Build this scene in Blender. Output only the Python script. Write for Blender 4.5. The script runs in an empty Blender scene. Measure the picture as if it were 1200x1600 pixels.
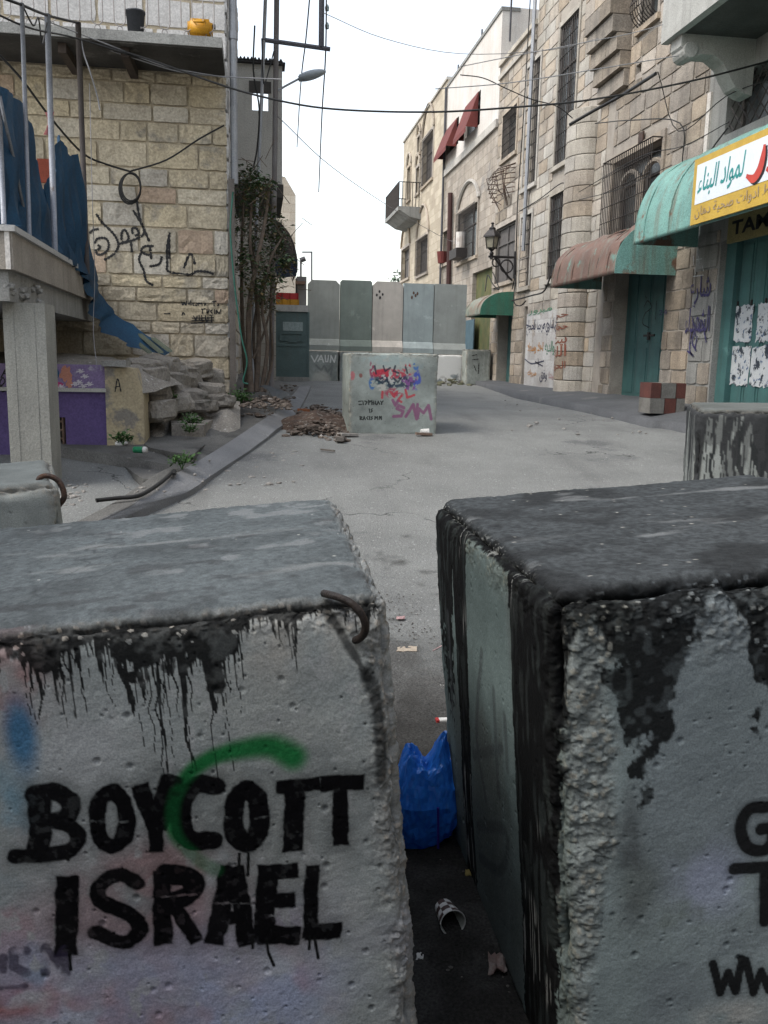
import bpy, math, random, unicodedata
import numpy as np
from mathutils import Matrix, Vector
from mathutils.bvhtree import BVHTree
random.seed(7)
RS = np.random.RandomState(11)
SC = bpy.context.scene
COL = SC.collection
# ------------------------------------------------------------------ camera, sky, sun, exposure
YAW, PITCH, ROLL, FP = math.radians(8.4), math.radians(-10), math.radians(1.2), 1358.0
EYE = np.array([0.0, 0.0, 1.6])
camd = bpy.data.cameras.new('camera'); cam = bpy.data.objects.new('camera', camd); COL.objects.link(cam)
CM = Matrix.Rotation(-YAW, 4, 'Z') @ Matrix.Rotation(math.pi/2 + PITCH, 4, 'X') @ Matrix.Rotation(ROLL, 4, 'Z')
cam.matrix_world = Matrix.Translation(EYE) @ CM
camd.sensor_fit = 'AUTO'; camd.sensor_width = 36; camd.lens = FP/1600*36
camd.clip_start = 0.05; camd.clip_end = 2000
SC.camera = cam
SUN_EL, SUN_AZ = math.radians(52), math.radians(-105)      # azimuth clockwise from +Y
world = bpy.data.worlds.new('World'); SC.world = world; world.use_nodes = True
wn = world.node_tree.nodes; wl = world.node_tree.links; wn.clear()
sky = wn.new('ShaderNodeTexSky'); sky.sky_type = 'NISHITA'; sky.sun_disc = False
sky.sun_elevation = SUN_EL; sky.sun_rotation = SUN_AZ; sky.air_density = 1.4; sky.dust_density = 2.0; sky.ozone_density = 1.0
hsv = wn.new('ShaderNodeHueSaturation'); hsv.inputs['Saturation'].default_value = 0.42; hsv.inputs['Value'].default_value = 1.0
bg = wn.new('ShaderNodeBackground'); bg.inputs['Strength'].default_value = 0.15
wo = wn.new('ShaderNodeOutputWorld')
wl.new(sky.outputs[0], hsv.inputs['Color']); wl.new(hsv.outputs[0], bg.inputs['Color']); wl.new(bg.outputs[0], wo.inputs[0])
sund = bpy.data.lights.new('sun', 'SUN'); sund.energy = 0.95; sund.angle = math.radians(25); sund.color = (1.0, 0.93, 0.82)
sun = bpy.data.objects.new('sun', sund); COL.objects.link(sun)
sd = Vector((math.sin(SUN_AZ)*math.cos(SUN_EL), math.cos(SUN_AZ)*math.cos(SUN_EL), math.sin(SUN_EL)))
sun.rotation_euler = sd.to_track_quat('Z', 'Y').to_euler(); sun.location = (0, 0, 30)
SC.view_settings.view_transform = 'Standard'; SC.view_settings.look = 'None'
SC.view_settings.exposure = 1.22; SC.view_settings.gamma = 1.0; SC.view_settings.use_curve_mapping = False

# ------------------------------------------------------------------ geometry of the place: rays measured in the 1200x1600 photograph
CR = np.array(CM.to_3x3())
def ray(px, py): return CR @ np.array([(px-600)/FP, -(py-800)/FP, -1.0])
def atY(px, py, Y): d = ray(px, py); return EYE + d*(Y/d[1])
def atX(px, py, X): d = ray(px, py); return EYE + d*(X/d[0])
def atZ(px, py, Z): d = ray(px, py); return EYE + d*((Z-1.6)/d[2])
_PY = [-40, 0, 3, 6, 11.5, 15, 27, 60, 400]; _PZ = [-.6, 0, 0.02, .2, .62, .75, .9, 1.0, 1.2]
def roadz(X, Y):
    z = np.interp(Y, _PY, _PZ)
    c = np.clip((5.0-np.asarray(Y))/3.0, 0, 1)
    return z + c*0.055*(np.clip(X, -2.5, 2.5)-0.55)
def onroad(px, py, h=0.0):
    z = 0.4
    for _ in range(40):
        p = atZ(px, py, min(z, 1.55)); z = 0.5*z+0.5*(float(roadz(p[0], p[1]))+h)
    return atZ(px, py, z)

# ------------------------------------------------------------------ noise
U32 = np.uint32
def _hash(ix, iy, iz, seed):
    h = ix.astype(U32)*U32(374761393)+iy.astype(U32)*U32(668265263)+iz.astype(U32)*U32(2147483647)+U32((seed*1274126177) & 0xFFFFFFFF)
    h = (h ^ (h >> U32(13)))*U32(1274126177)
    h = (h ^ (h >> U32(16)))*U32(2246822519)
    return ((h ^ (h >> U32(15))) & U32(0xFFFFFF)).astype(np.float32)*np.float32(1/16777215.0)
def vnoise(P, scale=1.0, seed=0):
    P = np.asarray(P, float)*scale
    if P.ndim == 1: P = np.stack([P, P*0, P*0], 1)
    if P.shape[1] == 2: P = np.concatenate([P, P[:, :1]*0], 1)
    I = np.floor(P).astype(np.int32); F = (P-I).astype(np.float32); F = F*F*(3-2*F)
    r = 0
    for dx in (0, 1):
        wx = F[:, 0] if dx else 1-F[:, 0]
        for dy in (0, 1):
            wy = F[:, 1] if dy else 1-F[:, 1]
            for dz in (0, 1):
                wz = F[:, 2] if dz else 1-F[:, 2]
                r = r + wx*wy*wz*_hash(I[:, 0]+dx, I[:, 1]+dy, I[:, 2]+dz, seed)
    return r
def fbm(P, scale=1.0, octv=3, seed=0):
    r = 0; a = 1; t = 0
    for k in range(octv):
        r = r + a*vnoise(P, scale*2**k, seed+17*k); t += a; a *= .5
    return r/t
def worley(P, scale, seed=0):
    P = np.asarray(P, float)*scale; I = np.floor(P-.5).astype(np.int32); F = (P-I).astype(np.float32)
    best = np.full(len(P), 9.0, np.float32); cid = np.zeros(len(P), np.float32)
    for dx in (0, 1):
        for dy in (0, 1):
            for dz in (0, 1):
                a, b, c = I[:, 0]+dx, I[:, 1]+dy, I[:, 2]+dz
                d = np.sqrt((dx+_hash(a, b, c, seed)-F[:, 0])**2+(dy+_hash(a, b, c, seed+1)-F[:, 1])**2+(dz+_hash(a, b, c, seed+2)-F[:, 2])**2)
                m = d < best; best = np.where(m, d, best); cid = np.where(m, _hash(a, b, c, seed+3), cid)
    return best, cid
def sstep(a, b, x): t = np.clip((x-a)/(b-a), 0, 1); return t*t*(3-2*t)
def pdist(Q, pts):
    d = np.full(len(Q), 1e9)
    pts = np.asarray(pts, float)
    for a, b in zip(pts[:-1], pts[1:]):
        ab = b-a; L = max((ab**2).sum(), 1e-12)
        t = np.clip(((Q-a)@ab)/L, 0, 1)
        d = np.minimum(d, np.hypot(*(Q-(a+t[:, None]*ab)).T))
    return d
def qdist(Q, a, b):
    a = np.asarray(a, float); b = np.asarray(b, float); t = b-a; L = np.hypot(*t); t = t/L; q = Q-a; s = q@t; n = np.abs(q[:, 0]*t[1]-q[:, 1]*t[0])
    e = np.maximum(-s, s-L)                                              # square-ended stroke
    return np.maximum(n, e+np.where(e > 0, .004, 0))
def smooth_line(pts, n=6):
    pts = [np.asarray(p, float) for p in pts]
    if len(pts) < 3: return pts
    P = [2*pts[0]-pts[1]]+pts+[2*pts[-1]-pts[-2]]; out = []
    for i in range(1, len(P)-2):
        for k in range(n):
            t = k/n
            out.append(.5*((2*P[i])+(-P[i-1]+P[i+1])*t+(2*P[i-1]-5*P[i]+4*P[i+1]-P[i+2])*t*t+(-P[i-1]+3*P[i]-3*P[i+1]+P[i+2])*t**3))
    out.append(pts[-1]); return out

# ------------------------------------------------------------------ materials
MATS = {}
def C3(c): return (c[0], c[1], c[2], 1.0)
def mat(name, c1, c2=None, scale=3.0, rough=.85, bump=.25, bscale=30., rnd=0.0, streak=0.0, sc=(.03, .03, .03), metal=0.0, patch=None, pscale=2.0, pthr=.55, vcol=False, spec=.3, brick=None, hue=0.0, grain=.25, spotp=None, valpha=False, cracks=None, soot=None):
    if name in MATS: return MATS[name]
    m = bpy.data.materials.new(name); m.use_nodes = True; N = m.node_tree.nodes; L = m.node_tree.links
    b = N['Principled BSDF']; b.inputs['Roughness'].default_value = rough; b.inputs['Metallic'].default_value = metal
    b.inputs['Specular IOR Level'].default_value = spec
    geo = N.new('ShaderNodeNewGeometry')
    pos = geo.outputs['Position']
    def noise(s, detail=4, vec=None, rgh=.6):
        n = N.new('ShaderNodeTexNoise'); n.inputs['Scale'].default_value = s; n.inputs['Detail'].default_value = detail; n.inputs['Roughness'].default_value = rgh
        L.new(vec if vec else pos, n.inputs['Vector']); return n.outputs['Fac']
    def ramp(x, a, bb):
        r = N.new('ShaderNodeMapRange'); r.inputs['From Min'].default_value = a; r.inputs['From Max'].default_value = bb; L.new(x, r.inputs['Value']); return r.outputs[0]
    def mix(f, a, bcol, mode='MIX'):
        n = N.new('ShaderNodeMix'); n.data_type = 'RGBA'; n.blend_type = mode
        if isinstance(f, float): n.inputs[0].default_value = f
        else: L.new(f, n.inputs[0])
        for s, v in ((6, a), (7, bcol)):
            if isinstance(v, (tuple, list)): n.inputs[s].default_value = C3(v)
            else: L.new(v, n.inputs[s])
        return n.outputs[2]
    if vcol:
        at = N.new('ShaderNodeAttribute'); at.attribute_name = 'Col'; col = at.outputs['Color']
    else:
        c2 = c2 or tuple(x*.75 for x in c1)
        col = mix(ramp(noise(scale, 5), .35, .68), c1, c2)
    if patch: col = mix(ramp(noise(pscale, 6, None, .65), pthr, pthr+.06), col, patch)
    if spotp: col = mix(ramp(noise(spotp[1], 3), spotp[2], spotp[2]+.04), col, spotp[0])
    if soot:
        sf = ramp(noise(soot[1], 7, None, .68), .46, .74); m5 = N.new('ShaderNodeMath'); m5.operation = 'MULTIPLY'; m5.inputs[1].default_value = soot[2]; L.new(sf, m5.inputs[0]); col = mix(m5.outputs[0], col, soot[0])
    if cracks:
        dn_ = N.new('ShaderNodeTexNoise'); dn_.inputs['Scale'].default_value = 2.2; dn_.inputs['Detail'].default_value = 6; L.new(pos, dn_.inputs['Vector'])
        sc_ = N.new('ShaderNodeVectorMath'); sc_.operation = 'MULTIPLY_ADD'; sc_.inputs[1].default_value = (.9, .9, .9); L.new(dn_.outputs['Color'], sc_.inputs[0]); L.new(pos, sc_.inputs[2])
        vo = N.new('ShaderNodeTexVoronoi'); vo.feature = 'DISTANCE_TO_EDGE'; vo.inputs['Scale'].default_value = .38; L.new(sc_.outputs[0], vo.inputs['Vector'])
        cf = ramp(vo.outputs['Distance'], .006, .001); gate = ramp(noise(.8, 3), .46, .56)
        mu = N.new('ShaderNodeMath'); mu.operation = 'MULTIPLY'; L.new(cf, mu.inputs[0]); L.new(gate, mu.inputs[1]); col = mix(mu.outputs[0], col, cracks)
        st_ = N.new('ShaderNodeMapping'); st_.inputs['Scale'].default_value = (1.6, .3, 1); L.new(pos, st_.inputs['Vector'])
        w_ = ramp(noise(1.1, 4, st_.outputs[0]), .55, .8); m3 = N.new('ShaderNodeMath'); m3.operation = 'MULTIPLY'; m3.inputs[1].default_value = .55; L.new(w_, m3.inputs[0]); col = mix(m3.outputs[0], col, tuple(v*2 for v in cracks))
    if streak:
        mp = N.new('ShaderNodeMapping'); mp.inputs['Scale'].default_value = (1, 1, .07); L.new(pos, mp.inputs['Vector'])
        f = ramp(noise(7., 5, mp.outputs[0]), .5, .75)
        mm = N.new('ShaderNodeMath'); mm.operation = 'MULTIPLY'; mm.inputs[1].default_value = streak; L.new(f, mm.inputs[0])
        col = mix(mm.outputs[0], col, sc)
    if brick:
        bw, bh, jc, axis = brick
        sx = N.new('ShaderNodeSeparateXYZ'); L.new(pos, sx.inputs[0]); cx = N.new('ShaderNodeCombineXYZ')
        L.new(sx.outputs[axis], cx.inputs[0]); L.new(sx.outputs[2], cx.inputs[1])
        bt = N.new('ShaderNodeTexBrick'); bt.inputs['Scale'].default_value = 1.0; bt.inputs['Brick Width'].default_value = bw; bt.inputs['Row Height'].default_value = bh
        bt.inputs['Mortar Size'].default_value = .012; bt.inputs['Mortar Smooth'].default_value = .4; bt.inputs['Bias'].default_value = -.2
        bt.inputs['Color1'].default_value = (1, 1, 1, 1); bt.inputs['Color2'].default_value = (.72, .7, .68, 1); bt.inputs['Mortar'].default_value = C3(jc)
        L.new(cx.outputs[0], bt.inputs['Vector']); col = mix(1.0, col, bt.outputs['Color'], 'MULTIPLY')
    if rnd or hue:
        oi = N.new('ShaderNodeObjectInfo'); hs = N.new('ShaderNodeHueSaturation')
        v = N.new('ShaderNodeMapRange'); v.inputs['To Min'].default_value = 1-rnd; v.inputs['To Max'].default_value = 1+rnd*.7; L.new(oi.outputs['Random'], v.inputs['Value'])
        L.new(v.outputs[0], hs.inputs['Value'])
        w = N.new('ShaderNodeMath'); w.operation = 'MULTIPLY'; w.inputs[1].default_value = 7.31; L.new(oi.outputs['Random'], w.inputs[0])
        w2 = N.new('ShaderNodeMath'); w2.operation = 'FRACT'; L.new(w.outputs[0], w2.inputs[0])
        v2 = N.new('ShaderNodeMapRange'); v2.inputs['To Min'].default_value = 1-hue; v2.inputs['To Max'].default_value = 1+hue; L.new(w2.outputs[0], v2.inputs['Value'])
        L.new(v2.outputs[0], hs.inputs['Saturation']); L.new(col, hs.inputs['Color']); col = hs.outputs[0]
    if grain:
        g = ramp(noise(bscale*2.3, 3), .3, .7)
        hs = N.new('ShaderNodeHueSaturation'); v = N.new('ShaderNodeMapRange'); v.inputs['To Min'].default_value = 1-grain; v.inputs['To Max'].default_value = 1+grain*.6; L.new(g, v.inputs['Value'])
        L.new(v.outputs[0], hs.inputs['Value']); L.new(col, hs.inputs['Color']); col = hs.outputs[0]
    L.new(col, b.inputs['Base Color'])
    if valpha: L.new(at.outputs['Alpha'], b.inputs['Alpha'])
    rr = N.new('ShaderNodeMapRange'); rr.inputs['To Min'].default_value = max(rough-.12, .05); rr.inputs['To Max'].default_value = min(rough+.1, 1); L.new(noise(scale*3, 3), rr.inputs['Value']); L.new(rr.outputs[0], b.inputs['Roughness'])
    if bump:
        bp = N.new('ShaderNodeBump'); bp.inputs['Strength'].default_value = bump; bp.inputs['Distance'].default_value = .02
        L.new(noise(bscale, 6), bp.inputs['Height']); L.new(bp.outputs[0], b.inputs['Normal'])
    MATS[name] = m; return m

# ------------------------------------------------------------------ mesh building
class MB:
    def __init__(s): s.v = []; s.f = []
    def add(s, V, F):
        o = len(s.v); s.v += [tuple(float(c) for c in p) for p in V]; s.f += [tuple(i+o for i in f) for f in F]; return s
    def box(s, P, u0, u1, n0, n1, z0, z1):
        V = [P(u, n, z) for u, n, z in ((u0, n0, z0), (u1, n0, z0), (u1, n1, z0), (u0, n1, z0), (u0, n0, z1), (u1, n0, z1), (u1, n1, z1), (u0, n1, z1))]
        return s.add(V, [(0, 3, 2, 1), (4, 5, 6, 7), (0, 1, 5, 4), (1, 2, 6, 5), (2, 3, 7, 6), (3, 0, 4, 7)])
    def prism(s, poly, dirv):
        poly = [np.asarray(p, float) for p in poly]; n = len(poly); d = np.asarray(dirv, float)
        return s.add(poly+[p+d for p in poly], [tuple(range(n)), tuple(range(2*n-1, n-1, -1))]+[(i, (i+1) % n, (i+1) % n+n, i+n) for i in range(n)])
    def tube(s, pts, r, k=6, cap=True):
        pts = [np.asarray(p, float) for p in pts]; n = len(pts)
        rs = [r]*n if np.isscalar(r) else list(r); V = []; F = []
        up = None
        for i, p in enumerate(pts):
            t = pts[min(i+1, n-1)]-pts[max(i-1, 0)]; t = t/(np.linalg.norm(t)+1e-12)
            if up is None: up = np.array([0, 0, 1.]) if abs(t[2]) < .9 else np.array([1., 0, 0])
            a = np.cross(t, up); a /= np.linalg.norm(a)+1e-12; b = np.cross(a, t); up = b
            for j in range(k):
                an = 2*math.pi*j/k; V.append(p+rs[i]*(a*math.cos(an)+b*math.sin(an)))
        for i in range(n-1):
            for j in range(k): F.append((i*k+j, i*k+(j+1) % k, (i+1)*k+(j+1) % k, (i+1)*k+j))
        if cap: F.append(tuple(range(k))); F.append(tuple(range(n*k-1, (n-1)*k-1, -1)))
        return s.add(V, F)
    def grid(s, G):
        a, b = len(G), len(G[0])
        return s.add([p for r in G for p in r], [(i*b+j, i*b+j+1, (i+1)*b+j+1, (i+1)*b+j) for i in range(a-1) for j in range(b-1)])
    def lathe(s, c, prof, k=16, axis=None):
        c = np.asarray(c, float); ax = np.array([0, 0, 1.]) if axis is None else np.asarray(axis, float)/np.linalg.norm(axis)
        u = np.cross(ax, [1., 0, 0] if abs(ax[0]) < .9 else [0, 1., 0]); u /= np.linalg.norm(u); w = np.cross(ax, u); V = []; F = []
        for r, h in prof:
            for j in range(k): a = 2*math.pi*j/k; V.append(c+ax*h+r*(u*math.cos(a)+w*math.sin(a)))
        for i in range(len(prof)-1):
            for j in range(k): F.append((i*k+j, i*k+(j+1) % k, (i+1)*k+(j+1) % k, (i+1)*k+j))
        return s.add(V, F)
    def rock(s, c, r, seed, sub=2, flat=1.0, amp=.35, boxy=0.0):
        V, F = ICO[sub]; V = V.copy(); sc = np.array(r if np.iterable(r) else (r, r, r*flat))
        d = 1+amp*(fbm(V+seed*3.7, 1.3, 3, seed)-.5)*2
        if boxy:
            V = np.sign(V)*np.abs(V)**boxy; w1, _ = worley(V+seed*1.7, 1.6, seed+3); d = d*(.9+.3*w1)+.10*(fbm(V+seed, 7, 3, seed+5)-.5)
            an = seed*1.3; V = V@np.array([[math.cos(an), -math.sin(an), 0], [math.sin(an), math.cos(an), 0], [0, .15, 1]]).T
        return s.add(np.asarray(c)+V*d[:, None]*sc, F)
def _ico():
    import bmesh
    out = {}
    for k in (1, 2, 3, 4):
        b = bmesh.new(); bmesh.ops.create_icosphere(b, subdivisions=k, radius=1); b.verts.ensure_lookup_table()
        out[k] = (np.array([v.co for v in b.verts]), [tuple(v.index for v in f.verts) for f in b.faces]); b.free()
    return out
ICO = _ico()
W = lambda u, n, z: (u, n, z)                              # plain world frame
def mesh_np(name, V, F, smooth=False, colors=None):
    me = bpy.data.meshes.new(name)
    me.from_pydata([tuple(v) for v in V] if not isinstance(V, list) else V, [], F)
    if smooth: me.polygons.foreach_set('use_smooth', [True]*len(me.polygons))
    me.update(); return me
def link(name, me, m, parent):
    o = bpy.data.objects.new(name, me); COL.objects.link(o)
    if m is not None and not me.materials: me.materials.append(m)
    if parent is not None:
        o.parent = parent
        if parent.type == 'EMPTY': o.matrix_parent_inverse = Matrix.Translation(-parent.location)
        else: o.matrix_parent_inverse = Matrix.Translation(-parent.location) if parent.parent is None else Matrix()
    return o
def tag(o, label=None, cat=None, group=None, kind=None):
    if label: o['label'] = label
    if cat: o['category'] = cat
    if group: o['group'] = group
    if kind: o['kind'] = kind
    return o
def obj(name, mb, m, parent=None, smooth=False):
    V = np.array(mb.v); off = None
    if parent is None:
        off = np.array([(V[:, 0].min()+V[:, 0].max())/2, (V[:, 1].min()+V[:, 1].max())/2, V[:, 2].min()]); V = V-off
    o = link(name, mesh_np(name, V.tolist(), mb.f, smooth), m, parent)
    if off is not None: o.location = off
    return o
def thing(name, label, cat, loc, group=None):
    o = bpy.data.objects.new(name, None); COL.objects.link(o); o.location = tuple(float(c) for c in loc); o.empty_display_size = .2
    bpy.context.view_layer.update() if False else None
    return tag(o, label, cat, group, 'thing')
def struct(name, mb, m, smooth=False): return tag(obj(name, mb, m, None, smooth), kind='structure')

# text as flat meshes -------------------------------------------------------
FORMS = {}
for c in range(0xFE80, 0xFEFD):
    d = unicodedata.decomposition(chr(c)).split()
    if len(d) in (2, 3): FORMS.setdefault(''.join(chr(int(x, 16)) for x in d[1:]), {})[d[0][1:-1]] = chr(c)
def arab(s):
    out = []; i = 0; prev = False
    while i < len(s):
        ch = s[i:i+2] if s[i:i+2] in FORMS else s[i]
        f = FORMS.get(ch)
        if not f: out.append(ch); prev = False; i += len(ch); continue
        j = i+len(ch); nx = j < len(s) and s[j] in FORMS and 'final' in FORMS[s[j]]; can = 'initial' in f
        k = 'medial' if prev and nx and can else 'final' if prev and 'final' in f else 'initial' if nx and can else 'isolated'
        out.append(f.get(k, f.get('isolated'))); prev = can and nx; i = j
    return ''.join(reversed(out))
def text_flat(body, bold=0.0, res=3):
    cu = bpy.data.curves.new('t', 'FONT'); cu.body = body; cu.size = 1; cu.resolution_u = res; cu.offset = bold
    o = bpy.data.objects.new('t', cu); COL.objects.link(o); bpy.context.view_layer.update()
    me = bpy.data.meshes.new_from_object(o.evaluated_get(bpy.context.evaluated_depsgraph_get()))
    V = np.array([v.co[:2] for v in me.vertices]); F = [tuple(p.vertices) for p in me.polygons]
    bpy.data.objects.remove(o); bpy.data.curves.remove(cu); bpy.data.meshes.remove(me)
    par = list(range(len(V)))                                            # islands, so that overlapping glyphs do not share a plane
    def fd(a):
        while par[a] != a: par[a] = par[par[a]]; a = par[a]
        return a
    for f in F:
        for a in f[1:]: par[fd(a)] = fd(f[0])
    ids = {}; isl = np.array([ids.setdefault(fd(i), len(ids)) for i in range(len(V))])
    return V, F, isl
def text_part(name, body, quad, m, parent, eps, nrm, bold=0.0, wob=0.0, seed=1):
    """lettering stretched over a quad (bottom-left, bottom-right, top-right, top-left) on a surface"""
    V, F, isl = text_flat(body, bold); lo, hi = V.min(0), V.max(0); T = (V-lo)/(hi-lo)
    if wob: T = T+wob*(np.stack([vnoise(V*3, 1, seed), vnoise(V*3, 1, seed+5)], 1)-.5)
    q = [np.asarray(p, float) for p in quad]; nrm = np.asarray(nrm, float)
    P = [(1-s)*(1-t)*q[0]+s*(1-t)*q[1]+s*t*q[2]+(1-s)*t*q[3]+nrm*(eps+.0006*(k % 3)) for (s, t), k in zip(T, isl)]
    return obj(name, MB().add(P, F), m, parent)
# ------------------------------------------------------------------ ground
A_ = mat('asphalt', (.215, .222, .216), (.165, .17, .167), 1.1, .9, .7, 60, grain=.5, patch=(.125, .128, .13), pscale=.5, pthr=.6, spotp=((.33, .335, .33), 34, .63), cracks=(.05, .05, .05))
def road_mesh():
    ys = np.concatenate([np.linspace(-6, 1, 14), np.linspace(1.05, 6, 130), np.linspace(6.1, 30, 150), np.linspace(31, 70, 30), [90, 130, 200, 400]])
    xs = np.concatenate([[-60, -30, -15], np.linspace(-8, -1.2, 24), np.linspace(-1.1, 3, 110), np.linspace(3.1, 9, 44), [14, 30, 60]])
    X, Y = np.meshgrid(xs, ys); P = np.stack([X.ravel(), Y.ravel(), 0*X.ravel()], 1)
    Z = roadz(P[:, 0], P[:, 1])+.03*(fbm(P, .6, 3, 5)-.5)+.012*(fbm(P, 6, 3, 9)-.5)
    gap = sstep(.55, .2, np.abs(P[:, 0]-.5))*sstep(4.2, 3.0, P[:, 1])
    Z = Z+gap*.03*(fbm(P, 9, 3, 2)-.5)
    P[:, 2] = Z; b = len(xs)
    F = [(i*b+j, i*b+j+1, (i+1)*b+j+1, (i+1)*b+j) for i in range(len(ys)-1) for j in range(b-1)]
    return MB().add(P.tolist(), F)
struct('road', road_mesh(), A_, True)
DKGND = mat('dark_ground', (1, 1, 1), rough=.95, bump=.9, bscale=55, vcol=True, grain=.5, spec=.1, valpha=True)
def dark_ground_sheet():  # sheet over the road, blending to near black between the front blocks
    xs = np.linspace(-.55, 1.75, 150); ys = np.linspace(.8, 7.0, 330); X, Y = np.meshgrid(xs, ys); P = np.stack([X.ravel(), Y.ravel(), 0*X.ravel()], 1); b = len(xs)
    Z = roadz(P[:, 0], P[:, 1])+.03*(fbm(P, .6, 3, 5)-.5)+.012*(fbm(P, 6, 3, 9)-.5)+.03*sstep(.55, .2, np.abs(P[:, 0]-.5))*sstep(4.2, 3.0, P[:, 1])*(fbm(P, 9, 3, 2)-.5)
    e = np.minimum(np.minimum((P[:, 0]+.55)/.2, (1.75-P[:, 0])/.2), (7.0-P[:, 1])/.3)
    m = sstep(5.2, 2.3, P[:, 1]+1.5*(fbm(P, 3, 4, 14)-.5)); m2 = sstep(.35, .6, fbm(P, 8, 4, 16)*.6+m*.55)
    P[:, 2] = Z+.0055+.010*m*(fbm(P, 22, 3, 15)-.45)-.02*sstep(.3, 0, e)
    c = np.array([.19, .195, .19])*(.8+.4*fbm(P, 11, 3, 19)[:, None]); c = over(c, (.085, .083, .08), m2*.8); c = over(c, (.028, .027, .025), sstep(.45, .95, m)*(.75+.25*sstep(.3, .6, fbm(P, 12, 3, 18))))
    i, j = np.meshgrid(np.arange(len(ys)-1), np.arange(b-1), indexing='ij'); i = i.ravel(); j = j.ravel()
    me = fast_mesh('gap_ground', P, np.stack([i*b+j, i*b+j+1, (i+1)*b+j+1, (i+1)*b+j], 1), c); me.materials.append(DKGND)
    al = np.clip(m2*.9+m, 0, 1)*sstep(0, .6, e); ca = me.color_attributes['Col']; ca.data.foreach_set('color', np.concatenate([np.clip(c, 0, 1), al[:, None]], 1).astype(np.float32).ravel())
    o = bpy.data.objects.new('gap_ground', me); COL.objects.link(o); return tag(o, kind='structure')

# ------------------------------------------------------------------ concrete blocks, cast and broken
VC = mat('painted_concrete', (1, 1, 1), rough=.9, bump=.16, bscale=110, vcol=True, grain=.24, spec=.05)
def rot_block(tilt, yaw=0): return np.array(Matrix.Rotation(yaw, 3, 'Z') @ Matrix.Rotation(-tilt, 3, 'Y'))
def cube_surface(w, d, h, nx, ny, nz, fine, coarse=8):
    P = []; F = []; o = 0
    for ax, side in ((0, 0), (0, 1), (1, 0), (1, 1), (2, 0), (2, 1)):
        a, b = [k for k in range(3) if k != ax]; n = (nx, ny, nz); dim = (w, d, h)
        st = 1 if (ax, side) in fine else coarse
        A = np.arange(0, n[a]+1, st)/n[a]*dim[a]; B = np.arange(0, n[b]+1, st)/n[b]*dim[b]
        if A[-1] < dim[a]-1e-6: A = np.append(A, dim[a])
        if B[-1] < dim[b]-1e-6: B = np.append(B, dim[b])
        g = np.zeros((len(A), len(B), 3)); g[..., a] = A[:, None]; g[..., b] = B[None]; g[..., ax] = side*dim[ax]
        P.append(g.reshape(-1, 3)); m = len(B)
        i, j = np.meshgrid(np.arange(len(A)-1), np.arange(m-1), indexing='ij'); i = i.ravel(); j = j.ravel()
        q = np.stack([i*m+j, i*m+j+1, (i+1)*m+j+1, (i+1)*m+j], 1)+o
        if (ax == 1) != (side == 1): q = q[:, ::-1]
        F.append(q); o += len(g.reshape(-1, 3))
    P = np.concatenate(P); F = np.concatenate(F)
    key = np.round(P*20000).astype(np.int64)
    u, idx, inv = np.unique(key[:, 0]*10**12+key[:, 1]*10**6+key[:, 2], return_index=True, return_inverse=True)
    return P[idx], inv[F]
def fast_mesh(name, V, F, cols):
    me = bpy.data.meshes.new(name); n = len(V); m = len(F)
    me.vertices.add(n); me.vertices.foreach_set('co', V.astype(np.float32).ravel())
    me.loops.add(m*4); me.loops.foreach_set('vertex_index', F.astype(np.int32).ravel())
    me.polygons.add(m); me.polygons.foreach_set('loop_start', np.arange(0, m*4, 4, dtype=np.int32)); me.polygons.foreach_set('use_smooth', np.ones(m, bool))
    me.update(calc_edges=True)
    ca = me.color_attributes.new('Col', 'FLOAT_COLOR', 'POINT')
    ca.data.foreach_set('color', np.concatenate([np.clip(cols, 0, 1), np.ones((n, 1))], 1).astype(np.float32).ravel())
    return me
def over(c, colr, a): return c*(1-a[:, None])+np.asarray(colr)[None]*a[:, None]
dark_ground_sheet()
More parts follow.
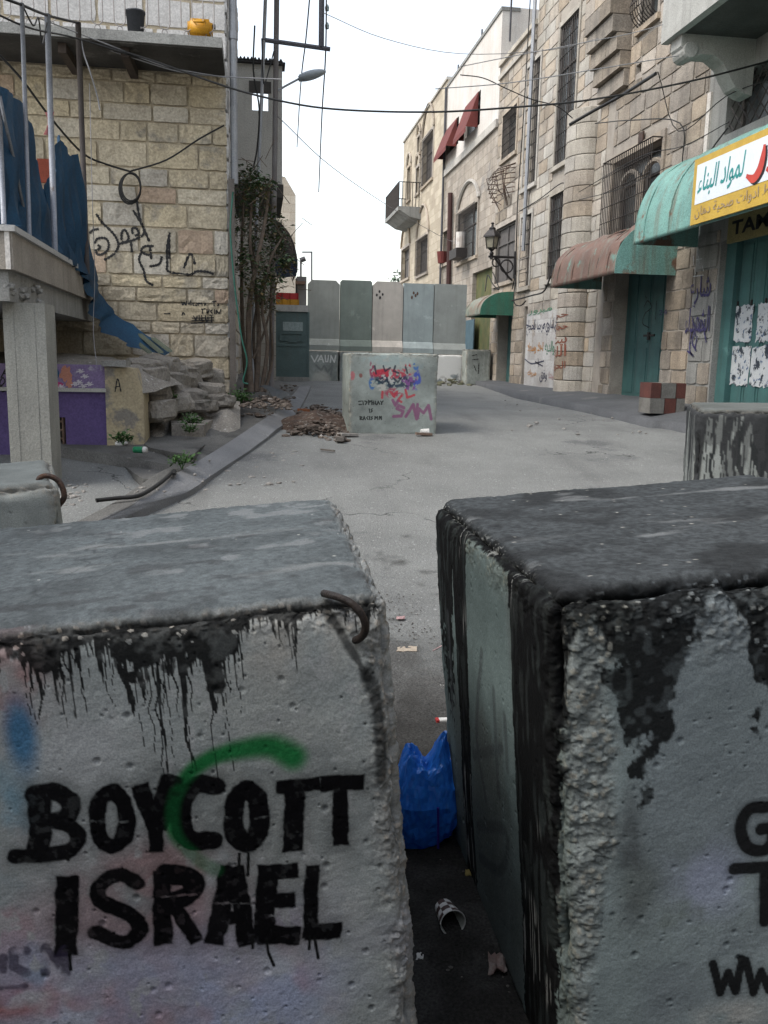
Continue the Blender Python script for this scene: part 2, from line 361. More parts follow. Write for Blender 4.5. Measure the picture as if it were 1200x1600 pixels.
class Block:
    def __init__(s, w, d, h, T, tilt, yaw=0.0, r=.03):
        s.dim = np.array([w, d, h]); s.R = rot_block(tilt, yaw); s.T = np.asarray(T, float); s.r = r
    def plane(s, px, py, ax, val):
        o = s.R.T@(EYE-s.T); d = s.R.T@ray(px, py); t = (val-o[ax])/d[ax]; p = o+t*d
        return np.array([p[k] for k in range(3) if k != ax])
    def front(s, px, py): return s.plane(px, py, 1, 0)
    def world(s, p): return s.R@np.asarray(p, float)+s.T
    def build(s, nx, ny, nz, fine, seed, chip=.022, agg=None, coarse=8, paint=None, amp=1.0, grime=1.0):
        w, d, h = s.dim; P, F = cube_surface(w, d, h, nx, ny, nz, fine, coarse); r = s.r
        q = np.clip(P, r, s.dim-r); v = P-q; L = np.linalg.norm(v, axis=1); N = v/np.maximum(L, 1e-9)[:, None]; Q = q+N*r
        f = np.sort(np.minimum(P, s.dim-P), axis=1); edge = f[:, 1]                       # distance to the nearest edge
        big = fbm(P+seed, 7, 4, seed); mid = fbm(P+seed, 26, 3, seed+3); fine_n = fbm(P, 90, 3, seed+7)
        D = .008*(fbm(P, 3, 2, seed+9)-.5)+.0020*(mid-.5)+.0008*(fine_n-.5)
        er = sstep(.42, .75, big)*np.exp(-edge/.03)+.35*sstep(.35, .6, mid)*np.exp(-edge/.012)
        D = D-chip*er+sstep(.5, .9, N[:, 2])*.003*(fbm(P, 45, 4, seed+12)-.5)
        pit, pid = np.ones(len(P)), np.zeros(len(P))
        pd, pc = worley(P, 26, seed+20); pd2, pc2 = worley(P, 70, seed+24); pits = np.maximum(sstep(.24, .06, pd)*(pc > .72), sstep(.26, .08, pd2)*(pc2 > .86))
        D = D-.0038*pits
        A = np.clip(sstep(.07, .0, edge)*sstep(.36, .62, fbm(P, 9, 3, seed+31)+.15), 0, 1)   # exposed aggregate along the edges
        if agg is not None: A = np.maximum(A, agg(s, P, edge))
        peb = np.zeros(len(P)); pcol = np.zeros(len(P)); k = A > .03
        if k.any():
            wd, wc = worley(P[k], 62, seed+40); w2, w2c = worley(P[k], 130, seed+50)
            bump = sstep(.55, .15, wd)*(wc > .45); peb[k] = bump; pcol[k] = wc
            w3, w3c = worley(P[k], 34, seed+44)
            D[k] += A[k]*(.006*(w3c-.6)+.004*(wc-.5)+.0012*(bump-.5)+.0025*(w2c-.5)+(.014+.012*np.exp(-edge[k]/.03))*(fbm(P[k], 20, 5, seed+61)-.60))
        Q = Q+N*D[:, None]*amp
        base = np.array([.265, .295, .30])*(0.5+.95*fbm(P, 2.6, 5, seed+70)[:, None])*(.82+.38*fbm(P, 17, 4, seed+71)[:, None])
        base = base*(1-.45*pits[:, None])
        tan = np.stack([.14+.20*pcol, .135+.16*pcol, .125+.12*pcol], 1)*(.8+.5*fine_n[:, None])
        c = base*(1-(A*.75)[:, None])+(A*.75)[:, None]*np.where((peb > .3)[:, None], tan, np.array([.24, .24, .23])*(.55+.8*mid[:, None]))
        lip = sstep(.05, .005, h-P[:, 2])*sstep(.045, .0, edge)*sstep(.3, .55, fbm(P, 14, 3, seed+91)+.06); c = over(c, (.022, .023, .024), lip*.92*grime*sstep(.66, .5, fbm(P, 55, 3, seed+92)))
        if paint: c = paint(s, P, N, edge, A, peb, pcol, c)
        me = fast_mesh('concrete', (Q@s.R.T)+s.T*0, F, c); me.materials.append(VC); return me
TAR = (.008, .0085, .009)
def drip_mask(x, dn, Lx, Lv, seed, cell=.007, soft=.006, lo=.12, dens=.75, blob=False):
    """tar runs from an edge: x along the edge, dn distance below it, Lv run length at Lx"""
    L = np.interp(x, Lx, Lv); r = np.zeros(len(x)); P2 = np.stack([x, dn], 1); wob = (.10*(fbm(P2, 14, 3, seed+80)-.5)+.05*(fbm(P2, 60, 3, seed+81)-.5))*np.clip(L/.25, 0, 1)
    for k, (c, pw, wf) in enumerate(((cell, 2.4, .30), (cell*1.9, 1.8, .34), (cell*4.3, 1.3, .40), (cell*9, 1.0, .46))):
        if blob and k > 1: continue
        xx = x+c*.9*(vnoise(np.stack([x, dn], 1), .35/c, seed+60+k)-.5)+c*31.7*k; i = np.floor(xx/c).astype(np.int32); f = xx/c-i
        h1 = _hash(i, i*0, i*0, seed+k); h2 = _hash(i, i*0+1, i*0, seed+k); h3 = _hash(i, i*0+2, i*0, seed+k)
        ln = L*(lo+(1-lo)*h1**pw)*(1 if k < 2 else .62); t = np.clip(dn/np.maximum(ln, 1e-4), 0, 1.5)
        wd = (wf*(.45+.55*h2))*(1-.45*t)+.10*np.exp(-((t-.93)/.06)**2)
        m = sstep(1.15, .75, np.abs(f-.5)/np.maximum(wd, .02))*sstep(soft, -soft, dn+wob*(k > 1)-ln*(1-.55*np.clip(np.abs(f-.5)/np.maximum(wd, .02), 0, 1)**2))*(h3 < dens)
        r = np.maximum(r, m)
    n = fbm(P2, 40, 3, seed+5); band = sstep(.006, -.006, dn+wob-L*lo*(.35+1.5*n))
    if blob: L2 = np.interp(x+.055*(fbm(P2, 16, 4, seed+85)-.5)+.03*(fbm(P2, 60, 3, seed+86)-.5), Lx, Lv); band = np.maximum(band, sstep(.03, -.02, dn-L2*(.05+1.25*fbm(P2*[1, .6], 26, 5, seed+84))))
    return np.maximum(r, band)

# --- left front block -----------------------------------------------------
def zb(x, y): return (x/1.818, 1100+y/1.818)
LETTERS = [
 [(95,255),(160,250),(203,280),(190,322),(140,330)], [(130,332),(195,345),(222,385),(190,420),(110,428),(45,432)], [(112,260),(118,335),(108,415)],
 [(320,246),(288,272),(279,325),(288,384),(320,402),(350,384),(360,325),(350,272),(320,246)],
 [(405,245),(438,330)], [(486,222),(452,330)], [(445,325),(445,405)],
 [(612,232),(560,228),(520,270),(512,335),(540,385),(605,388)],
 [(700,240),(672,264),(663,318),(672,376),(702,396),(728,376),(737,318),(728,264),(700,240)],
 [(795,238),(895,228)], [(838,240),(832,395)], [(930,228),(1015,222)], [(966,235),(966,385)],
 [(190,510),(190,690)],
 [(388,510),(340,485),(285,512),(285,560),(370,598),(398,640),(350,675),(270,650)],
 [(460,490),(463,665)], [(470,482),(540,492),(545,535),(490,562)], [(495,570),(552,665)],
 [(648,480),(612,660)], [(668,480),(702,665)], [(635,605),(690,605)],
 [(760,480),(750,655)], [(765,478),(828,472)], [(760,562),(822,557)], [(756,655),(830,655)], [(886,470),(880,650)], [(885,648),(950,645)]]
FAINT = [[(10,720),(0,800)], [(75,700),(40,700),(40,745),(75,760),(70,795),(20,795)], [(130,690),(130,760)], [(135,700),(158,740),(185,695)], [(185,700),(188,760)]]
def paint_left(s, P, N, edge, A, peb, pcol, c):
    w, d, h = s.dim; fr = (P[:, 1] < .04) & (N[:, 1] < -.15); tp = N[:, 2] > .6
    m = 1/1.818*.00125                                                     # metres per enlarged pixel, roughly
    # the top: worn, greyer, damp patches
    t = sstep(.5, .85, N[:, 2])*sstep(.015, .05, edge+.02*fbm(P, 20, 2, 5))
    topc = np.array([.098, .112, .118])*(.6+.45*fbm(P, 5, 5, 77)[:, None]+.35*fbm(P*[1, 1.6, 1], 28, 4, 78)[:, None])
    c = c*(1-t[:, None])+topc*t[:, None]
    gr_ = fbm(P, 95, 2, 95); c = c*(1+t[:, None]*(.7*gr_[:, None]-.35)); c = over(c, (.045, .05, .053), t*sstep(.5, .72, fbm(P, 5, 5, 96))*.5)
    pat = sstep(.66, .8, fbm(P*[1, 3, 1], 5, 4, 80))*t; c = over(c, (.24, .25, .25), pat*.5)
    wd_, wc_ = worley(P*[1, 1.6, 1], 34, 81); sp = sstep(.16, .08, wd_)*(wc_ > .8)*sstep(.45, .7, fbm(P, 5, 3, 82))*t; c = over(c, (.5, .5, .47), sp*.85)
    cr_ = sstep(.018, .004, np.abs(fbm(P, 4.5, 4, 87)-.5))*sstep(.5, .62, fbm(P, 3, 2, 88))*t; c = over(c, (.05, .054, .058), cr_*.5); sc_ = sstep(.62, .72, fbm(P, 12, 5, 89))*sstep(.45, .65, fbm(P, 2.5, 2, 90))*t; c = over(c, (.22, .23, .235), sc_*.5)
    dk = sstep(.6, .7, fbm(P*[1, 1.4, 1], 9, 4, 85))*t; c = over(c, (.05, .052, .055), dk*.55)
    k = np.where(fr)[0]; Q = P[k][:, [0, 2]]; cc = c[k]
    F_ = lambda x, y: s.front(*zb(x, y))
    def tint(px, py, rx, ry, colr, a, sd):
        nonlocal cc
        p = s.front(px, py); g = np.exp(-(((Q[:, 0]-p[0])/(rx*.00122))**2+((Q[:, 1]-p[1])/(ry*.00122))**2))
        n = sstep(.32, .62, fbm(P[k], 11, 4, sd)); cc = over(cc, colr, np.clip(g*1.3, 0, 1)*n*a)
    low = sstep(s.front(300, 1380)[1], s.front(300, 1560)[1], Q[:, 1])*sstep(s.front(560, 1500)[0], s.front(430, 1500)[0], Q[:, 0]); cc = over(cc, (.33, .38, .56), low*sstep(.28, .55, fbm(P[k], 8, 4, 141))*.85); cc = over(cc, (.50, .52, .56), low*sstep(.54, .66, fbm(P[k], 14, 4, 142))*.6); cc = over(cc, (.34, .19, .23), low*sstep(.52, .66, fbm(P[k], 6, 4, 143))*.7); mid_ = sstep(s.front(200, 1270)[1], s.front(200, 1400)[1], Q[:, 1])*sstep(s.front(430, 1400)[0], s.front(300, 1400)[0], Q[:, 0]); cc = over(cc, (.34, .21, .23), mid_*sstep(.5, .62, fbm(P[k], 7, 4, 144))*.65); cc = over(cc, (.46, .50, .54), mid_*sstep(.54, .66, fbm(P[k], 10, 4, 145))*.6); cc = over(cc, (.16, .27, .40), mid_*sstep(.6, .72, fbm(P[k], 6, 4, 146))*.6)
    tint(120, 1540, 420, 110, (0.294, 0.294, 0.379), .8, 101); tint(330, 1560, 200, 90, (0.281, 0.309, 0.421), .7, 103); tint(200, 1420, 180, 60, (0.294, 0.211, 0.224), .75, 105)
    tint(260, 1350, 90, 40, (0.281, 0.182, 0.189), .6, 107); tint(15, 1070, 50, 60, (0.316, 0.176, 0.176), .7, 109); tint(60, 1330, 90, 60, (0.351, 0.365, 0.379), .7, 111)
    tint(10, 1280, 40, 90, (0.14, 0.267, 0.351), .8, 113); tint(120, 1170, 80, 70, (0.365, 0.379, 0.408), .5, 115); tint(20, 1565, 60, 25, (0.316, 0.0562, 0.0421), .8, 117); tint(500, 1400, 110, 200, (0.329, 0.351, 0.351), .4, 119)
    tint(420, 1130, 160, 120, (0.351, 0.373, 0.365), .55, 121); tint(450, 1000, 90, 50, (0.365, 0.351, 0.323), .6, 123)
    wsp = sstep(.60, .70, fbm(P[k]*[1, 1, .7], 42, 4, 131))*sstep(.45, .7, fbm(P[k], 5, 3, 132)); cc = over(cc, (.34, .36, .37), wsp*.7)
    # green sprayed arc
    g = pdist(Q, [F_(*p) for p in smooth_line([(830,150),(770,122),(700,126),(600,152),(530,205),(492,285),(500,375),(560,440),(610,470)], 5)])
    gx = np.interp(Q[:, 0], [F_(480, 300)[0], F_(620, 150)[0], F_(840, 150)[0]], [.017, .021, .034])
    cc = over(cc, (.012, .17, .045), sstep(1.25, .25, g/gx)*np.clip(1.2-1.5*.8*sstep(F_(0, 400)[1], F_(0, 490)[1], Q[:, 1]), 0, 1)*.95)
    gs_ = g.copy(); p = F_(60, 90); b = np.hypot((Q[:, 0]-p[0])/.035, (Q[:, 1]-p[1])/.09); cc = over(cc, (.02, .13, .27), sstep(1.2, .3, b)*.85)
    # tar running down from the top edge
    xs = [0, 40, 70, 120, 150, 190, 240, 290, 325, 345, 372, 392, 420, 455, 480, 500, 530, 560, 600]
    Ls = [70, 190, 190, 150, 90, 250, 270, 260, 320, 330, 130, 45, 60, 130, 60, 30, 40, 130, 60]
    Lx = [s.front(x, 1000)[0] for x in xs]; Lv = [v*.00122 for v in Ls]
    dn = h-Q[:, 1]; xw = Q[:, 0]+.004*(vnoise(Q, 14, 150)-.5)
    a = np.maximum(drip_mask(xw, dn, Lx, Lv, 160, .0065, lo=.26, dens=.85), drip_mask(xw, dn, Lx, Lv, 163, .011, lo=.2, dens=.6)); a2 = drip_mask(xw, dn, Lx, [v*.45 for v in Lv], 170, .02, lo=.4)
    ragged = sstep(.3, .55, fbm(P[k], 45, 3, 175))
    tp_ = (peb[k] > .5) & (pcol[k] > .7) & (A[k] > .25); a = np.maximum(a, a2*.85*ragged); cc = over(cc, TAR, np.clip(a*(.86+.14*ragged), 0, 1)*np.where(tp_, .25, 1.)*.97*sstep(-.3, -.75, N[k][:, 1]))
    # black stain down the broken corner
    for lst, wd in (([(505, 945), (545, 1010), (575, 1060)], .010), ([(575, 1050), (592, 1110), (598, 1220)], .016)):
        g = pdist(Q, [s.front(*p) for p in lst]); cc = over(cc, TAR, sstep(1.3, .4, g/wd/(0.5+fbm(P[k], 30, 2, 180)))*.75)
    # stencilled letters
    far = np.full(len(Q), 9.0)
    Qw = Q+.006*(np.stack([fbm(P[k], 22, 2, 186), fbm(P[k], 22, 2, 187)], 1)-.5)
    for i_, L in enumerate(LETTERS):
        dd_ = qdist(Qw, F_(*L[0]), F_(*L[1])) if len(L) == 2 else pdist(Qw, [F_(*p) for p in (smooth_line(L, 4) if len(L) > 3 else L)])
        far = np.minimum(far, dd_+.0035*math.sin(i_*2.3))
    for a_, b_ in (((258, 332), (300, 334)), ((342, 334), (388, 330)), ((640, 322), (682, 324)), ((722, 324), (760, 320)), ((440, 548), (560, 540)), ((598, 566), (716, 566)), ((735, 606), (790, 600))): far = np.where(pdist(Qw, [F_(*a_), F_(*b_)]) < .0022, np.maximum(far, .0165), far)
    rough = .006*(fbm(P[k], 70, 3, 190)-.5)
    ink = sstep(.0200, .0152, far+rough)*(.90+.10*sstep(.28, .42, fbm(P[k], 75, 3, 191)))*(.95+.05*sstep(.3, .5, fbm(P[k], 9, 2, 192))); spray = sstep(.05, .012, far)*.42*(.4+.9*fbm(P[k], 40, 3, 194))
    for (px, py), rr in (((320, 250), .004), ((320, 375), .004), ((702, 250), .003), ((702, 385), .003)): pass
    ink = np.clip(ink, 0, 1); cc = over(cc, TAR, spray); cc = over(cc, (.004, .004, .005), np.clip(ink*1.04, 0, 1))
    cc = over(cc, (.008, .10, .03), sstep(1.15, .3, gs_/gx)*.55*sstep(.3, .55, fbm(P[k], 30, 3, 197)+.12))
    fd = np.full(len(Q), 9.0)
    for L in FAINT: fd = np.minimum(fd, pdist(Q, [F_(*p) for p in L]))
    cc = over(cc, (.03, .025, .05), sstep(.012, .007, fd)*.75*sstep(.3, .5, fbm(P[k], 40, 2, 193)))
    for pts in ([(680, 425), (678, 478)], [(706, 425), (704, 486)], [(757, 665), (762, 705), (778, 742)], [(880, 660), (878, 695)], [(893, 660), (904, 722)], [(718, 660), (718, 692)], [(198, 700), (202, 752)], [(192, 430), (194, 442)]):
        cc = over(cc, TAR, sstep(.0042, .0020, pdist(Q, [F_(*p) for p in pts])))
    sm = sstep(.75, .9, fbm(P[k], 3, 3, 195))*.4; cc = over(cc, (.1, .1, .11), sm)
    c[k] = cc; return c
TFR = atY(610, 924, 1.55); tiltL = math.radians(5.2); RL = rot_block(tiltL)
LB = Block(1.06, 1.16, 1.17, TFR-RL@np.array([1.06, 0, 1.17]), tiltL, r=.045)
def agg_left(s, P, edge):
    w, d, h = s.dim; u = w-P[:, 0]; n = fbm(P, 12, 3, 301)
    a = sstep(.085, .03, u+.05*(n-.5))*sstep(.30, .55, n+.1)                       # right corner, broken
    b = sstep(.09, .02, (h-P[:, 2])+.07*(fbm(P, 8, 3, 303)-.5))*sstep(.10, .0, P[:, 1]+.05*(n-.5))*sstep(.35, .55, n+.12)
    return np.clip(np.maximum(a*.9, b), 0, 1)
tl = thing('concrete_block', 'large tar-stained concrete block stencilled BOYCOTT ISRAEL in front on the left', 'concrete block', LB.world((.53, .48, 0)), 'roadblock cubes')
me = LB.build(480, 165, 460, {(1, 0), (2, 1), (0, 1)}, 3, .02, agg_left, 10, paint_left, grime=.35)
o = link('body', me, None, tl); o.matrix_basis = Matrix.Translation(LB.T)
# bent bar cast into the block
RUST = mat('rusty_iron', (.06, .045, .04), (.11, .06, .04), 30, .6, .4, 120, metal=.3)
pts = [LB.world((*LB.front(px, py)[:1], -dy, LB.front(px, py)[1])) for px, py, dy in ((508, 934, -.03), (522, 929, .01), (542, 933, .03), (558, 946, .038), (567, 966, .036), (566, 984, .025), (558, 998, .005), (550, 1008, -.03))]
obj('lifting_loop', MB().tube(smooth_line(pts, 4), .0075, 8), mat('black_iron', (.022, .020, .020), (.04, .03, .026), 40, .6, .3, 150, metal=.2), tl, True)

# --- right front block ----------------------------------------------------
tiltR = math.radians(4.7)
RB = Block(1.12, 1.16, 1.18, (.648, 1.55, -.015), tiltR, r=.058)
def agg_right(s, P, edge):
    n = fbm(P, 9, 4, 401); fx, fy = P[:, 0], P[:, 1]
    on = sstep(.10, .0, fy+.06*(n-.5))
    wband = np.interp(P[:, 2], [0, .4, .65, .9, 1.1, 1.17], [.06, .10, .15, .13, .15, .2])
    a = on*sstep(wband, wband-.04, fx+.07*(n-.5))
    a = np.maximum(a, sstep(.05, .0, fx)*sstep(.06, .0, fy+.03*(n-.5)))
    t = on*sstep(.17, .05, (s.dim[2]-P[:, 2])+.16*(fbm(P, 6, 3, 403)-.5))
    e = sstep(.11, .0, P[:, 0]+.05*(n-.5))*sstep(1.05, 1.15, P[:, 2])*sstep(.36, .6, n+.06)
    return np.clip(np.maximum(np.maximum(a, t), e), 0, 1)
GL = [[(1198,1262),(1172,1265),(1158,1290),(1166,1322),(1190,1330),(1206,1318),(1206,1296),(1190,1296)], [(1148,1358),(1240,1352)], [(1196,1360),(1196,1440)],
      [(1114,1506),(1126,1552),(1138,1520),(1150,1550),(1160,1500)], [(1166,1502),(1178,1552),(1190,1518),(1202,1548),(1214,1496)]]
SL = [[(752,1020),(745,1150),(760,1250)], [(772,1080),(780,1240)], [(740,1180),(786,1170)], [(748,1290),(790,1300),(784,1360),(750,1340)], [(700,960),(706,1100)], [(790,1120),(794,1200)]]
def paint_right(s, P, N, edge, A, peb, pcol, c):
    w, d, h = s.dim
    c = c*np.array([.80, .88, .90])
    t = sstep(.5, .85, N[:, 2])*sstep(.0, .03, edge+.02*fbm(P, 20, 2, 405))
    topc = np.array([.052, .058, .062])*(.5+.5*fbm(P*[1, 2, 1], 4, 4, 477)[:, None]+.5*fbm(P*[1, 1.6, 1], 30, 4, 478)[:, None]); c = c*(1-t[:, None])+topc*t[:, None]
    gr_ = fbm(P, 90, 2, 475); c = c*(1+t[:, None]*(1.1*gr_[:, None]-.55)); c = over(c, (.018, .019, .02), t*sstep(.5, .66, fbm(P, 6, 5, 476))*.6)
    c = over(c, (.2, .21, .215), sstep(.6, .78, fbm(P*[1, 2.5, 1], 5, 5, 480))*t*.6)
    wd_, wc_ = worley(P*[1, 1.5, 1], 30, 481); sp = sstep(.2, .1, wd_)*(wc_ > .88)*t; c = over(c, (.38, .37, .34), sp*.8)
    # left side, in the gap
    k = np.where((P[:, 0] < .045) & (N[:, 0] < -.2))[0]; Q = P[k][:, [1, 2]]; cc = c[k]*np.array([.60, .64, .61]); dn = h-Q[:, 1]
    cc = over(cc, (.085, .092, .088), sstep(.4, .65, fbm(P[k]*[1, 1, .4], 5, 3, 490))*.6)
    S_ = lambda x, y: s.plane(x, y, 0, 0)
    x0 = [0, .02, .05, .10, .2, .24, .262, .275, .30, .5, .69, .72, .75, .85, .88, .95, 1.16]
    Lv = [.5, 1.3, 3, 3, 2.8, 2.4, 1.0, .2, .045, .04, .05, .25, 2.4, 2.4, .25, .9, .5]
    yw = Q[:, 0]+.010*(vnoise(Q*[1, .25], 9, 491)-.5)+.05*(Q[:, 1]-h)*.25
    a = np.maximum(drip_mask(yw, dn, x0, Lv, 492, .010, lo=.45, dens=.95), drip_mask(yw, dn, x0, Lv, 497, .03, lo=.6, dens=.97)); cc = over(cc, TAR, a*(.86+.14*sstep(.3, .5, fbm(P[k]*[1, 1, .2], 60, 2, 493))))
    stre = sstep(.72, .8, vnoise(P[k]*[1, 1, .05], 150, 494))*a*sstep(.5, .6, fbm(P[k], 4, 2, 495)); cc = over(cc, (.3, .31, .3), stre*.7)
    dd = np.full(len(Q), 9.)
    for L in SL: dd = np.minimum(dd, pdist(Q, [S_(*p) for p in smooth_line(L, 4)]))
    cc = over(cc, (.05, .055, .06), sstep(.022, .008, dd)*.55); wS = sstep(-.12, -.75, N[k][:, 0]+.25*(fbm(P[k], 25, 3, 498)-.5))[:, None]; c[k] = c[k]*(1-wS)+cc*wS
    # front
    k = np.where((P[:, 1] < .06) & (N[:, 1] < -.05))[0]; Q = P[k][:, [0, 2]]; cc = c[k].copy(); dn = h-Q[:, 1]
    cc = over(cc, (.17, .20, .225), sstep(.14, .22, Q[:, 0])*sstep(.35, .65, fbm(P[k], 4, 4, 500))*.6)
    def tint(px, py, rx, ry, colr, al, sd):
        nonlocal cc
        p = s.front(px, py); g = np.exp(-(((Q[:, 0]-p[0])/(rx*.00122))**2+((Q[:, 1]-p[1])/(ry*.00122))**2)); cc = over(cc, colr, np.clip(g*1.3, 0, 1)*sstep(.35, .6, fbm(P[k], 11, 4, sd))*al)
    tint(1110, 1380, 60, 60, (0.294, 0.323, 0.463), .6, 505); tint(1060, 1440, 90, 30, (0.14, 0.169, 0.154), .7, 506); tint(1000, 1390, 40, 60, (0.0913, 0.105, 0.0983), .6, 507); tint(1150, 1585, 80, 25, (0.421, 0.421, 0.408), .6, 508); tint(985, 1330, 20, 120, (0.0702, 0.0772, 0.0842), .7, 509)
    Fx = lambda x: s.front(x, 1000)[0]
    xs = [Fx(x) for x in (870, 885, 905, 935, 950, 975, 1010, 1040, 1062, 1090, 1110, 1128, 1150, 1172, 1185, 1210, 1240, 1400)]
    Lv = [v*.00122 for v in (330, 210, 60, 80, 190, 400, 430, 330, 240, 80, 35, 45, 80, 180, 360, 280, 90, 90)]
    xw = Q[:, 0]+.02*(vnoise(Q, 9, 510)-.5)
    a = drip_mask(xw, dn, xs, Lv, 511, .012, lo=.3, dens=.8, blob=True)
    tanp = (peb[k] > .45) & (pcol[k] > .62) & (A[k] > .3)
    tanw = sstep(.35, .6, peb[k])*(pcol[k] > .72)*(A[k] > .3); a = a*(1-.85*tanw)*(.8+.2*sstep(.3, .5, fbm(P[k], 50, 2, 512))); cc = over(cc, TAR, a*.95)
    dd = np.full(len(Q), 9.)
    for L in GL: dd = np.minimum(dd, pdist(Q, [s.front(*p) for p in (smooth_line(L, 4) if len(L) > 5 else L)]))
    lw = np.where(Q[:, 1] > s.front(1150, 1470)[1], .0125, .0085)
    cc = over(cc, TAR, sstep(2.4, .9, dd/lw)*.35); cc = over(cc, (.008, .008, .009), sstep(1.25, .95, (dd+.0015*(fbm(P[k], 60, 2, 513)-.5))/lw)*.95)
    wF = sstep(-.05, -.6, N[k][:, 1]+.25*(fbm(P[k], 25, 3, 499)-.5))[:, None]; c[k] = c[k]*(1-wF)+cc*wF
    return c
tr = thing('concrete_block', 'large concrete block with thick black tar streaks and rough pebbled corner, front right', 'concrete block', RB.world((.56, .52, 0)), 'roadblock cubes')
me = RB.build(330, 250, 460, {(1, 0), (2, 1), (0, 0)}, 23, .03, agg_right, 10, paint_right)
o = link('body', me, None, tr); o.matrix_basis = Matrix.Translation(RB.T)

# --- small blocks behind --------------------------------------------------
def plain_paint(basec, seed, streaks=0.0, topdark=.5):
    def fn(s, P, N, edge, A, peb, pcol, c):
        c = c*np.asarray(basec)[None]
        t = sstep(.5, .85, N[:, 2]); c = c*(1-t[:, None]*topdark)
        if streaks:
            h = s.dim[2]; x = P[:, 0]+P[:, 1]
            a = drip_mask(x, h-P[:, 2], [0, 5], [h*1.5, h*1.5], seed, .02, .006, lo=.02); c = over(c, (.02, .022, .024), a*streaks*(1-t))
            a = drip_mask(x+7, h-P[:, 2], [0, 15], [h*2, h*2], seed+9, .045, .006, lo=.0); c = over(c, (.05, .052, .055), a*.6*streaks*(1-t))
        return c
    return fn
g3 = onroad(1085, 745); B3 = Block(1.2, 1.0, 1.08, (2.55, 4.75, .27), math.radians(1.5), math.radians(-24), r=.05)
t3 = thing('concrete_block', 'concrete block with thin dark vertical streaks half hidden beyond the right foreground block', 'concrete block', B3.world((.6, .5, 0)), 'roadblock cubes')
o = link('body', B3.build(150, 110, 130, {(1, 0), (2, 1), (0, 0)}, 43, .03, None, 6, plain_paint((.95, .92, .87), 44, .95, .5)), None, t3); o.matrix_basis = Matrix.Translation(B3.T)
B4 = Block(1.1, .85, 1.03, (-1.78, 3.3, .0), math.radians(3.5), math.radians(14), r=.06)
t4 = thing('concrete_block', 'pale rough concrete block cut off by the left edge, bent bar on its corner', 'concrete block', B4.world((.5, .4, 0)), 'roadblock cubes')
o = link('body', B4.build(110, 90, 110, {(1, 0), (2, 1), (0, 1)}, 53, .045, None, 6, plain_paint((1.15, 1.13, 1.08), 54, 0, .4), grime=.1), None, t4); o.matrix_basis = Matrix.Translation(B4.T)
pts = [B4.world(p) for p in ((1.02, .12, .99), (1.03, .12, 1.035), (1.07, .11, 1.04), (1.105, .10, 1.01), (1.115, .09, .955), (1.09, .09, .92))]
obj('lifting_loop', MB().tube(smooth_line(pts, 4), .012, 6), RUST, t4, True)

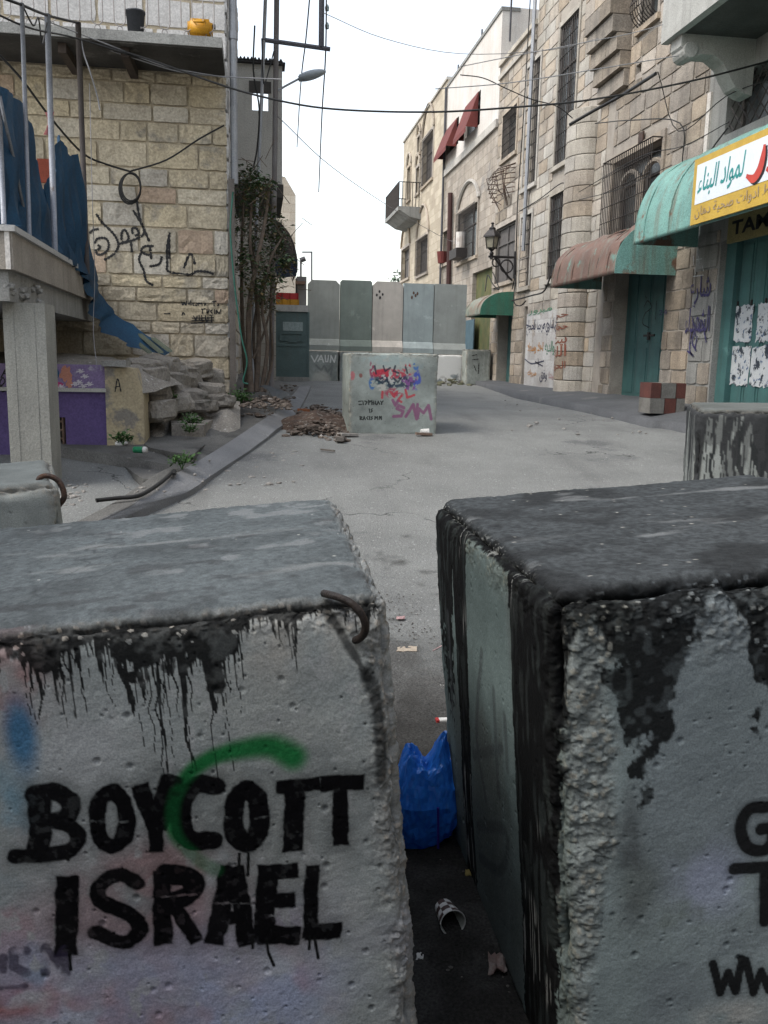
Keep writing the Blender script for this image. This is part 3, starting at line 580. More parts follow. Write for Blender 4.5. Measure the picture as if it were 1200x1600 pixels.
# --- middle block ---------------------------------------------------------
pm0 = atY(545, 679, 11.5); BM = Block(1.19, 1.15, 1.09, (pm0[0], 11.5, pm0[2]-.02), math.radians(.3), math.radians(-.5), r=.02)
def paint_mid(s, P, N, edge, A, peb, pcol, c):
    c = c*np.array([1.05, 1.05, .98]); k = np.where((P[:, 1] < .05) & (N[:, 1] < -.15))[0]; Q = P[k][:, [0, 2]]; cc = c[k]
    zz = lambda x, y: s.front(535+x/7.5, 540+y/7.5)
    def blob(x, y, rx, ry, colr, a, sd, sc=22, th=.42):
        nonlocal cc
        p = zz(x, y); g = np.hypot((Q[:, 0]-p[0])/(rx*.00119), (Q[:, 1]-p[1])/(ry*.00119)); cc = over(cc, colr, sstep(1.15, .75, g+.5*(fbm(P[k], 12, 3, sd)-.5))*sstep(th, th+.1, fbm(P[k], sc, 3, sd+3))*a)
    blob(560, 170, 300, 60, (.30, .38, .38), .6, 601); blob(450, 340, 110, 60, (.42, .04, .07), .95, 602); blob(600, 330, 240, 60, (.40, .05, .08), .9, 603); blob(760, 280, 60, 70, (.38, .05, .07), .95, 604)
    blob(345, 290, 30, 110, (.25, .05, .10), .9, 605); blob(350, 440, 40, 70, (.05, .14, .33), .9, 606); blob(860, 230, 35, 60, (.06, .15, .36), .9, 607); blob(870, 410, 50, 110, (.07, .10, .38), .95, 608); blob(780, 440, 100, 90, (.20, .07, .24), .9, 609)
    blob(600, 420, 230, 80, (.04, .06, .09), .95, 610, 30, .44); blob(600, 560, 110, 60, (.33, .06, .10), .9, 611); blob(480, 400, 120, 60, (.05, .10, .12), .9, 612, 30, .46); blob(560, 390, 170, 60, (.5, .5, .48), .85, 613, 34, .55); blob(460, 490, 60, 40, (.42, .42, .39), .9, 614)
    blob(120, 350, 25, 60, (.45, .1, .12), .7, 615); blob(215, 350, 20, 25, (.2, .06, .05), .8, 616); blob(930, 240, 90, 30, (.2, .25, .26), .5, 617)
    def lines(Ls, wd, colr, a):
        nonlocal cc
        dd = np.full(len(Q), 9.)
        for L in Ls: dd = np.minimum(dd, pdist(Q, [zz(*p) for p in L]))
        cc = over(cc, colr, sstep(1.3, .7, (dd+.006*(fbm(P[k], 40, 2, 620)-.5))/wd)*a)
    lines([[(740, 520), (760, 610), (840, 580)], [(560, 540), (610, 600)], [(640, 540), (600, 590)], [(470, 540), (465, 610)], [(690, 590), (650, 640), (690, 660)], [(400, 300), (480, 290), (520, 340)]], .016, (.42, .05, .07), .85)
    lines([[(380, 240), (395, 330)], [(480, 240), (500, 300), (560, 260)], [(620, 240), (600, 300), (660, 320)], [(740, 250), (760, 320)], [(400, 400), (470, 440), (520, 400), (560, 470)], [(600, 380), (650, 430), (690, 380)]], .012, (.03, .04, .06), .85)
    lines([[(720, 730), (660, 700), (640, 740), (710, 770), (690, 825), (600, 830)], [(745, 830), (830, 690), (870, 860), (880, 690)], [(880, 850), (900, 740), (950, 790), (1010, 700), (1040, 860)], [(590, 640), (620, 700), (650, 650)]], .021, (.22, .07, .16), .8)
    lines([[(190, 655), (225, 650)], [(195, 690), (225, 690)], [(240, 650), (245, 690)], [(262, 650), (290, 660), (270, 690)], [(305, 640), (308, 690)], [(308, 645), (332, 650), (310, 668)], [(345, 645), (346, 690)], [(368, 650), (367, 690)], [(346, 668), (368, 666)], [(388, 650), (386, 680), (400, 692)], [(420, 650), (408, 690)], [(420, 650), (436, 688)], [(446, 650), (460, 668), (476, 648)], [(460, 668), (460, 690)],
           [(315, 740), (318, 780)], [(350, 740), (335, 750), (350, 765), (335, 780)],
           [(205, 830), (208, 868)], [(205, 832), (230, 838), (210, 852), (232, 868)], [(255, 830), (245, 868)], [(255, 830), (270, 868)], [(300, 832), (282, 845), (300, 866)], [(318, 830), (318, 866)], [(352, 832), (336, 838), (352, 852), (336, 866)], [(380, 866), (382, 830), (396, 850), (410, 830), (412, 866)], [(430, 866), (434, 830), (446, 848), (456, 830), (458, 866)]], .008, (.02, .022, .022), .9)
    c[k] = cc; return c
tm = thing('concrete_block', 'single grey concrete block in mid road with red and blue scribbled graffiti', 'concrete block', BM.world((.6, .55, 0)), 'roadblock cubes')
o = link('body', BM.build(240, 40, 220, {(1, 0)}, 63, .012, None, 4, paint_mid, grime=.2), None, tm); o.matrix_basis = Matrix.Translation(BM.T)

# --- barrier of T shaped wall panels standing on cubes ---------------------
YT = 27.0
xs_t = [atY(x, 545, YT)[0] for x in (480, 530.5, 580.5, 628.5, 676, 727)]
zt = [atY(500, 437.5, YT)[2], atY(555, 438, YT)[2], atY(604, 440, YT)[2], atY(652, 443, YT)[2], atY(700, 444, YT)[2]]
zb_ = [atY(500, 546, YT)[2]-.02, atY(555, 548, YT)[2]-.02, atY(604, 549, YT)[2]-.02, atY(652, 551, YT)[2]-.02, atY(700, 553, YT)[2]-.02]
tcol = [(.30, .32, .30), (.19, .23, .21), (.52, .49, .45), (.36, .42, .43), (.33, .355, .345)]
tlab = ['grey precast wall panel with chamfered top corners, leftmost of the barrier row', 'dark green-grey precast wall panel, second from the left in the barrier row', 'pale cream precast wall panel in the middle of the barrier row', 'bluish square-topped precast wall panel, second from the right in the barrier row', 'grey square-topped precast wall panel, rightmost of the barrier row']
for i in range(5):
    x0, x1 = xs_t[i]+.012, xs_t[i+1]-.012; z0, z1 = zb_[i], zt[i]
    mb = MB(); ch = .12 if i in (0, 2) else .05 if i == 1 else .0
    prof = [(x0, z0+.34), (x1, z0+.34), (x1, z1-ch), (x1-ch, z1), (x0+ch, z1), (x0, z1-ch)] if ch else [(x0, z0+.34), (x1, z0+.34), (x1, z1), (x0, z1)]
    mb.prism([(x, YT, z) for x, z in prof], (0, .22, 0))
    t = thing('precast_barrier', tlab[i], 'wall panel', ((x0+x1)/2, YT+.1, z0), 'precast panels of the road barrier')
    mm = mat('precast%d' % i, tcol[i], tuple(v*.8 for v in tcol[i]), 2.2, .88, .3, 40, streak=.25, sc=(.12, .12, .11), patch=tuple(v*1.2 for v in tcol[i]), pscale=2.5, pthr=.62)
    obj('upright', mb, mm, t)
    fm = MB(); fm.prism([(x0-.004, YT+.0, z0+.34), (x0-.004, YT+.24, z0+.34), (x0-.004, YT+.42, z0+.2), (x0-.004, YT+.42, z0), (x0-.004, YT-.12, z0), (x0-.004, YT-.12, z0+.15), (x0-.004, YT-.02, z0+.32)], (x1-x0+.008, 0, 0))
    obj('foot', fm, mm, t)
    if i == 2:
        s_ = MB()
        for a, b in ((.12, .3), (.2, .2), (.3, .28), (.22, .38)): s_.rock((x0+a, YT-.004, z1-.1-b), (.035, .006, .05), int(a*50), 1)
        obj('black_smear', s_, mat('smear', (.05, .05, .05)), t)
    if i == 3:
        s_ = MB()
        for a, b in ((.3, .28), (.36, .36), (.25, .42), (.42, .3)): s_.rock((x0+a, YT-.004, z1-b), (.035, .006, .055), int(a*50), 1)
        obj('rust_mark', s_, mat('rustmark', (.13, .08, .06)), t)
blk = [(481, 529, 'grey cube with white scrawled letters under the leftmost wall panel', (1.0, .98, .92), 0), (530, 577, 'grey cube with dark scrawls under the second wall panel', (.92, .92, .9), 0), (578, 626, 'grey cube under the cream middle wall panel', (1.0, .97, .92), 0), (627, 675, 'grey cube under the bluish wall panel', (.95, .95, .92), 0), (675, 722, 'whitewashed peeling cube under the rightmost wall panel', (1., 1., 1.), 1)]
for i, (a, b, lab, bc, wht) in enumerate(blk):
    x0 = atY(a, 570, YT-.2)[0]; x1 = atY(b, 570, YT-.2)[0]; g = float(roadz((x0+x1)/2, YT))-.04
    B = Block(x1-x0, 1.0, zb_[i]-g-.012, (x0, YT-.24, g), 0, 0, r=.03)
    def pf(s, P, N, edge, A, peb, pcol, c, bc=bc, wht=wht, i=i):
        c = c*np.array(bc); k = np.where(N[:, 1] < -.2)[0]; Q = P[k][:, [0, 2]]; cc = c[k]
        def ln(Ls, wd, colr, al):
            nonlocal cc
            dd = np.full(len(Q), 9.)
            for L in Ls: dd = np.minimum(dd, pdist(Q, L))
            cc = over(cc, colr, sstep(1.3, .7, dd/wd)*al)
        if wht:
            cc = over(cc, (.72, .72, .70), sstep(.36, .5, fbm(P[k], 4, 4, 701)+.12*sstep(.25, .5, P[k][:, 2])-.1*sstep(.2, .0, P[k][:, 2]))); cc = over(cc, (.12, .1, .09), sstep(.62, .72, fbm(P[k], 9, 3, 703))*sstep(.35, .0, Q[:, 1]))
        if i == 0: ln([[(.1, .78), (.2, .6), (.3, .8)], [(.3, .62), (.4, .8), (.47, .6)], [(.34, .68), (.45, .68)], [(.52, .8), (.54, .62), (.6, .62), (.62, .8)], [(.68, .6), (.7, .8), (.8, .6), (.84, .8)]], .018, (.75, .76, .74), .8); ln([[(.25, .5), (.4, .35), (.5, .5), (.6, .3), (.75, .5), (.7, .25)], [(.3, .3), (.6, .15)]], .03, (.12, .13, .13), .5); cc = over(cc, (.5, .49, .45), sstep(.35, .2, np.hypot(Q[:, 0]-.4, Q[:, 1]-.05))*.6)
        if i == 1: ln([[(.2, .5), (.3, .7), (.4, .5), (.3, .35), (.25, .55)], [(.15, .3), (.4, .25)]], .025, (.07, .08, .08), .7)
        c[k] = cc; return c
    t = thing('concrete_cube', lab, 'concrete cube', ((x0+x1)/2, YT+.2, g), 'cubes carrying the barrier panels')
    o = link('body', B.build(60, 20, 56, {(1, 0)}, 90+i, .03, None, 3, pf, grime=.2), None, t); o.matrix_basis = Matrix.Translation(B.T)
# ------------------------------------------------------------------ right side of the street: pavement and facades on the line X = 7
XF = 7.0
PR = lambda u, n, z: (XF-n, u, z)
def fr(px, py, n=0.0): p = atX(px, py, XF-n); return float(p[1]), float(p[2])
def opening(x0, x1, ytop, ybot, n=0.0):
    xm = (x0+x1)/2; u1 = fr(x0, (ytop+ybot)/2, n)[0]; u0 = fr(x1, (ytop+ybot)/2, n)[0]
    return [u0, u1, fr(xm, ybot, n)[1], fr(xm, ytop, n)[1]]
PAV = mat('pavement', (.105, .11, .118), (.08, .084, .09), 1.5, .9, .5, 45, grain=.4, patch=(.15, .15, .15), pscale=1.2, pthr=.62)
e_px = [(1062, 676), (1010, 668), (950, 653), (880, 638), (804, 622), (770, 610), (740, 601)]
E_ = [onroad(x, y) for x, y in e_px]; E_ = [np.array([E_[0][0]-.15, 4.0, 0]), np.array([E_[0][0]-.05, 8.0, 0])]+E_+[np.array([6.9, 33., 0]), np.array([6.9, 60., 0])]
sw = []; 
for e in smooth_line(E_, 6):
    zr = float(roadz(e[0], e[1])); zf = max(1.0, zr+.16); row = [(e[0], e[1], zr-.06), (e[0]+.02, e[1], zr+.115), (e[0]+.16, e[1], zr+.125)]
    for k in range(1, 9):
        t = k/8; row.append((e[0]+.16+(XF+.1-e[0]-.16)*t, e[1], (zr+.125)*(1-t)+zf*t+.012*(random.random()-.5)))
    sw.append(row)
struct('pavement_right', MB().grid(sw), PAV, True)

LIME = mat('limestone', (.46, .40, .33), (.36, .305, .25), 2.2, .9, .5, 22, rnd=.11, hue=.3, streak=.45, sc=(.17, .15, .13), grain=.35, patch=(.33, .29, .25), pscale=1.3, pthr=.58, soot=((.13, .12, .105), .8, .7))
LIMEW = mat('pale_limestone', (.48, .45, .40), (.39, .36, .315), 2.0, .88, .45, 22, rnd=.09, hue=.3, streak=.45, sc=(.2, .18, .16), grain=.32, patch=(.36, .33, .29), pscale=1.1, pthr=.6, soot=((.16, .15, .135), .7, .6))
LIMED = mat('weathered_limestone', (.36, .315, .26), (.25, .215, .18), 2.4, .92, .7, 20, rnd=.12, hue=.25, soot=((.09, .082, .072), .9, .75), streak=.6, sc=(.08, .075, .07), grain=.35)
MORT = mat('mortar', (.38, .345, .30), (.29, .26, .23), 3, .95, .5, 30)
CONC = mat('grey_concrete', (.30, .30, .285), (.22, .22, .21), 1.8, .9, .4, 30, streak=.5, sc=(.06, .06, .06), grain=.3)
CONCP = mat('pale_concrete', (.42, .42, .40), (.33, .33, .31), 1.8, .9, .35, 30, streak=.35, sc=(.12, .12, .11))
PLAW = mat('white_plaster', (.62, .60, .57), (.54, .50, .46), 1.2, .9, .3, 18, streak=.3, sc=(.38, .32, .28), patch=(.45, .40, .36), pscale=.8, pthr=.62)
PLAC = mat('cream_plaster', (.52, .46, .36), (.45, .39, .31), 1.0, .9, .35, 16, streak=.3, sc=(.32, .27, .21), brick=(.55, .28, (.72, .7, .66), 1))
STNE = mat('coursed_stone', (.45, .40, .34), (.34, .30, .26), 1.6, .92, .6, 14, soot=((.14, .125, .11), .6, .7), streak=.5, sc=(.2, .18, .16), brick=(.5, .27, (.6, .57, .54), 1), patch=(.27, .25, .23), pscale=1.1, pthr=.58)
STND = mat('coursed_stone_tan', (.50, .43, .34), (.42, .35, .28), 1.6, .92, .5, 14, streak=.4, sc=(.25, .2, .17), brick=(.55, .29, (.65, .6, .55), 1))
IRON = mat('dark_iron', (.035, .033, .033), (.06, .05, .045), 20, .6, .2, 90, metal=.4)
DARK = mat('dark_interior', (.03, .03, .033), (.02, .02, .022), 4, .5, 0, grain=0)
GLASS = mat('dusty_glass', (.06, .07, .075), (.09, .095, .095), 5, .25, .0, spec=.5, grain=.1)
WOODG = mat('grey_shutter_wood', (.13, .12, .115), (.085, .08, .078), 8, .85, .3, 40, streak=.4, sc=(.05, .045, .04))
TEAL = mat('teal_door_paint', (.06, .155, .15), (.045, .11, .11), 2.5, .6, .3, 40, streak=.65, sc=(.05, .07, .065), patch=(.10, .22, .21), pscale=3, pthr=.64, spec=.4)
TEALA = mat('turquoise_sheet', (.19, .37, .33), (.14, .28, .255), 2.5, .65, .35, 25, streak=.75, sc=(.15, .10, .07), patch=(.17, .105, .075), pscale=1.9, pthr=.555, spec=.3, grain=.35)
RUSTA = mat('rusted_sheet', (.20, .125, .10), (.14, .09, .075), 2.2, .75, .35, 25, patch=(.15, .32, .28), pscale=1.3, pthr=.60, streak=.4, sc=(.22, .33, .28), spec=.3)
GRNA = mat('green_sheet', (.04, .17, .115), (.035, .12, .085), 2.5, .55, .3, 25, streak=.4, sc=(.09, .07, .04), patch=(.12, .09, .05), pscale=2.2, pthr=.64, spec=.35)
RUSTG = mat('rust_green_sheet', (.20, .26, .22), (.24, .16, .12), 3, .7, .3, 25, streak=.5, sc=(.2, .1, .06))

def stone_variants(n=8, seed=0, rough=.06, gx=4, gz=3):
    out = []
    for s in range(n):
        r = random.Random(seed+s); V = []; F = []
        for i in range(gx+1):
            for j in range(gz+1):
                x = -.5+i/gx; z = -.5+j/gz; ed = i in (0, gx) or j in (0, gz); cn = i in (0, gx) and j in (0, gz)
                y = 1-(.22 if cn else .11 if ed else 0)-r.random()*rough*(1 if ed else 3)
                x += (0 if not ed else -math.copysign(.012+.018*r.random(), x) if i in (0, gx) else 0); z += -math.copysign(.02+.03*r.random(), z) if j in (0, gz) else 0
                if cn: x *= 1-.03*r.random(); z *= 1-.08*r.random()
                V.append((x, y, z))
        b = gz+1
        for i in range(gx):
            for j in range(gz): F.append((i*b+j, i*b+j+1, (i+1)*b+j+1, (i+1)*b+j))
        ring = [i*b for i in range(gx+1)]+[gx*b+j for j in range(1, gz+1)]+[i*b+gz for i in range(gx-1, -1, -1)]+[j for j in range(gz-1, 0, -1)]
        o = len(V); V += [(V[k][0], 0, V[k][2]) for k in ring]
        m = len(ring)
        for a in range(m): F.append((ring[a], ring[(a+1) % m], o+(a+1) % m, o+a))
        me = mesh_np('stone', V, F); out.append(me)
    return out
VAR = stone_variants(8, 1, .05); VARR = stone_variants(12, 40, .13, 6, 4)
_vc = {}
def stone_mesh(var, k, m):
    key = (id(var), k, m.name)
    if key not in _vc: me = var[k].copy(); me.materials.append(m); _vc[key] = me
    return _vc[key]
def lay_stones(parent, rot, origin, rects, var, mats, n0, dep, jit=.006, cap=300, stuffname='stone_course', rng=None, name='stone', tri=None):
    """rects: (u0,u1,z0,z1) on the wall; rot turns local x->u, y->outward"""
    R = Matrix.Rotation(rot, 4, 'Z'); rng = rng or random.Random(3); rest = MB(); cnt = 0
    for (u0, u1, z0, z1) in rects:
        k = rng.randrange(len(var)); m = rng.choice(mats); dn = n0+rng.uniform(-jit, jit)
        M_ = Matrix.Translation(origin) @ R @ Matrix.Translation(((u0+u1)/2, dn, (z0+z1)/2)) @ Matrix.Rotation(rng.uniform(-.006, .006), 4, 'Y') @ Matrix.Diagonal(((u1-u0)*rng.choice((1, -1)), dep, (z1-z0), 1))
        if cnt < cap:
            o = link(name, stone_mesh(var, k, m), None, parent); o.matrix_basis = M_; cnt += 1
        else:
            me = var[k]; rest.add([tuple(M_ @ v.co) for v in me.vertices], [tuple(p.vertices) for p in me.polygons])
        if tri is not None:
            me = var[k]; tri.add([tuple(M_ @ v.co) for v in me.vertices], [tuple(p.vertices) for p in me.polygons])
    if rest.v: tag(obj(stuffname, rest, mats[0], parent), kind='stuff')
def courses(u0, u1, z0, z1, ch, lmin, lmax, ops, rng, gap=.004, chj=0.0):
    out = []; z = z0
    while z < z1-.06:
        h = ch*(1+rng.uniform(-chj, chj)); zt_ = min(z+h, z1); u = u0-rng.uniform(0, lmax*.5)
        while u < u1:
            l = rng.uniform(lmin, lmax); a, b = max(u, u0), min(u+l, u1); u += l
            if b-a < .07: continue
            segs = [(a, b)]
            for (p, q, r, s_) in ops:
                if s_ <= z+.04 or r >= zt_-.04: continue
                ns = []
                for (c, d) in segs:
                    if q <= c or p >= d: ns.append((c, d)); continue
                    if p-c > .07: ns.append((c, p))
                    if d-q > .07: ns.append((q, d))
                segs = ns
            out += [(c+gap, d-gap, z+gap, zt_-gap) for c, d in segs]
        z = zt_
    return out
def wall_holes(P, u0, u1, z0, z1, n0, n1, ops):
    us = sorted({u0, u1, *[min(max(v, u0), u1) for o in ops for v in o[:2]]}); zs = sorted({z0, z1, *[min(max(v, z0), z1) for o in ops for v in o[2:4]]})
    mb = MB()
    for a, b in zip(us[:-1], us[1:]):
        run = None
        for c, d in list(zip(zs[:-1], zs[1:]))+[(None, None)]:
            hole = c is None or any(o[0] < (a+b)/2 < o[1] and o[2] < (c+d)/2 < o[3] for o in ops)
            if hole:
                if run: mb.box(P, a, b, n0, n1, run[0], run[1]); run = None
            else: run = (run[0], d) if run else (c, d)
    return mb
def grille(P, o, n, du, dz, r=.012, diag=False):
    mb = MB(); u0, u1, z0, z1 = o
    if diag:
        st = .16; k = -(z1-z0)
        while k < (u1-u0):
            for sgn in (1, -1):
                pts = []
                for t in np.linspace(0, z1-z0, 9):
                    uu = k+t if sgn > 0 else (u1-u0)-k-t
                    if 0 <= uu <= u1-u0: pts.append(P(u0+uu, n, z0+t))
                if len(pts) > 1: mb.tube([pts[0], pts[-1]], r, 4)
            k += st*1.4
    else:
        for u in np.linspace(u0, u1, max(2, int(round((u1-u0)/du))+1)): mb.tube([P(u, n, z0), P(u, n, z1)], r, 4)
        for z in np.linspace(z0, z1, max(2, int(round((z1-z0)/dz))+1)): mb.tube([P(u0, n+r*1.2, z), P(u1, n+r*1.2, z)], r, 4)
    return mb
def window(parent, P, o, depth=.22, pane=GLASS, trim=None, du=.13, dz=.3, gn=.03, bars=True, sill=True, tw=.13, mull=True, diag=False):
    u0, u1, z0, z1 = o
    w = obj('window', MB().box(P, u0-.01, u1+.01, -depth-.03, -depth, z0-.01, z1+.01), pane, parent)
    f = MB(); fw = .05
    f.box(P, u0, u0+fw, -depth, -depth+.05, z0, z1); f.box(P, u1-fw, u1, -depth, -depth+.05, z0, z1); f.box(P, u0+fw, u1-fw, -depth, -depth+.05, z1-fw, z1); f.box(P, u0+fw, u1-fw, -depth, -depth+.05, z0, z0+fw)
    if mull: f.box(P, (u0+u1)/2-.025, (u0+u1)/2+.025, -depth+.001, -depth+.04, z0+fw, z1-fw); f.box(P, u0+fw, (u0+u1)/2-.025, -depth+.001, -depth+.04, z0+(z1-z0)*.68, z0+(z1-z0)*.68+.04); f.box(P, (u0+u1)/2+.025, u1-fw, -depth+.001, -depth+.04, z0+(z1-z0)*.68, z0+(z1-z0)*.68+.04)
    obj('frame', f, WOODG, w)
    if bars: obj('grille', grille(P, (u0+.01, u1-.01, z0+.02, z1-.02), gn, du, dz, .011, diag), IRON, w)
    if trim is not None:
        t = MB(); t.box(P, u0-tw, u1+tw, -.02, .045, z1, z1+tw*1.3); t.box(P, u0-tw, u0, -.02, .04, z0, z1); t.box(P, u1, u1+tw, -.02, .04, z0, z1)
        obj('surround', t, trim, w)
        if sill: obj('sill', MB().box(P, u0-tw-.03, u1+tw+.03, -.02, .085, z0-.10, z0), trim, w)
    return w
def grow(o, m): return (o[0]-m, o[1]+m, o[2]-m, o[3]+m*1.3)
rngR = random.Random(21)
ZG = .95
# ---- building A: nearest, with balcony and shop sign ------------------------
UA0, UA1 = 5.0, 13.62
bA = thing('corner_shop_building', 'grey plastered building at right edge with overhanging balcony and barred window above the shop sign', 'building', (XF+1, 9.5, ZG))
oWA = [fr(1225, 150)[0], fr(1137, 150)[0], 4.62, 5.72]; oWA[2] = fr(1138, 209)[1]; oWA[3] = fr(1138, 128)[1]
uD1 = fr(1117, 500)[0]; oD1 = [uD1-2.9, uD1, ZG, fr(1135, 372, -.1)[1]-.05]
obj('wall', wall_holes(PR, UA0, UA1, ZG-.4, 12, -.4, 0, [oWA, oD1]), CONC, bA)
window(bA, PR, oWA, .3, GLASS, None, diag=True, mull=False, gn=-.04)
g_ = fr(1035, 67, 1.2); zB = g_[1]; uB = g_[0]
bal = obj('balcony', MB().box(PR, UA0, uB, .001, 1.2, zB, zB+.16), CONC, bA)
obj('soot_shade_soffit', MB().box(PR, UA0, uB-.01, .002, 1.095, zB-.012, zB-.001), mat('soffit_shade_grey', (.055, .055, .052), (.09, .09, .085), 1.5, .95, .3, 20), bal)  # shade under this balcony is put into the dark soffit colour
obj('parapet', MB().box(PR, UA0, uB+.02, 1.1, 1.215, zB-.02, zB+4).box(PR, uB-.1, uB+.02, .002, 1.099, zB+.16, zB+4), CONCP, bal)
for cu in (uB-.12, uB-3.2):
    cp = [(0, zB), (1.12, zB), (1.12, zB-.17), (1.04, zB-.26), (.92, zB-.30), (.80, zB-.26), (.62, zB-.26), (.46, zB-.36), (.36, zB-.52), (.26, zB-.66), (.10, zB-.74), (0, zB-.76)]
    obj('bracket', MB().prism([PR(cu-.32, n+.001, z-.001) for n, z in cp], (0, .32, 0)).lathe(PR(cu-.34, .98, zB-.22), [(0, 0), (.10, 0), (.115, .03), (.115, .33), (.10, .36), (0, .36)], 14, (0, 1, 0)), CONCP, bal)
obj('white_edge', MB().box(PR, UA1-.11, UA1, .0, .03, fr(1095, 243)[1], fr(1097, 153)[1]), PLAW, bA)
pier = [uD1+.03, UA1, ZG-.1, fr(1105, 385)[1]]
rects = courses(pier[0], pier[1], ZG-.02, pier[3]+.2, .36, .35, .75, [], rngR); lay_stones(bA, math.pi/2, (XF, 0, 0), rects, VAR, [LIMED, MATS['grey_concrete']], -.01, .035, rng=rngR)
# folding shop doors
dr = obj('shop_door', MB().box(PR, oD1[0], oD1[1], -.4, -.26, ZG, oD1[3]), TEAL, bA); dr['label'] = 'teal panelled metal shop door with torn posters'
nleaf = 7; lw = (oD1[1]-oD1[0]-.28)/nleaf; du0 = oD1[1]-.28
obj('door_frame', MB().box(PR, oD1[1]-.28, oD1[1], -.25, -.10, ZG, oD1[3]), TEAL, dr)
for k in range(nleaf):
    a, b = du0-(k+1)*lw+.008, du0-k*lw-.008; pm = MB().box(PR, a, b, -.25, -.2, ZG+.02, oD1[3])
    hz = oD1[3]-ZG
    for za, zb2 in ((.04, .29), (.32, .56), (.60, .96)): pm.box(PR, a+.05, b-.05, -.199, -.185, ZG+hz*za, ZG+hz*zb2)
    obj('leaf', pm, TEAL, dr)
    obj('hinge', MB().box(PR, b-.02, b+.012, -.199, -.178, ZG+hz*.56, ZG+hz*.64).box(PR, b-.02, b+.012, -.199, -.178, ZG+hz*.24, ZG+hz*.32), IRON, dr)
# posters
PAPER = mat('photocopied_poster', (.52, .54, .55), (.42, .45, .48), 6, .9, .1, 30, patch=(.035, .045, .06), pscale=7, pthr=.53, spotp=((.10, .14, .22), 11, .6), grain=.15)
pp = [(1148, 1176, 478, 534), (1183, 1207, 474, 533), (1142, 1172, 543, 602), (1173, 1204, 541, 604)]
plab = ['torn black and white poster on teal door, upper left of the four', 'torn poster with dark figure on teal door, upper right of the four', 'torn poster on teal door, lower left of the four', 'poster with dark arched shape on teal door, lower right of the four']
for i, (a, b, c, d) in enumerate(pp):
    q = opening(a, b, c, d, -.18); r = random.Random(i); ed = []
    for k in range(36):
        t = k/36*4; s_ = int(t); f = t-s_
        uv = [(f, 0), (1, f), (1-f, 1), (0, 1-f)][s_]; j = .05
        ed.append(PR(q[0]+(q[1]-q[0])*min(max(uv[0]+r.uniform(-j, j), 0), 1), -.178, q[2]+(q[3]-q[2])*(uv[1]+r.uniform(-j, j))))
    tag(obj('poster', MB().prism(ed, (-.003, 0, 0)), PAPER, None), plab[i], 'poster', 'posters on the teal shop door')
# sign boards
YEL = mat('yellow_sign', (.50, .33, .05), (.42, .27, .04), 4, .5, .05, 20, spec=.4, grain=.1); WHT = mat('white_sign', (.66, .70, .74), (.60, .65, .70), 3, .45, .03, 20, spec=.4, grain=.06)
NSG = 1.2
sTL = fr(1087, 250, NSG); sBL = fr(1077, 353, NSG); us = (sTL[0]+sBL[0])/2; zs0 = sBL[1]; zs1 = fr(1087, 250, NSG)[1]
sg = thing('shop_sign', 'yellow bordered white shop sign with green and red Arabic lettering above right awning', 'sign', PR(us-1.5, NSG, zs0))
obj('board', MB().box(PR, us-3.4, us, NSG-.03, NSG, zs0, zs1), YEL, sg)
zw0 = zs0+(zs1-zs0)*.30; zw1 = zs1-(zs1-zs0)*.10
obj('white_field', MB().box(PR, us-3.3, us-.09, NSG, NSG+.004, zw0, zw1), WHT, sg)
SIGG = mat('sign_green', (.03, .25, .24), (.02, .2, .2), 5, .5, 0, grain=0); SIGR = mat('sign_red', (.5, .06, .04), (.42, .05, .04), 5, .5, 0, grain=0); SIGK = mat('sign_black', (.012, .012, .015), rough=.5, bump=0, grain=0); SIGP = mat('sign_violet', (.32, .24, .16), rough=.6, bump=0, grain=0)
def sq(x0, x1, z0, z1, sl=0.0): return [PR(x0, NSG+.004, z0), PR(x1, NSG+.004, z0), PR(x1-sl, NSG+.004, z1), PR(x0-sl, NSG+.004, z1)]
uR = fr(1163, 260, NSG)[0]; hS = zw1-zw0
text_part('lettering', arab('لمواد البناء'), sq(us-.13, uR+.03, zw0+hS*.12, zw0+hS*.88, .06), SIGG, sg, .0025, (-1, 0, 0), .012)
def rib(P, pts, wid, n):
    pts = [np.asarray(p, float) for p in smooth_line(pts, 6)]; V = []; m = len(pts)
    for i, p in enumerate(pts):
        t = pts[min(i+1, m-1)]-pts[max(i-1, 0)]; t /= np.linalg.norm(t)+1e-9; q = np.array([-t[1], t[0]]); w_ = wid*math.sin(math.pi*min(max((i+.5)/m, .07), .93))**.6
        V += [P(p[0]+q[0]*w_, n, p[1]+q[1]*w_), P(p[0]-q[0]*w_, n, p[1]-q[1]*w_)]
    return MB().add(V, [(2*i, 2*i+1, 2*i+3, 2*i+2) for i in range(m-1)])
zp = lambda x, y: fr(1050+x/7.27, 180+y/7.27, NSG)
big = [zp(1060, 330), zp(1040, 470), zp(1000, 620), zp(930, 720), zp(850, 690)]
obj('lettering_shadow', rib(PR, [(u-.035, z-.02) for u, z in big], .07, NSG+.006), SIGK, sg); obj('red_letter', rib(PR, big, .062, NSG+.0085), SIGR, sg)
obj('red_letter', rib(PR, [(u-.42, z+.0) for u, z in big], .062, NSG+.0085), SIGR, sg)
tag(text_part('small_lettering', arab('اسمنت حديد بلاط ادوات صحية دهان'), sq(us-.12, us-3.2, zs0+.06, zs0+(zs1-zs0)*.26), SIGP, sg, .0025, (-1, 0, 0)), kind='stuff')
YELD = mat('old_yellow_board', (.28, .24, .10), (.2, .18, .09), 3, .7, .1, 20)
q0 = fr(1139, 337, .08); q1 = fr(1143, 379, .08); zt1, zt0 = q0[1]-.02, q1[1]
s2 = thing('door_sign', 'dull yellow board with black capital letters over the teal door under the awning', 'sign', PR(q0[0]-1, .08, zt0))
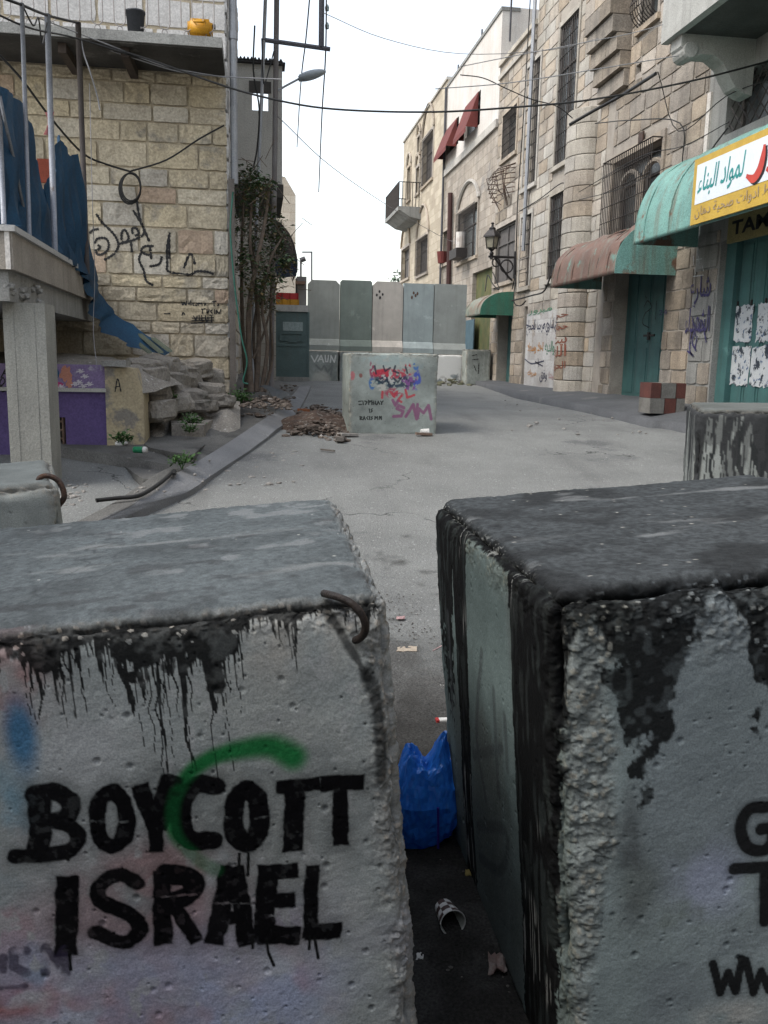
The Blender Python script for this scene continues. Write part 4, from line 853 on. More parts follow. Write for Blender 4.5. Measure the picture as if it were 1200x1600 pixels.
obj('board', MB().box(PR, q0[0]-2.6, q0[0], .03, .08, zt0, zt1), YELD, s2)
text_part('lettering', 'TAMEER', [PR(q0[0]-.12, .08, zt0+.1), PR(q0[0]-1.9, .08, zt0+.1), PR(q0[0]-1.9, .08, zt1-.08), PR(q0[0]-.12, .08, zt1-.08)], SIGK, s2, .0025, (-1, 0, 0), .03)
# awnings -----------------------------------------------------------------
def awning(name, label, ua, ub, zfront, ztop, proj, msheet, mend, n0=.02, dents=.02, seed=1, lip=.05):
    t = thing(name, label, 'awning', PR((ua+ub)/2, proj/2, zfront), 'curved sheet metal awnings'); K = 12; G = []
    prof = [(n0+(proj-n0)*math.sin(a)**.9, zfront+(ztop-zfront)*math.cos(a)**.85) for a in np.linspace(0, math.pi/2, K)]
    us_ = np.linspace(ua, ub, 26)
    for u in us_:
        row = []
        for k, (n, z) in enumerate(prof):
            d = dents*(float(vnoise(np.array([[u*2.2, k*.5, seed]]), 1, seed)[0])-.5)*math.sin(math.pi*k/(K-1))*2; row.append(PR(u, n+d, z+d))
        row.append(PR(u, proj+.004, zfront-lip)); row.append(PR(u, proj-.05, zfront-lip)); G.append(row)
    obj('sheet', MB().grid(G), msheet, t, True)
    for u in (ua, ub):
        q = [PR(u, n, z) for n, z in prof]+[PR(u, proj, zfront-lip), PR(u, n0, zfront-lip)]
        obj('end_panel', MB().prism(q, (0, .012 if u == ub else -.012, 0)), mend, t)
    for u in np.linspace(ua+.35, ub-.35, max(2, int((ub-ua)/.75))): obj('seam', MB().tube([PR(u, n+.006, z+.006) for n, z in prof], .011, 4), msheet, t)
    rb = MB()
    for u in np.linspace(ua+.1, ub-.1, 5): rb.tube([PR(u, n-.02, z-.03) for n, z in prof]+[PR(u, proj-.03, zfront)], .014, 4)
    rb.tube([PR(ua, proj-.03, zfront), PR(ub, proj-.03, zfront)], .018, 5)
    obj('rib_frame', rb, IRON, t)
    return t
a1 = fr(990, 380, 1.1); a1t = fr(1085, 258, 0.05)[1]
awning('metal_awning', 'faded turquoise curved metal awning behind the yellow shop sign', us-3.6, a1[0], a1[1]+.03, a1t, 1.1, TEALA, TEALA, seed=3)
a2 = fr(960, 424, 1.1); a2t = fr(1060, 352, .05)[1]; a2b = fr(860, 459, 1.1)
awning('metal_awning', 'rusty brown curved metal awning with turquoise end over the middle teal door', a2[0], a2b[0], a2[1]+.04, a2t+.12, 1.1, RUSTA, TEALA, dents=.07, seed=5, lip=.07)
a3 = fr(750, 491, .95); a3t = fr(800, 456, .05)[1]; a3b = fr(727, 497, .95)
awning('metal_awning', 'small green curved metal awning beside the barrier panels', a3[0], a3b[0], a3[1]+.04, a3t, .95, RUSTG, GRNA, seed=8)
# ---- building B -------------------------------------------------------------
UB0, UB1 = 13.63, 17.35
bB = thing('stone_house', 'tan weathered stone house with boxed window grille behind the rusty awning', 'building', (XF+1, 15.5, ZG))
oM = [fr(1033, 290)[0], fr(958, 300)[0], fr(995, 362)[1], fr(995, 238)[1]]; oU = opening(950, 973, -40, 70); oQ = opening(1005, 1032, -40, 32)
oD2 = [fr(1036, 520)[0], fr(957, 520)[0], ZG, fr(1000, 425)[1]+.35]; oN = opening(994, 1002, 100, 114)
opsB = [oM, oU, oQ, oD2, oN]
obj('wall', wall_holes(PR, UB0, UB1, ZG-.4, 13, -.4, 0, opsB), MORT, bB)
ex = [grow(oM, .1), grow(oU, .12), grow(oQ, .05), (oD2[0], oD2[1], oD2[2], oD2[3]), oN]
lay_stones(bB, math.pi/2, (XF, 0, 0), courses(UB0+.01, UB1-.01, ZG-.1, 12.9, .33, .4, .8, ex, rngR), VAR, [LIMED, LIMED, LIME], -.02, .045, rng=rngR)
wM = window(bB, PR, oM, .25, GLASS, LIME, bars=False, tw=.1)
for ua, ub in ((oM[0]+.12, (oM[0]+oM[1])/2-.08), ((oM[0]+oM[1])/2+.08, oM[1]-.12)):
    zt_ = oM[3]-.25; pts = [PR(ua, -.1, oM[2]+.2)]+[PR((ua+ub)/2-(ub-ua)/2*math.cos(a), -.1, zt_-.35+.35*math.sin(a)**1.0) for a in np.linspace(0, math.pi, 9)]+[PR(ub, -.1, oM[2]+.2)]
    obj('arch_trim', MB().tube(pts, .05, 6), LIMED, wM)
mb = grille(PR, (oM[0]-.02, oM[1]+.02, oM[2], oM[3]), .22, .085, .32, .009)
for z in (oM[2], oM[3]): mb.tube([PR(oM[0]-.02, 0, z), PR(oM[0]-.02, .22, z), PR(oM[1]+.02, .22, z), PR(oM[1]+.02, 0, z)], .012, 4)
obj('grille', mb, IRON, wM)
obj('number_plate', MB().box(PR, *[(lambda q: (q[0], q[1]))(opening(1002, 1009, 207, 222))][0], .03, .06, *opening(1002, 1009, 207, 222)[2:]), RUST, bB)
window(bB, PR, oU, .2, GLASS, LIMEW, tw=.1)
wq = window(bB, PR, oQ, .2, GLASS, LIME, bars=False, tw=.08)
mb = MB()
for k in range(9):
    u = oQ[0]+(oQ[1]-oQ[0])*k/8; mb.tube([PR(u, .02, oQ[3])]+[PR(u, .02+.22*math.sin(t*math.pi)**.7, oQ[2]+(oQ[3]-oQ[2])*(1-t)*.8) for t in np.linspace(.05, 1, 8)], .01, 4)
for t in np.linspace(.1, .95, 6): mb.tube([PR(oQ[0], .03+.22*math.sin(t*math.pi)**.7, oQ[2]+(oQ[3]-oQ[2])*(1-t)*.8), PR(oQ[1], .03+.22*math.sin(t*math.pi)**.7, oQ[2]+(oQ[3]-oQ[2])*(1-t)*.8)], .008, 4)
obj('grille', mb, IRON, wq)
d2 = obj('shop_door', MB().box(PR, oD2[0], oD2[1], -.4, -.33, ZG, oD2[3]), TEAL, bB); d2['label'] = 'teal double shop door with bolts'
nl = 4; lw = (oD2[1]-oD2[0])/nl
for k in range(nl):
    a, b = oD2[0]+k*lw+.006, oD2[0]+(k+1)*lw-.006; obj('leaf', MB().box(PR, a, b, -.32, -.27, ZG, oD2[3]).box(PR, a+.06, b-.06, -.269, -.258, ZG+.1, ZG+.95).box(PR, a+.06, b-.06, -.269, -.258, ZG+1.05, oD2[3]-.1), TEAL, d2)
um = (oD2[0]+oD2[1])/2
obj('bolt', MB().box(PR, um-.25, um+.2, -.257, -.235, ZG+1.16, ZG+1.2).box(PR, um-.06, um+.02, -.257, -.225, ZG+1.10, ZG+1.24), IRON, d2)
# ---- building C -------------------------------------------------------------
UC0, UC1 = 17.36, 22.75
bC = thing('stone_house', 'pale cut stone house with four tall barred windows and rounded corner pillar', 'building', (XF+1, 20, ZG))
oC1 = opening(822, 842, 102, 288); oC2 = opening(873, 901, 34, 250); oC3 = opening(814, 830, 338, 448); oC4 = opening(859, 886, 303, 434)
uE = fr(819, 540)[0]; oCD = [fr(822, 540)[0], fr(812, 540)[0], ZG, fr(815, 480)[1]]
opsC = [oC1, oC2, oC3, oC4, oCD]
zgf = fr(860, 472)[1]
obj('wall', wall_holes(PR, UC0, UC1, ZG-.4, 14, -.4, 0, opsC), MORT, bC)
ex = [grow(o, .09) for o in (oC1, oC2, oC3, oC4)]+[(oCD[0]-.05, oCD[1]+.3, oCD[2], oCD[3]+.2)]
rc = courses(UC0+.35, UC1-.01, ZG-.05, 13.9, .31, .42, .85, ex, rngR)
hi = [r for r in rc if r[2] > fr(870, 250)[1]]; lo = [r for r in rc if r not in hi]
lay_stones(bC, math.pi/2, (XF, 0, 0), lo, VAR, [LIMEW, LIMEW, LIMEW, LIME], -.02, .04, jit=.003, rng=rngR, cap=200)
lay_stones(bC, math.pi/2, (XF, 0, 0), hi, VAR, [LIME, LIME, LIMEW], -.02, .04, jit=.003, rng=rngR, cap=100, stuffname='upper_stone_courses')
for o in (oC1, oC2, oC3, oC4): window(bC, PR, o, .06, GLASS, LIMEW, tw=.085, du=.12, dz=.34, gn=.0)
obj('door', MB().box(PR, oCD[0], oCD[1], -.3, -.26, oCD[2], oCD[3]), PLAC, bC)
PLG = mat('whitewashed_wall', (.50, .50, .50), (.42, .41, .40), 1.6, .9, .35, 20, streak=.25, sc=(.25, .24, .22), patch=(.36, .33, .30), pscale=1.5, pthr=.58, brick=(.6, .33, (.82, .81, .8), 1))
uw0, uw1 = fr(885, 560)[0], fr(822, 560)[0]
obj('whitewash', MB().box(PR, uw0, uw1, -.01, .034, ZG-.05, fr(850, 487)[1]), PLG, bC)
# corner pillar: drums of curved stones below, square stones above
uc = (fr(887, 300)[0]+fr(937, 300)[0])/2-.1; zc = ZG-.05; rad = .55; k = 0
ztop = fr(912, 190)[1]
while zc < ztop:
    parts = 3 if k % 2 else 2; a0 = -math.pi*.55+(.0 if k % 2 else .15)
    for j in range(parts):
        aa = a0+math.pi*1.1*j/parts+.012; ab = a0+math.pi*1.1*(j+1)/parts-.012; V = []; F = []
        for i, a in enumerate(np.linspace(aa, ab, 6)):
            for rr, zz in ((rad-.12, zc+.006), (rad-.012, zc+.006), (rad, zc+.02), (rad, zc+.294), (rad-.012, zc+.306), (rad-.12, zc+.306)): V.append(PR(uc+rr*math.sin(a), .02+rr*math.cos(a)*.75, zz))
        for i in range(5):
            for m in range(6): F.append((i*6+m, i*6+(m+1) % 6, (i+1)*6+(m+1) % 6, (i+1)*6+m))
        F += [tuple(range(6)), tuple(range(35, 29, -1))]
        obj('pillar_stone', MB().add(V, F), rngR.choice([LIMEW, LIMEW, LIME]), bC)
    zc += .312; k += 1
u_a, u_b = fr(950, 90, .45)[0]-.05, fr(910, 90, .45)[0]-.1
zc = ztop+.05; k = 0
while zc < 13:
    n1 = min(.48, .12+.3*(zc-ztop)) if zc < ztop+1.2 else .48; sp = u_a+(u_b-u_a)*(.62 if k % 2 else .4)
    for a, b in ((u_a, sp), (sp, u_b)): obj('pillar_stone', MB().box(PR, a+.006, b-.006, -.02, n1+rngR.uniform(-.01, .01), zc+.006, zc+.30), LIMED if zc < ztop+1.6 else LIME, bC)
    zc += .31; k += 1
obj('pillar_core', MB().box(PR, u_a+.03, u_b-.03, -.015, .4, ztop+1.2, 13).lathe(PR(uc, -.06, ZG-.1), [(.46, 0), (.46, ztop-ZG+.2)], 20), MORT, bC)
# ---- building D -------------------------------------------------------------
UD0, UD1 = 22.76, 26.15
zD = fr(805, 80)[1]
bD = thing('stone_house', 'narrow tan stone house behind the wall lantern, with a broken wire basket under its window', 'building', (XF+1, 24.5, ZG))
oDa = opening(787, 808, 173, 243); oDb = opening(776, 806, 352, 440); oDd = [fr(798, 550)[0], fr(777, 550)[0], ZG, fr(787, 497)[1]+.1]
oDe = [fr(743, 520)[0]-.0, 26.0, ZG, fr(735, 500)[1]]
obj('wall', wall_holes(PR, UD0, UD1, ZG-.4, zD, -.4, 0, [oDa, oDb, oDd]), MORT, bD)
lay_stones(bD, math.pi/2, (XF, 0, 0), courses(UD0+.01, UD1-.01, ZG-.05, zD-.1, .31, .45, .9, [grow(oDa, .1), grow(oDb, .1), oDd], rngR), VAR, [LIME, LIME, LIMED], -.02, .04, jit=.003, rng=rngR)
window(bD, PR, oDa, .2, GLASS, LIME, tw=.09, du=.14, dz=.2, gn=.03); wd = window(bD, PR, oDb, .08, WOODG, LIME, tw=.09, bars=False)
obj('coping', MB().box(PR, UD0, UD1, -.45, .08, zD, zD+.12), LIMEW, bD); obj('string_course', MB().box(PR, UD0, UD1, .02, .07, fr(790, 118)[1], fr(790, 118)[1]+.12), LIMEW, bD)
mb = MB(); bu0, bu1 = oDa[0]-.1, oDa[1]+.35; bz = fr(797, 262)[1]
for k in range(9):
    t = k/8; mb.tube([PR(bu0+(bu1-bu0)*t, .03, bz), PR(bu0+(bu1-bu0)*t+.05*math.sin(k*2.), .28+.1*math.sin(k*1.7), bz-.1), PR(bu0+(bu1-bu0)*t+.1*math.cos(k*3.), .24+.06*math.cos(k), bz-.55-.15*math.sin(k*2.3)), PR(bu0+(bu1-bu0)*(.2+.6*t), .06, bz-.85-.2*math.sin(k*1.1))], .012, 4)
for z, n in ((.03, .22), (.12, .32), (.25, .34), (.38, .34), (.5, .3), (.62, .26), (.74, .2)): mb.tube([PR(bu0, .03, bz-z), PR(bu0+.08, n, bz-z-.03), PR((bu0+bu1)/2, n+.06, bz-z+.04), PR(bu1-.08, n, bz-z-.02), PR(bu1, .03, bz-z+.02)], .012, 4)
obj('wire_basket', mb, RUST, bD)
d3 = obj('door', MB().box(PR, oDd[0], oDd[1], -.36, -.3, ZG, oDd[3]), TEAL, bD)
for za, zb2 in ((.1, .9), (1.0, 1.7)): obj('panel', MB().box(PR, oDd[0]+.08, (oDd[0]+oDd[1])/2-.03, -.299, -.285, ZG+za, ZG+zb2).box(PR, (oDd[0]+oDd[1])/2+.03, oDd[1]-.08, -.299, -.285, ZG+za, ZG+zb2), TEAL, d3)
# ---- building E -------------------------------------------------------------
UE0, UE1 = 26.16, 33.5; zE = fr(760, 62)[1]; zE = 11.45; zmid = fr(730, 240)[1]
bE = thing('plastered_house', 'tall house with white upper storey and two red window awnings', 'building', (XF+1, 30, ZG))
oE1 = opening(694, 717, 196, 236); oE2 = opening(726, 751, 156, 206); oE3 = opening(717, 746, 326, 405); oE4 = opening(690, 702, 362, 412); oEd = [26.2, fr(737, 470)[0], ZG, fr(745, 425)[1]]
obj('wall', wall_holes(PR, UE0, UE1, ZG-.4, zmid, -.4, 0, [oE3, oE4, oEd]), STNE, bE)
obj('upper_wall', wall_holes(PR, UE0, UE1, zmid, zE, -.4, .02, [oE1, oE2]).box(PR, UE0, UE0+.3, -5, -.401, zD-1, zE+.1), PLAW, bE)
obj('string_course', MB().box(PR, UE0, UE1, .021, .09, zmid-.1, zmid+.12), LIMEW, bE)
obj('coping', MB().box(PR, UE0-.02, UE1, -.5, .06, zE, zE+.1), CONC, bE)
REDA = mat('red_awning_cloth', (.15, .035, .03), (.11, .028, .025), 3, .8, .2, 30)
for o in (oE1, oE2):
    w_ = window(bE, PR, o, .15, GLASS, None, bars=False)
    obj('red_awning', MB().add([PR(o[0]+.2, .04, o[3]), PR(o[1]-.2, .04, o[3]), PR(o[1]-.2, .42, o[2]-.05), PR(o[0]+.2, .42, o[2]-.05), PR(o[1]-.2, .42, o[2]-.2), PR(o[0]+.2, .42, o[2]-.2), PR(o[0]+.2, .04, o[2]-.05), PR(o[1]-.2, .04, o[2]-.05)], [(0, 1, 2, 3), (3, 2, 4, 5), (0, 3, 6), (1, 7, 2)]), REDA, w_)
w_ = window(bE, PR, oE3, .2, GLASS, LIME, tw=.12, du=.16, dz=.4, gn=.12)
zt_ = oE3[3]; um = (oE3[0]+oE3[1])/2; hw = (oE3[1]-oE3[0])/2+.18
obj('arch_trim', MB().tube([PR(um-hw*math.cos(a), .05, zt_+.1+.75*math.sin(a)**1.4) for a in np.linspace(0, math.pi, 13)], .06, 5), LIMEW, w_)
obj('plant_box', MB().box(PR, um-.55, um+.55, .13, .5, oE3[2]+.02, oE3[2]+.32), IRON, w_)
obj('white_canister', MB().lathe(PR(um-.35, .32, oE3[2]+.33), [(0, 0), (.16, 0), (.16, .5), (0, .5)], 12), PLAW, w_)
w_ = window(bE, PR, oE4, .2, DARK, LIME, tw=.08, bars=False); um = (oE4[0]+oE4[1])/2
obj('red_bucket', MB().lathe(PR(um, .1, oE4[2]+.02), [(0, 0), (.17, 0), (.22, .42), (.2, .42)], 12), REDA, w_)
obj('door', MB().box(PR, oEd[0], oEd[1], -.2, -.14, ZG, oEd[3]), mat('mossy_yellow_door', (.13, .12, .05), (.06, .085, .035), 2.5, .8, .3, 30), bE)
obj('drain_pipe', MB().tube([PR(fr(707.5, 420)[0], .12, ZG+2), PR(fr(709, 300)[0], .12, fr(709, 302)[1])], .09, 8), mat('brown_pipe', (.06, .03, .028)), bE)
# ---- building F -------------------------------------------------------------
UF0, UF1 = 33.52, 43.4; zF = 11.75
bF = thing('plastered_house', 'far cream house with small iron balcony above the barrier', 'building', (XF+1, 38, ZG))
oF = [opening(653, 657, 214, 240), opening(651, 656, 262, 302), opening(661, 677, 213, 285), opening(637, 642, 262, 312), opening(652, 669, 372, 428), opening(628, 640, 388, 436)]
obj('wall', wall_holes(PR, UF0, UF1, ZG-.4, zF, -.4, 0, oF), PLAC, bF)
obj('coping', MB().box(PR, UF0, UF1, -.45, .06, zF, zF+.1), LIMEW, bF)
for i, o in enumerate(oF):
    w_ = window(bF, PR, o, .2, DARK if i in (0, 1, 3) else WOODG, LIME, tw=.1, bars=i in (2, 4), du=.2, dz=.4, gn=.1)
    um = (o[0]+o[1])/2; hw = (o[1]-o[0])/2+.12
    obj('arch_trim', MB().tube([PR(um-hw*math.cos(a), .05, o[3]+.1+hw*.9*math.sin(a)**1.3) for a in np.linspace(0, math.pi, 11)], .05, 5), LIME, w_)
bu0, bu1 = fr(657, 315)[0]-.2, fr(636, 315)[0]+.2; bz = fr(640, 325, .6)[1]
fb = obj('balcony', MB().box(PR, bu0, bu1, .001, 1.0, bz, bz+.16).prism([PR(bu0, .001, bz-.001), PR(bu0, .9, bz-.001), PR(bu0, .5, bz-.25), PR(bu0, .001, bz-.35)], (0, bu1-bu0, 0)), CONC, bF)
mb = grille(PR, (bu0, bu1, bz+.16, bz+1.15), .97, .16, .98, .016)
for u in (bu0, bu1):
    for n in np.linspace(.1, .97, 7): mb.tube([PR(u, n, bz+.16), PR(u, n, bz+1.15)], .016, 4)
    mb.tube([PR(u, 0, bz+1.15), PR(u, .97, bz+1.15)], .02, 4)
obj('railing', mb, IRON, fb)
# unseen houses added behind and beside the camera to shade the front blocks
bY = thing('rear_shade_house', 'grey rendered house added unseen behind the camera to shade the front blocks', 'building', (1, -4, 0))
obj('wall', MB().box(W, -6, 6.9, -2.9, -2.5, -.8, 4.2), CONC, bY)
obj('roof', MB().box(W, -6, 6.9, -7, -2.901, 4.0, 4.2), CONC, bY)
bX = thing('plastered_house', 'plain rendered house added unseen on the left to shade the front blocks', 'building', (-5, 0, 0))
obj('wall', MB().box(W, -4.6, -4.2, -7, 4.5, -.8, 5.5), STND, bX)
bZ = thing('plastered_house', 'plain stone house added unseen on the right to shade the front blocks', 'building', (XF+1, -3, 0))
obj('wall', MB().box(PR, -14, 4.98, -.4, 0, -.8, 11), STND, bZ)
# roofs of the row
for nm, b_, u0, u1, z in (('roof', bA, UA0, UA1, 12), ('roof', bB, UB0, UB1, 13), ('roof', bC, UC0, UC1, 14), ('roof', bD, UD0, UD1, zD-.3), ('roof', bE, UE0+.31, UE1, zE-.3), ('roof', bF, UF0, UF1, zF-.3)):
    obj(nm, MB().box(PR, u0, u1, -7, -.402, z-.2, z), CONC, b_)
    obj('back_wall', MB().box(PR, u0, u1, -7.3, -7.001, 0, z), CONC, b_)
obj('end_wall', MB().box(PR, UF1-.3, UF1, -7, -.402, 0, zF-.5), PLAC, bF)
# wall lantern on its bracket
LANT = mat('lantern_iron', (.02, .02, .022), (.035, .03, .03), 30, .5, .2, 80, metal=.3); LGL = mat('lantern_glass', (.28, .26, .2), (.2, .19, .15), 8, .3, 0, spec=.5)
uL = fr(807, 398)[0]; lz = fr(790, 398, .5)[1]; ln = .70
lt = thing('wall_lantern', 'black four-sided wall lantern on a scrolled iron bracket', 'lantern', PR(uL, 0, lz-.5))
obj('bracket', MB().tube([PR(uL, .0, lz+.02), PR(uL, ln+.08, lz+.02)], .035, 6).tube([PR(uL, .03, lz-.6), PR(uL, .03, lz+.18)], .045, 6).tube(smooth_line([PR(uL, .04, lz-.62), PR(uL, .2, lz-.5), PR(uL, .38, lz-.28), PR(uL, .6, lz-.02)], 5), .03, 6).tube([PR(uL, .26+.17*math.cos(a), lz-.22+.17*math.sin(a)) for a in np.linspace(0, 2*math.pi, 15)], .022, 5).tube([PR(uL, .56+.11*math.cos(a), lz-.13+.11*math.sin(a)) for a in np.linspace(0, 2*math.pi, 13)], .02, 5), LANT, lt)
c_ = PR(uL, ln, lz)
obj('stem', MB().lathe(c_, [(0, -.06), (.05, -.05), (.035, .02), (.06, .10), (.03, .16), (.10, .22), (.13, .25)], 10), LANT, lt)
obj('lamp_glass', MB().lathe(c_, [(.12, .22), (.18, .54)], 4), LGL, lt)
fm = MB()
for a in range(4):
    an = a*math.pi/2; fm.tube([np.array(c_)+[.135*math.cos(an), .125*math.sin(an), .22], np.array(c_)+[.185*math.cos(an), .185*math.sin(an), .54]], .014, 4)
obj('lamp_frame', fm, LANT, lt); obj('lamp_roof', MB().lathe(c_, [(.25, .52), (.24, .56), (.13, .69), (.09, .72), (.095, .76), (.035, .80), (.03, .86), (.05, .89), (0, .92)], 4), LANT, lt)
# checkered kerb stones by the door
REDP = mat('red_painted_stone', (.12, .045, .036), (.08, .034, .03), 5, .85, .4, 30); GRYP = mat('grey_painted_stone', (.19, .185, .17), (.13, .125, .115), 5, .88, .4, 30)
q = fr(991, 622, .75); r_ = fr(1043, 626, .75); zb0 = ZG-.10
cs = thing('stone_stack', 'low stack of red and grey painted kerb stones before the teal door', 'stone stack', PR((q[0]+r_[0])/2, .75, zb0))
L_ = atX(1043, 605, XF-.75)[1]; R0 = atX(991, 605, XF-.75)[1]
for row in range(2):
    cutsn = [0, .42, .75, 1.0] if row == 0 else [0, .3, .72, 1.0]
    for j, (a, b) in enumerate(zip(cutsn[:-1], cutsn[1:])):
        xa, xb = XF-1.02+a*.58, XF-1.02+b*.58
        o = obj('stone', MB().box(W, xa+.006, xb-.006, L_-.0, L_+.4, zb0+row*.235+.004, zb0+(row+1)*.235), REDP if (j+row) % 2 else GRYP, cs)
# ------------------------------------------------------------------ left side of the street
KERB = mat('kerb_concrete', (.20, .205, .212), (.155, .16, .168), 2.0, .9, .4, 40, patch=(.26, .26, .26), pscale=1.5, pthr=.6)
DIRT = mat('dusty_concrete', (.13, .128, .122), (.085, .084, .08), 1.8, .95, .6, 30, grain=.4, patch=(.06, .06, .058), pscale=1.1, pthr=.6)
out_px = [(262, 790), (300, 772), (335, 746), (400, 702), (440, 670), (466, 646), (480, 620), (486, 606)]
in_px = [(180, 800), (215, 782), (272, 742), (340, 702), (398, 664), (436, 638), (458, 616), (468, 604)]
KO = [onroad(*p) for p in out_px]; KI = [onroad(x, y, .13) for x, y in in_px]
KO = smooth_line([KO[0]+(KO[0]-KO[1])*1.2]+KO, 5); KI = smooth_line([KI[0]+(KI[0]-KI[1])*1.2]+KI, 5); ks = []; rk = random.Random(5)
for a, b in zip(KO, KI):
    zr = float(roadz(a[0], a[1])); j = lambda: .006*(rk.random()-.5)
    ks.append([(a[0], a[1], zr-.05), (a[0]-.004, a[1], zr+.04+j()), (a[0]*.7+b[0]*.3, a[1]*.7+b[1]*.3, zr*.7+b[2]*.3+.03+j()), (a[0]*.3+b[0]*.7, a[1]*.3+b[1]*.7, zr*.3+b[2]*.7+.014+j()), (b[0], b[1], b[2]), (b[0], b[1], b[2]-.2)])
struct('kerb_left', MB().grid(ks), KERB, False)
# raised ground between the kerb and the houses
def leftz(x, y): return float(roadz(x, y))+.12+.22*max(0, min(1, (y-11.3)/1.6))+.1*max(0, min(1, (y-15)/3))
pv = []
for b in KI:
    row = []
    xl = np.interp(b[1], [4, 7.5, 8.7, 9.6, 10.2, 13.2, 30], [-1.9, -1.75, -2.0, -2.05, -2.6, -3.4, -1.0])
    xl = min(xl, b[0]-.2)
    xl = b[0]-.18+(xl-b[0]+.18)*float(np.clip((b[1]-8.7)/.9, 0, 1))
    for k in range(13):
        t = k/12; x = (b[0]+.01)*(1-t)+xl*t; z = (b[2]-.004)*(1-min(1, t*2.5))+leftz(x, b[1])*min(1, t*2.5)
        row.append((x, b[1], z+.02*(float(vnoise(np.array([[x, b[1], 0]]), 3, 8)[0])-.5)*(k > 0)))
    row.append((xl-.02, b[1], row[-1][2]-.6)); pv.append(row)
struct('pavement_left', MB().grid(pv), DIRT, True)
# sunken yard in front of the shop
struct('yard', MB().grid([[(x, y, .33+.02*math.sin(x*5+y*3)) for x in np.linspace(-9, -1.7, 10)] for y in np.linspace(5.5, 10, 8)]), DIRT, True)
# left house -----------------------------------------------------------------
YL = 13.0; xR = float(atY(356, 300, YL)[0])
bL = thing('stone_house', 'rough yellowish stone house on the left with balcony and black graffiti', 'building', (-4, YL+2, 1.0))
YS = 11.95; zs0 = float(atY(343, 77, YS)[2]); zs1 = zs0+.14
YST = mat('rough_yellow_stone', (.54, .465, .335), (.43, .37, .27), 2.6, .93, .7, 14, rnd=.12, hue=.12, streak=.35, sc=(.22, .18, .13), grain=.35, patch=(.33, .295, .235), pscale=1.4, pthr=.56, soot=((.15, .13, .10), .8, .65))
YST2 = mat('rough_grey_stone', (.50, .45, .36), (.40, .355, .285), 2.6, .93, .7, 14, rnd=.12, hue=.3, grain=.3, streak=.25, sc=(.12, .1, .08))
YST3 = mat('rough_pink_stone', (.44, .34, .25), (.36, .27, .20), 2.6, .93, .7, 14, rnd=.15, grain=.3)
WSTN = mat('white_tiles', (.56, .55, .54), (.48, .47, .46), 2, .85, .3, 20, rnd=.08, streak=.3, sc=(.3, .28, .27))
obj('wall', MB().box(W, -9, xR-.03, YL, YL+.4, .4, 9).box(W, xR-.4, xR-.02, YL+.401, 21, .4, 9), mat('yellow_mortar', (.44, .38, .28), (.34, .29, .215), 3, .95, .8, 30), bL)
rl = random.Random(9); TRI = MB()
low = courses(0, 8.6, 1.02, zs0-.02, .25, .28, .72, [], rl, .004, .38)
lay_stones(bL, math.pi, (xR, YL, 0), low, VARR, [YST]*7+[YST2]*3+[YST3], -.025, .06, .010, rng=rl, tri=TRI)
up = courses(0, 8.6, zs1+.05, 9, .36, .6, .62, [], rl, .006); lay_stones(bL, math.pi, (xR, YL, 0), up, VAR, [WSTN], -.02, .035, .002, rng=rl, name='tile')
side = courses(YL, 20.9, 1.0, 9, .3, .35, .7, [], rl, .009, .15); lay_stones(bL, -math.pi/2, (xR-.02, 2*0, 0), [(-b, -a, c, d) for a, b, c, d in side], VARR, [WSTN, YST2], -.03, .07, .012, rng=rl, cap=120)
bs = obj('balcony', MB().box(W, -9, xR-.02, YS, YL-.002, zs0+.02, zs1), CONC, bL)
obj('soot_shade_soffit', MB().box(W, -9, xR-.022, YS+.03, YL-.003, zs0, zs0+.019), mat('soot', (.035, .033, .03), (.07, .066, .06), 1.5, .95, .3, 20, patch=(.12, .115, .105), pscale=1.2, pthr=.62), bs)
mb = MB()
for i in range(40):
    x = xR-.12-i*.135
    mb.tube([(x, YS+.06, zs1+.12), (x, YS+.06, zs1+1.0)], .007, 4)
    if i % 2 == 0: mb.tube([(x-.067+.066*math.cos(a), YS+.06, zs1+.13+.066*math.sin(a)) for a in np.linspace(0, -math.pi, 7)], .007, 4); mb.tube([(x-.067+.034*math.cos(a), YS+.06, zs1+.03+.034*math.sin(a)) for a in np.linspace(0, 2*math.pi, 9)], .006, 4)
mb.tube([(xR-.05, YS+.06, zs1+1.0), (-6, YS+.06, zs1+1.0)], .012, 4); mb.tube([(xR-.05, YS+.06, zs1+.005), (-6, YS+.06, zs1+.005)], .008, 4)
obj('railing', mb, mat('pale_railing', (.33, .31, .30), rough=.6), bs)
for px, y in ((205, 95), (112, 90)):
    p = atY(px, y, YL-.3); obj('beam', MB().box(W, p[0]-.05, p[0]+.05, YS+.15, YL-.003, zs0-.12, zs0-.002), mat('dark_timber', (.06, .045, .035), (.04, .03, .025), 9), bs)
# pails on the balcony edge
def on_slab(px, y): p = atY(px, y, YS+.1); return p
p = on_slab(212, 57); s_ = .0088
bk = thing('bucket', 'dark grey plastic bucket on the balcony edge', 'bucket', (p[0], YS+.12, zs1))
obj('tub', MB().lathe((p[0], YS+.13, zs1), [(0, .004), (.095, .004), (.115, .25), (.122, .25), (.122, .27), (.108, .27), (.09, .02)], 18), mat('grey_plastic', (.055, .06, .07), rough=.5, bump=.05), bk, True)
obj('handle', MB().tube([(p[0]+.12*math.cos(a), YS+.13-.05*math.sin(a), zs1+.25-.11*math.sin(a)) for a in np.linspace(0, math.pi, 9)], .004, 4), IRON, bk)
p = on_slab(313, 68); jc = thing('jerry_can', 'yellow jerry can lying on the balcony edge beside the corner', 'jerry can', (p[0], YS+.12, zs1))
YPL = mat('yellow_plastic', (.55, .27, .015), (.46, .22, .015), 6, .45, .08, 30)
import bmesh
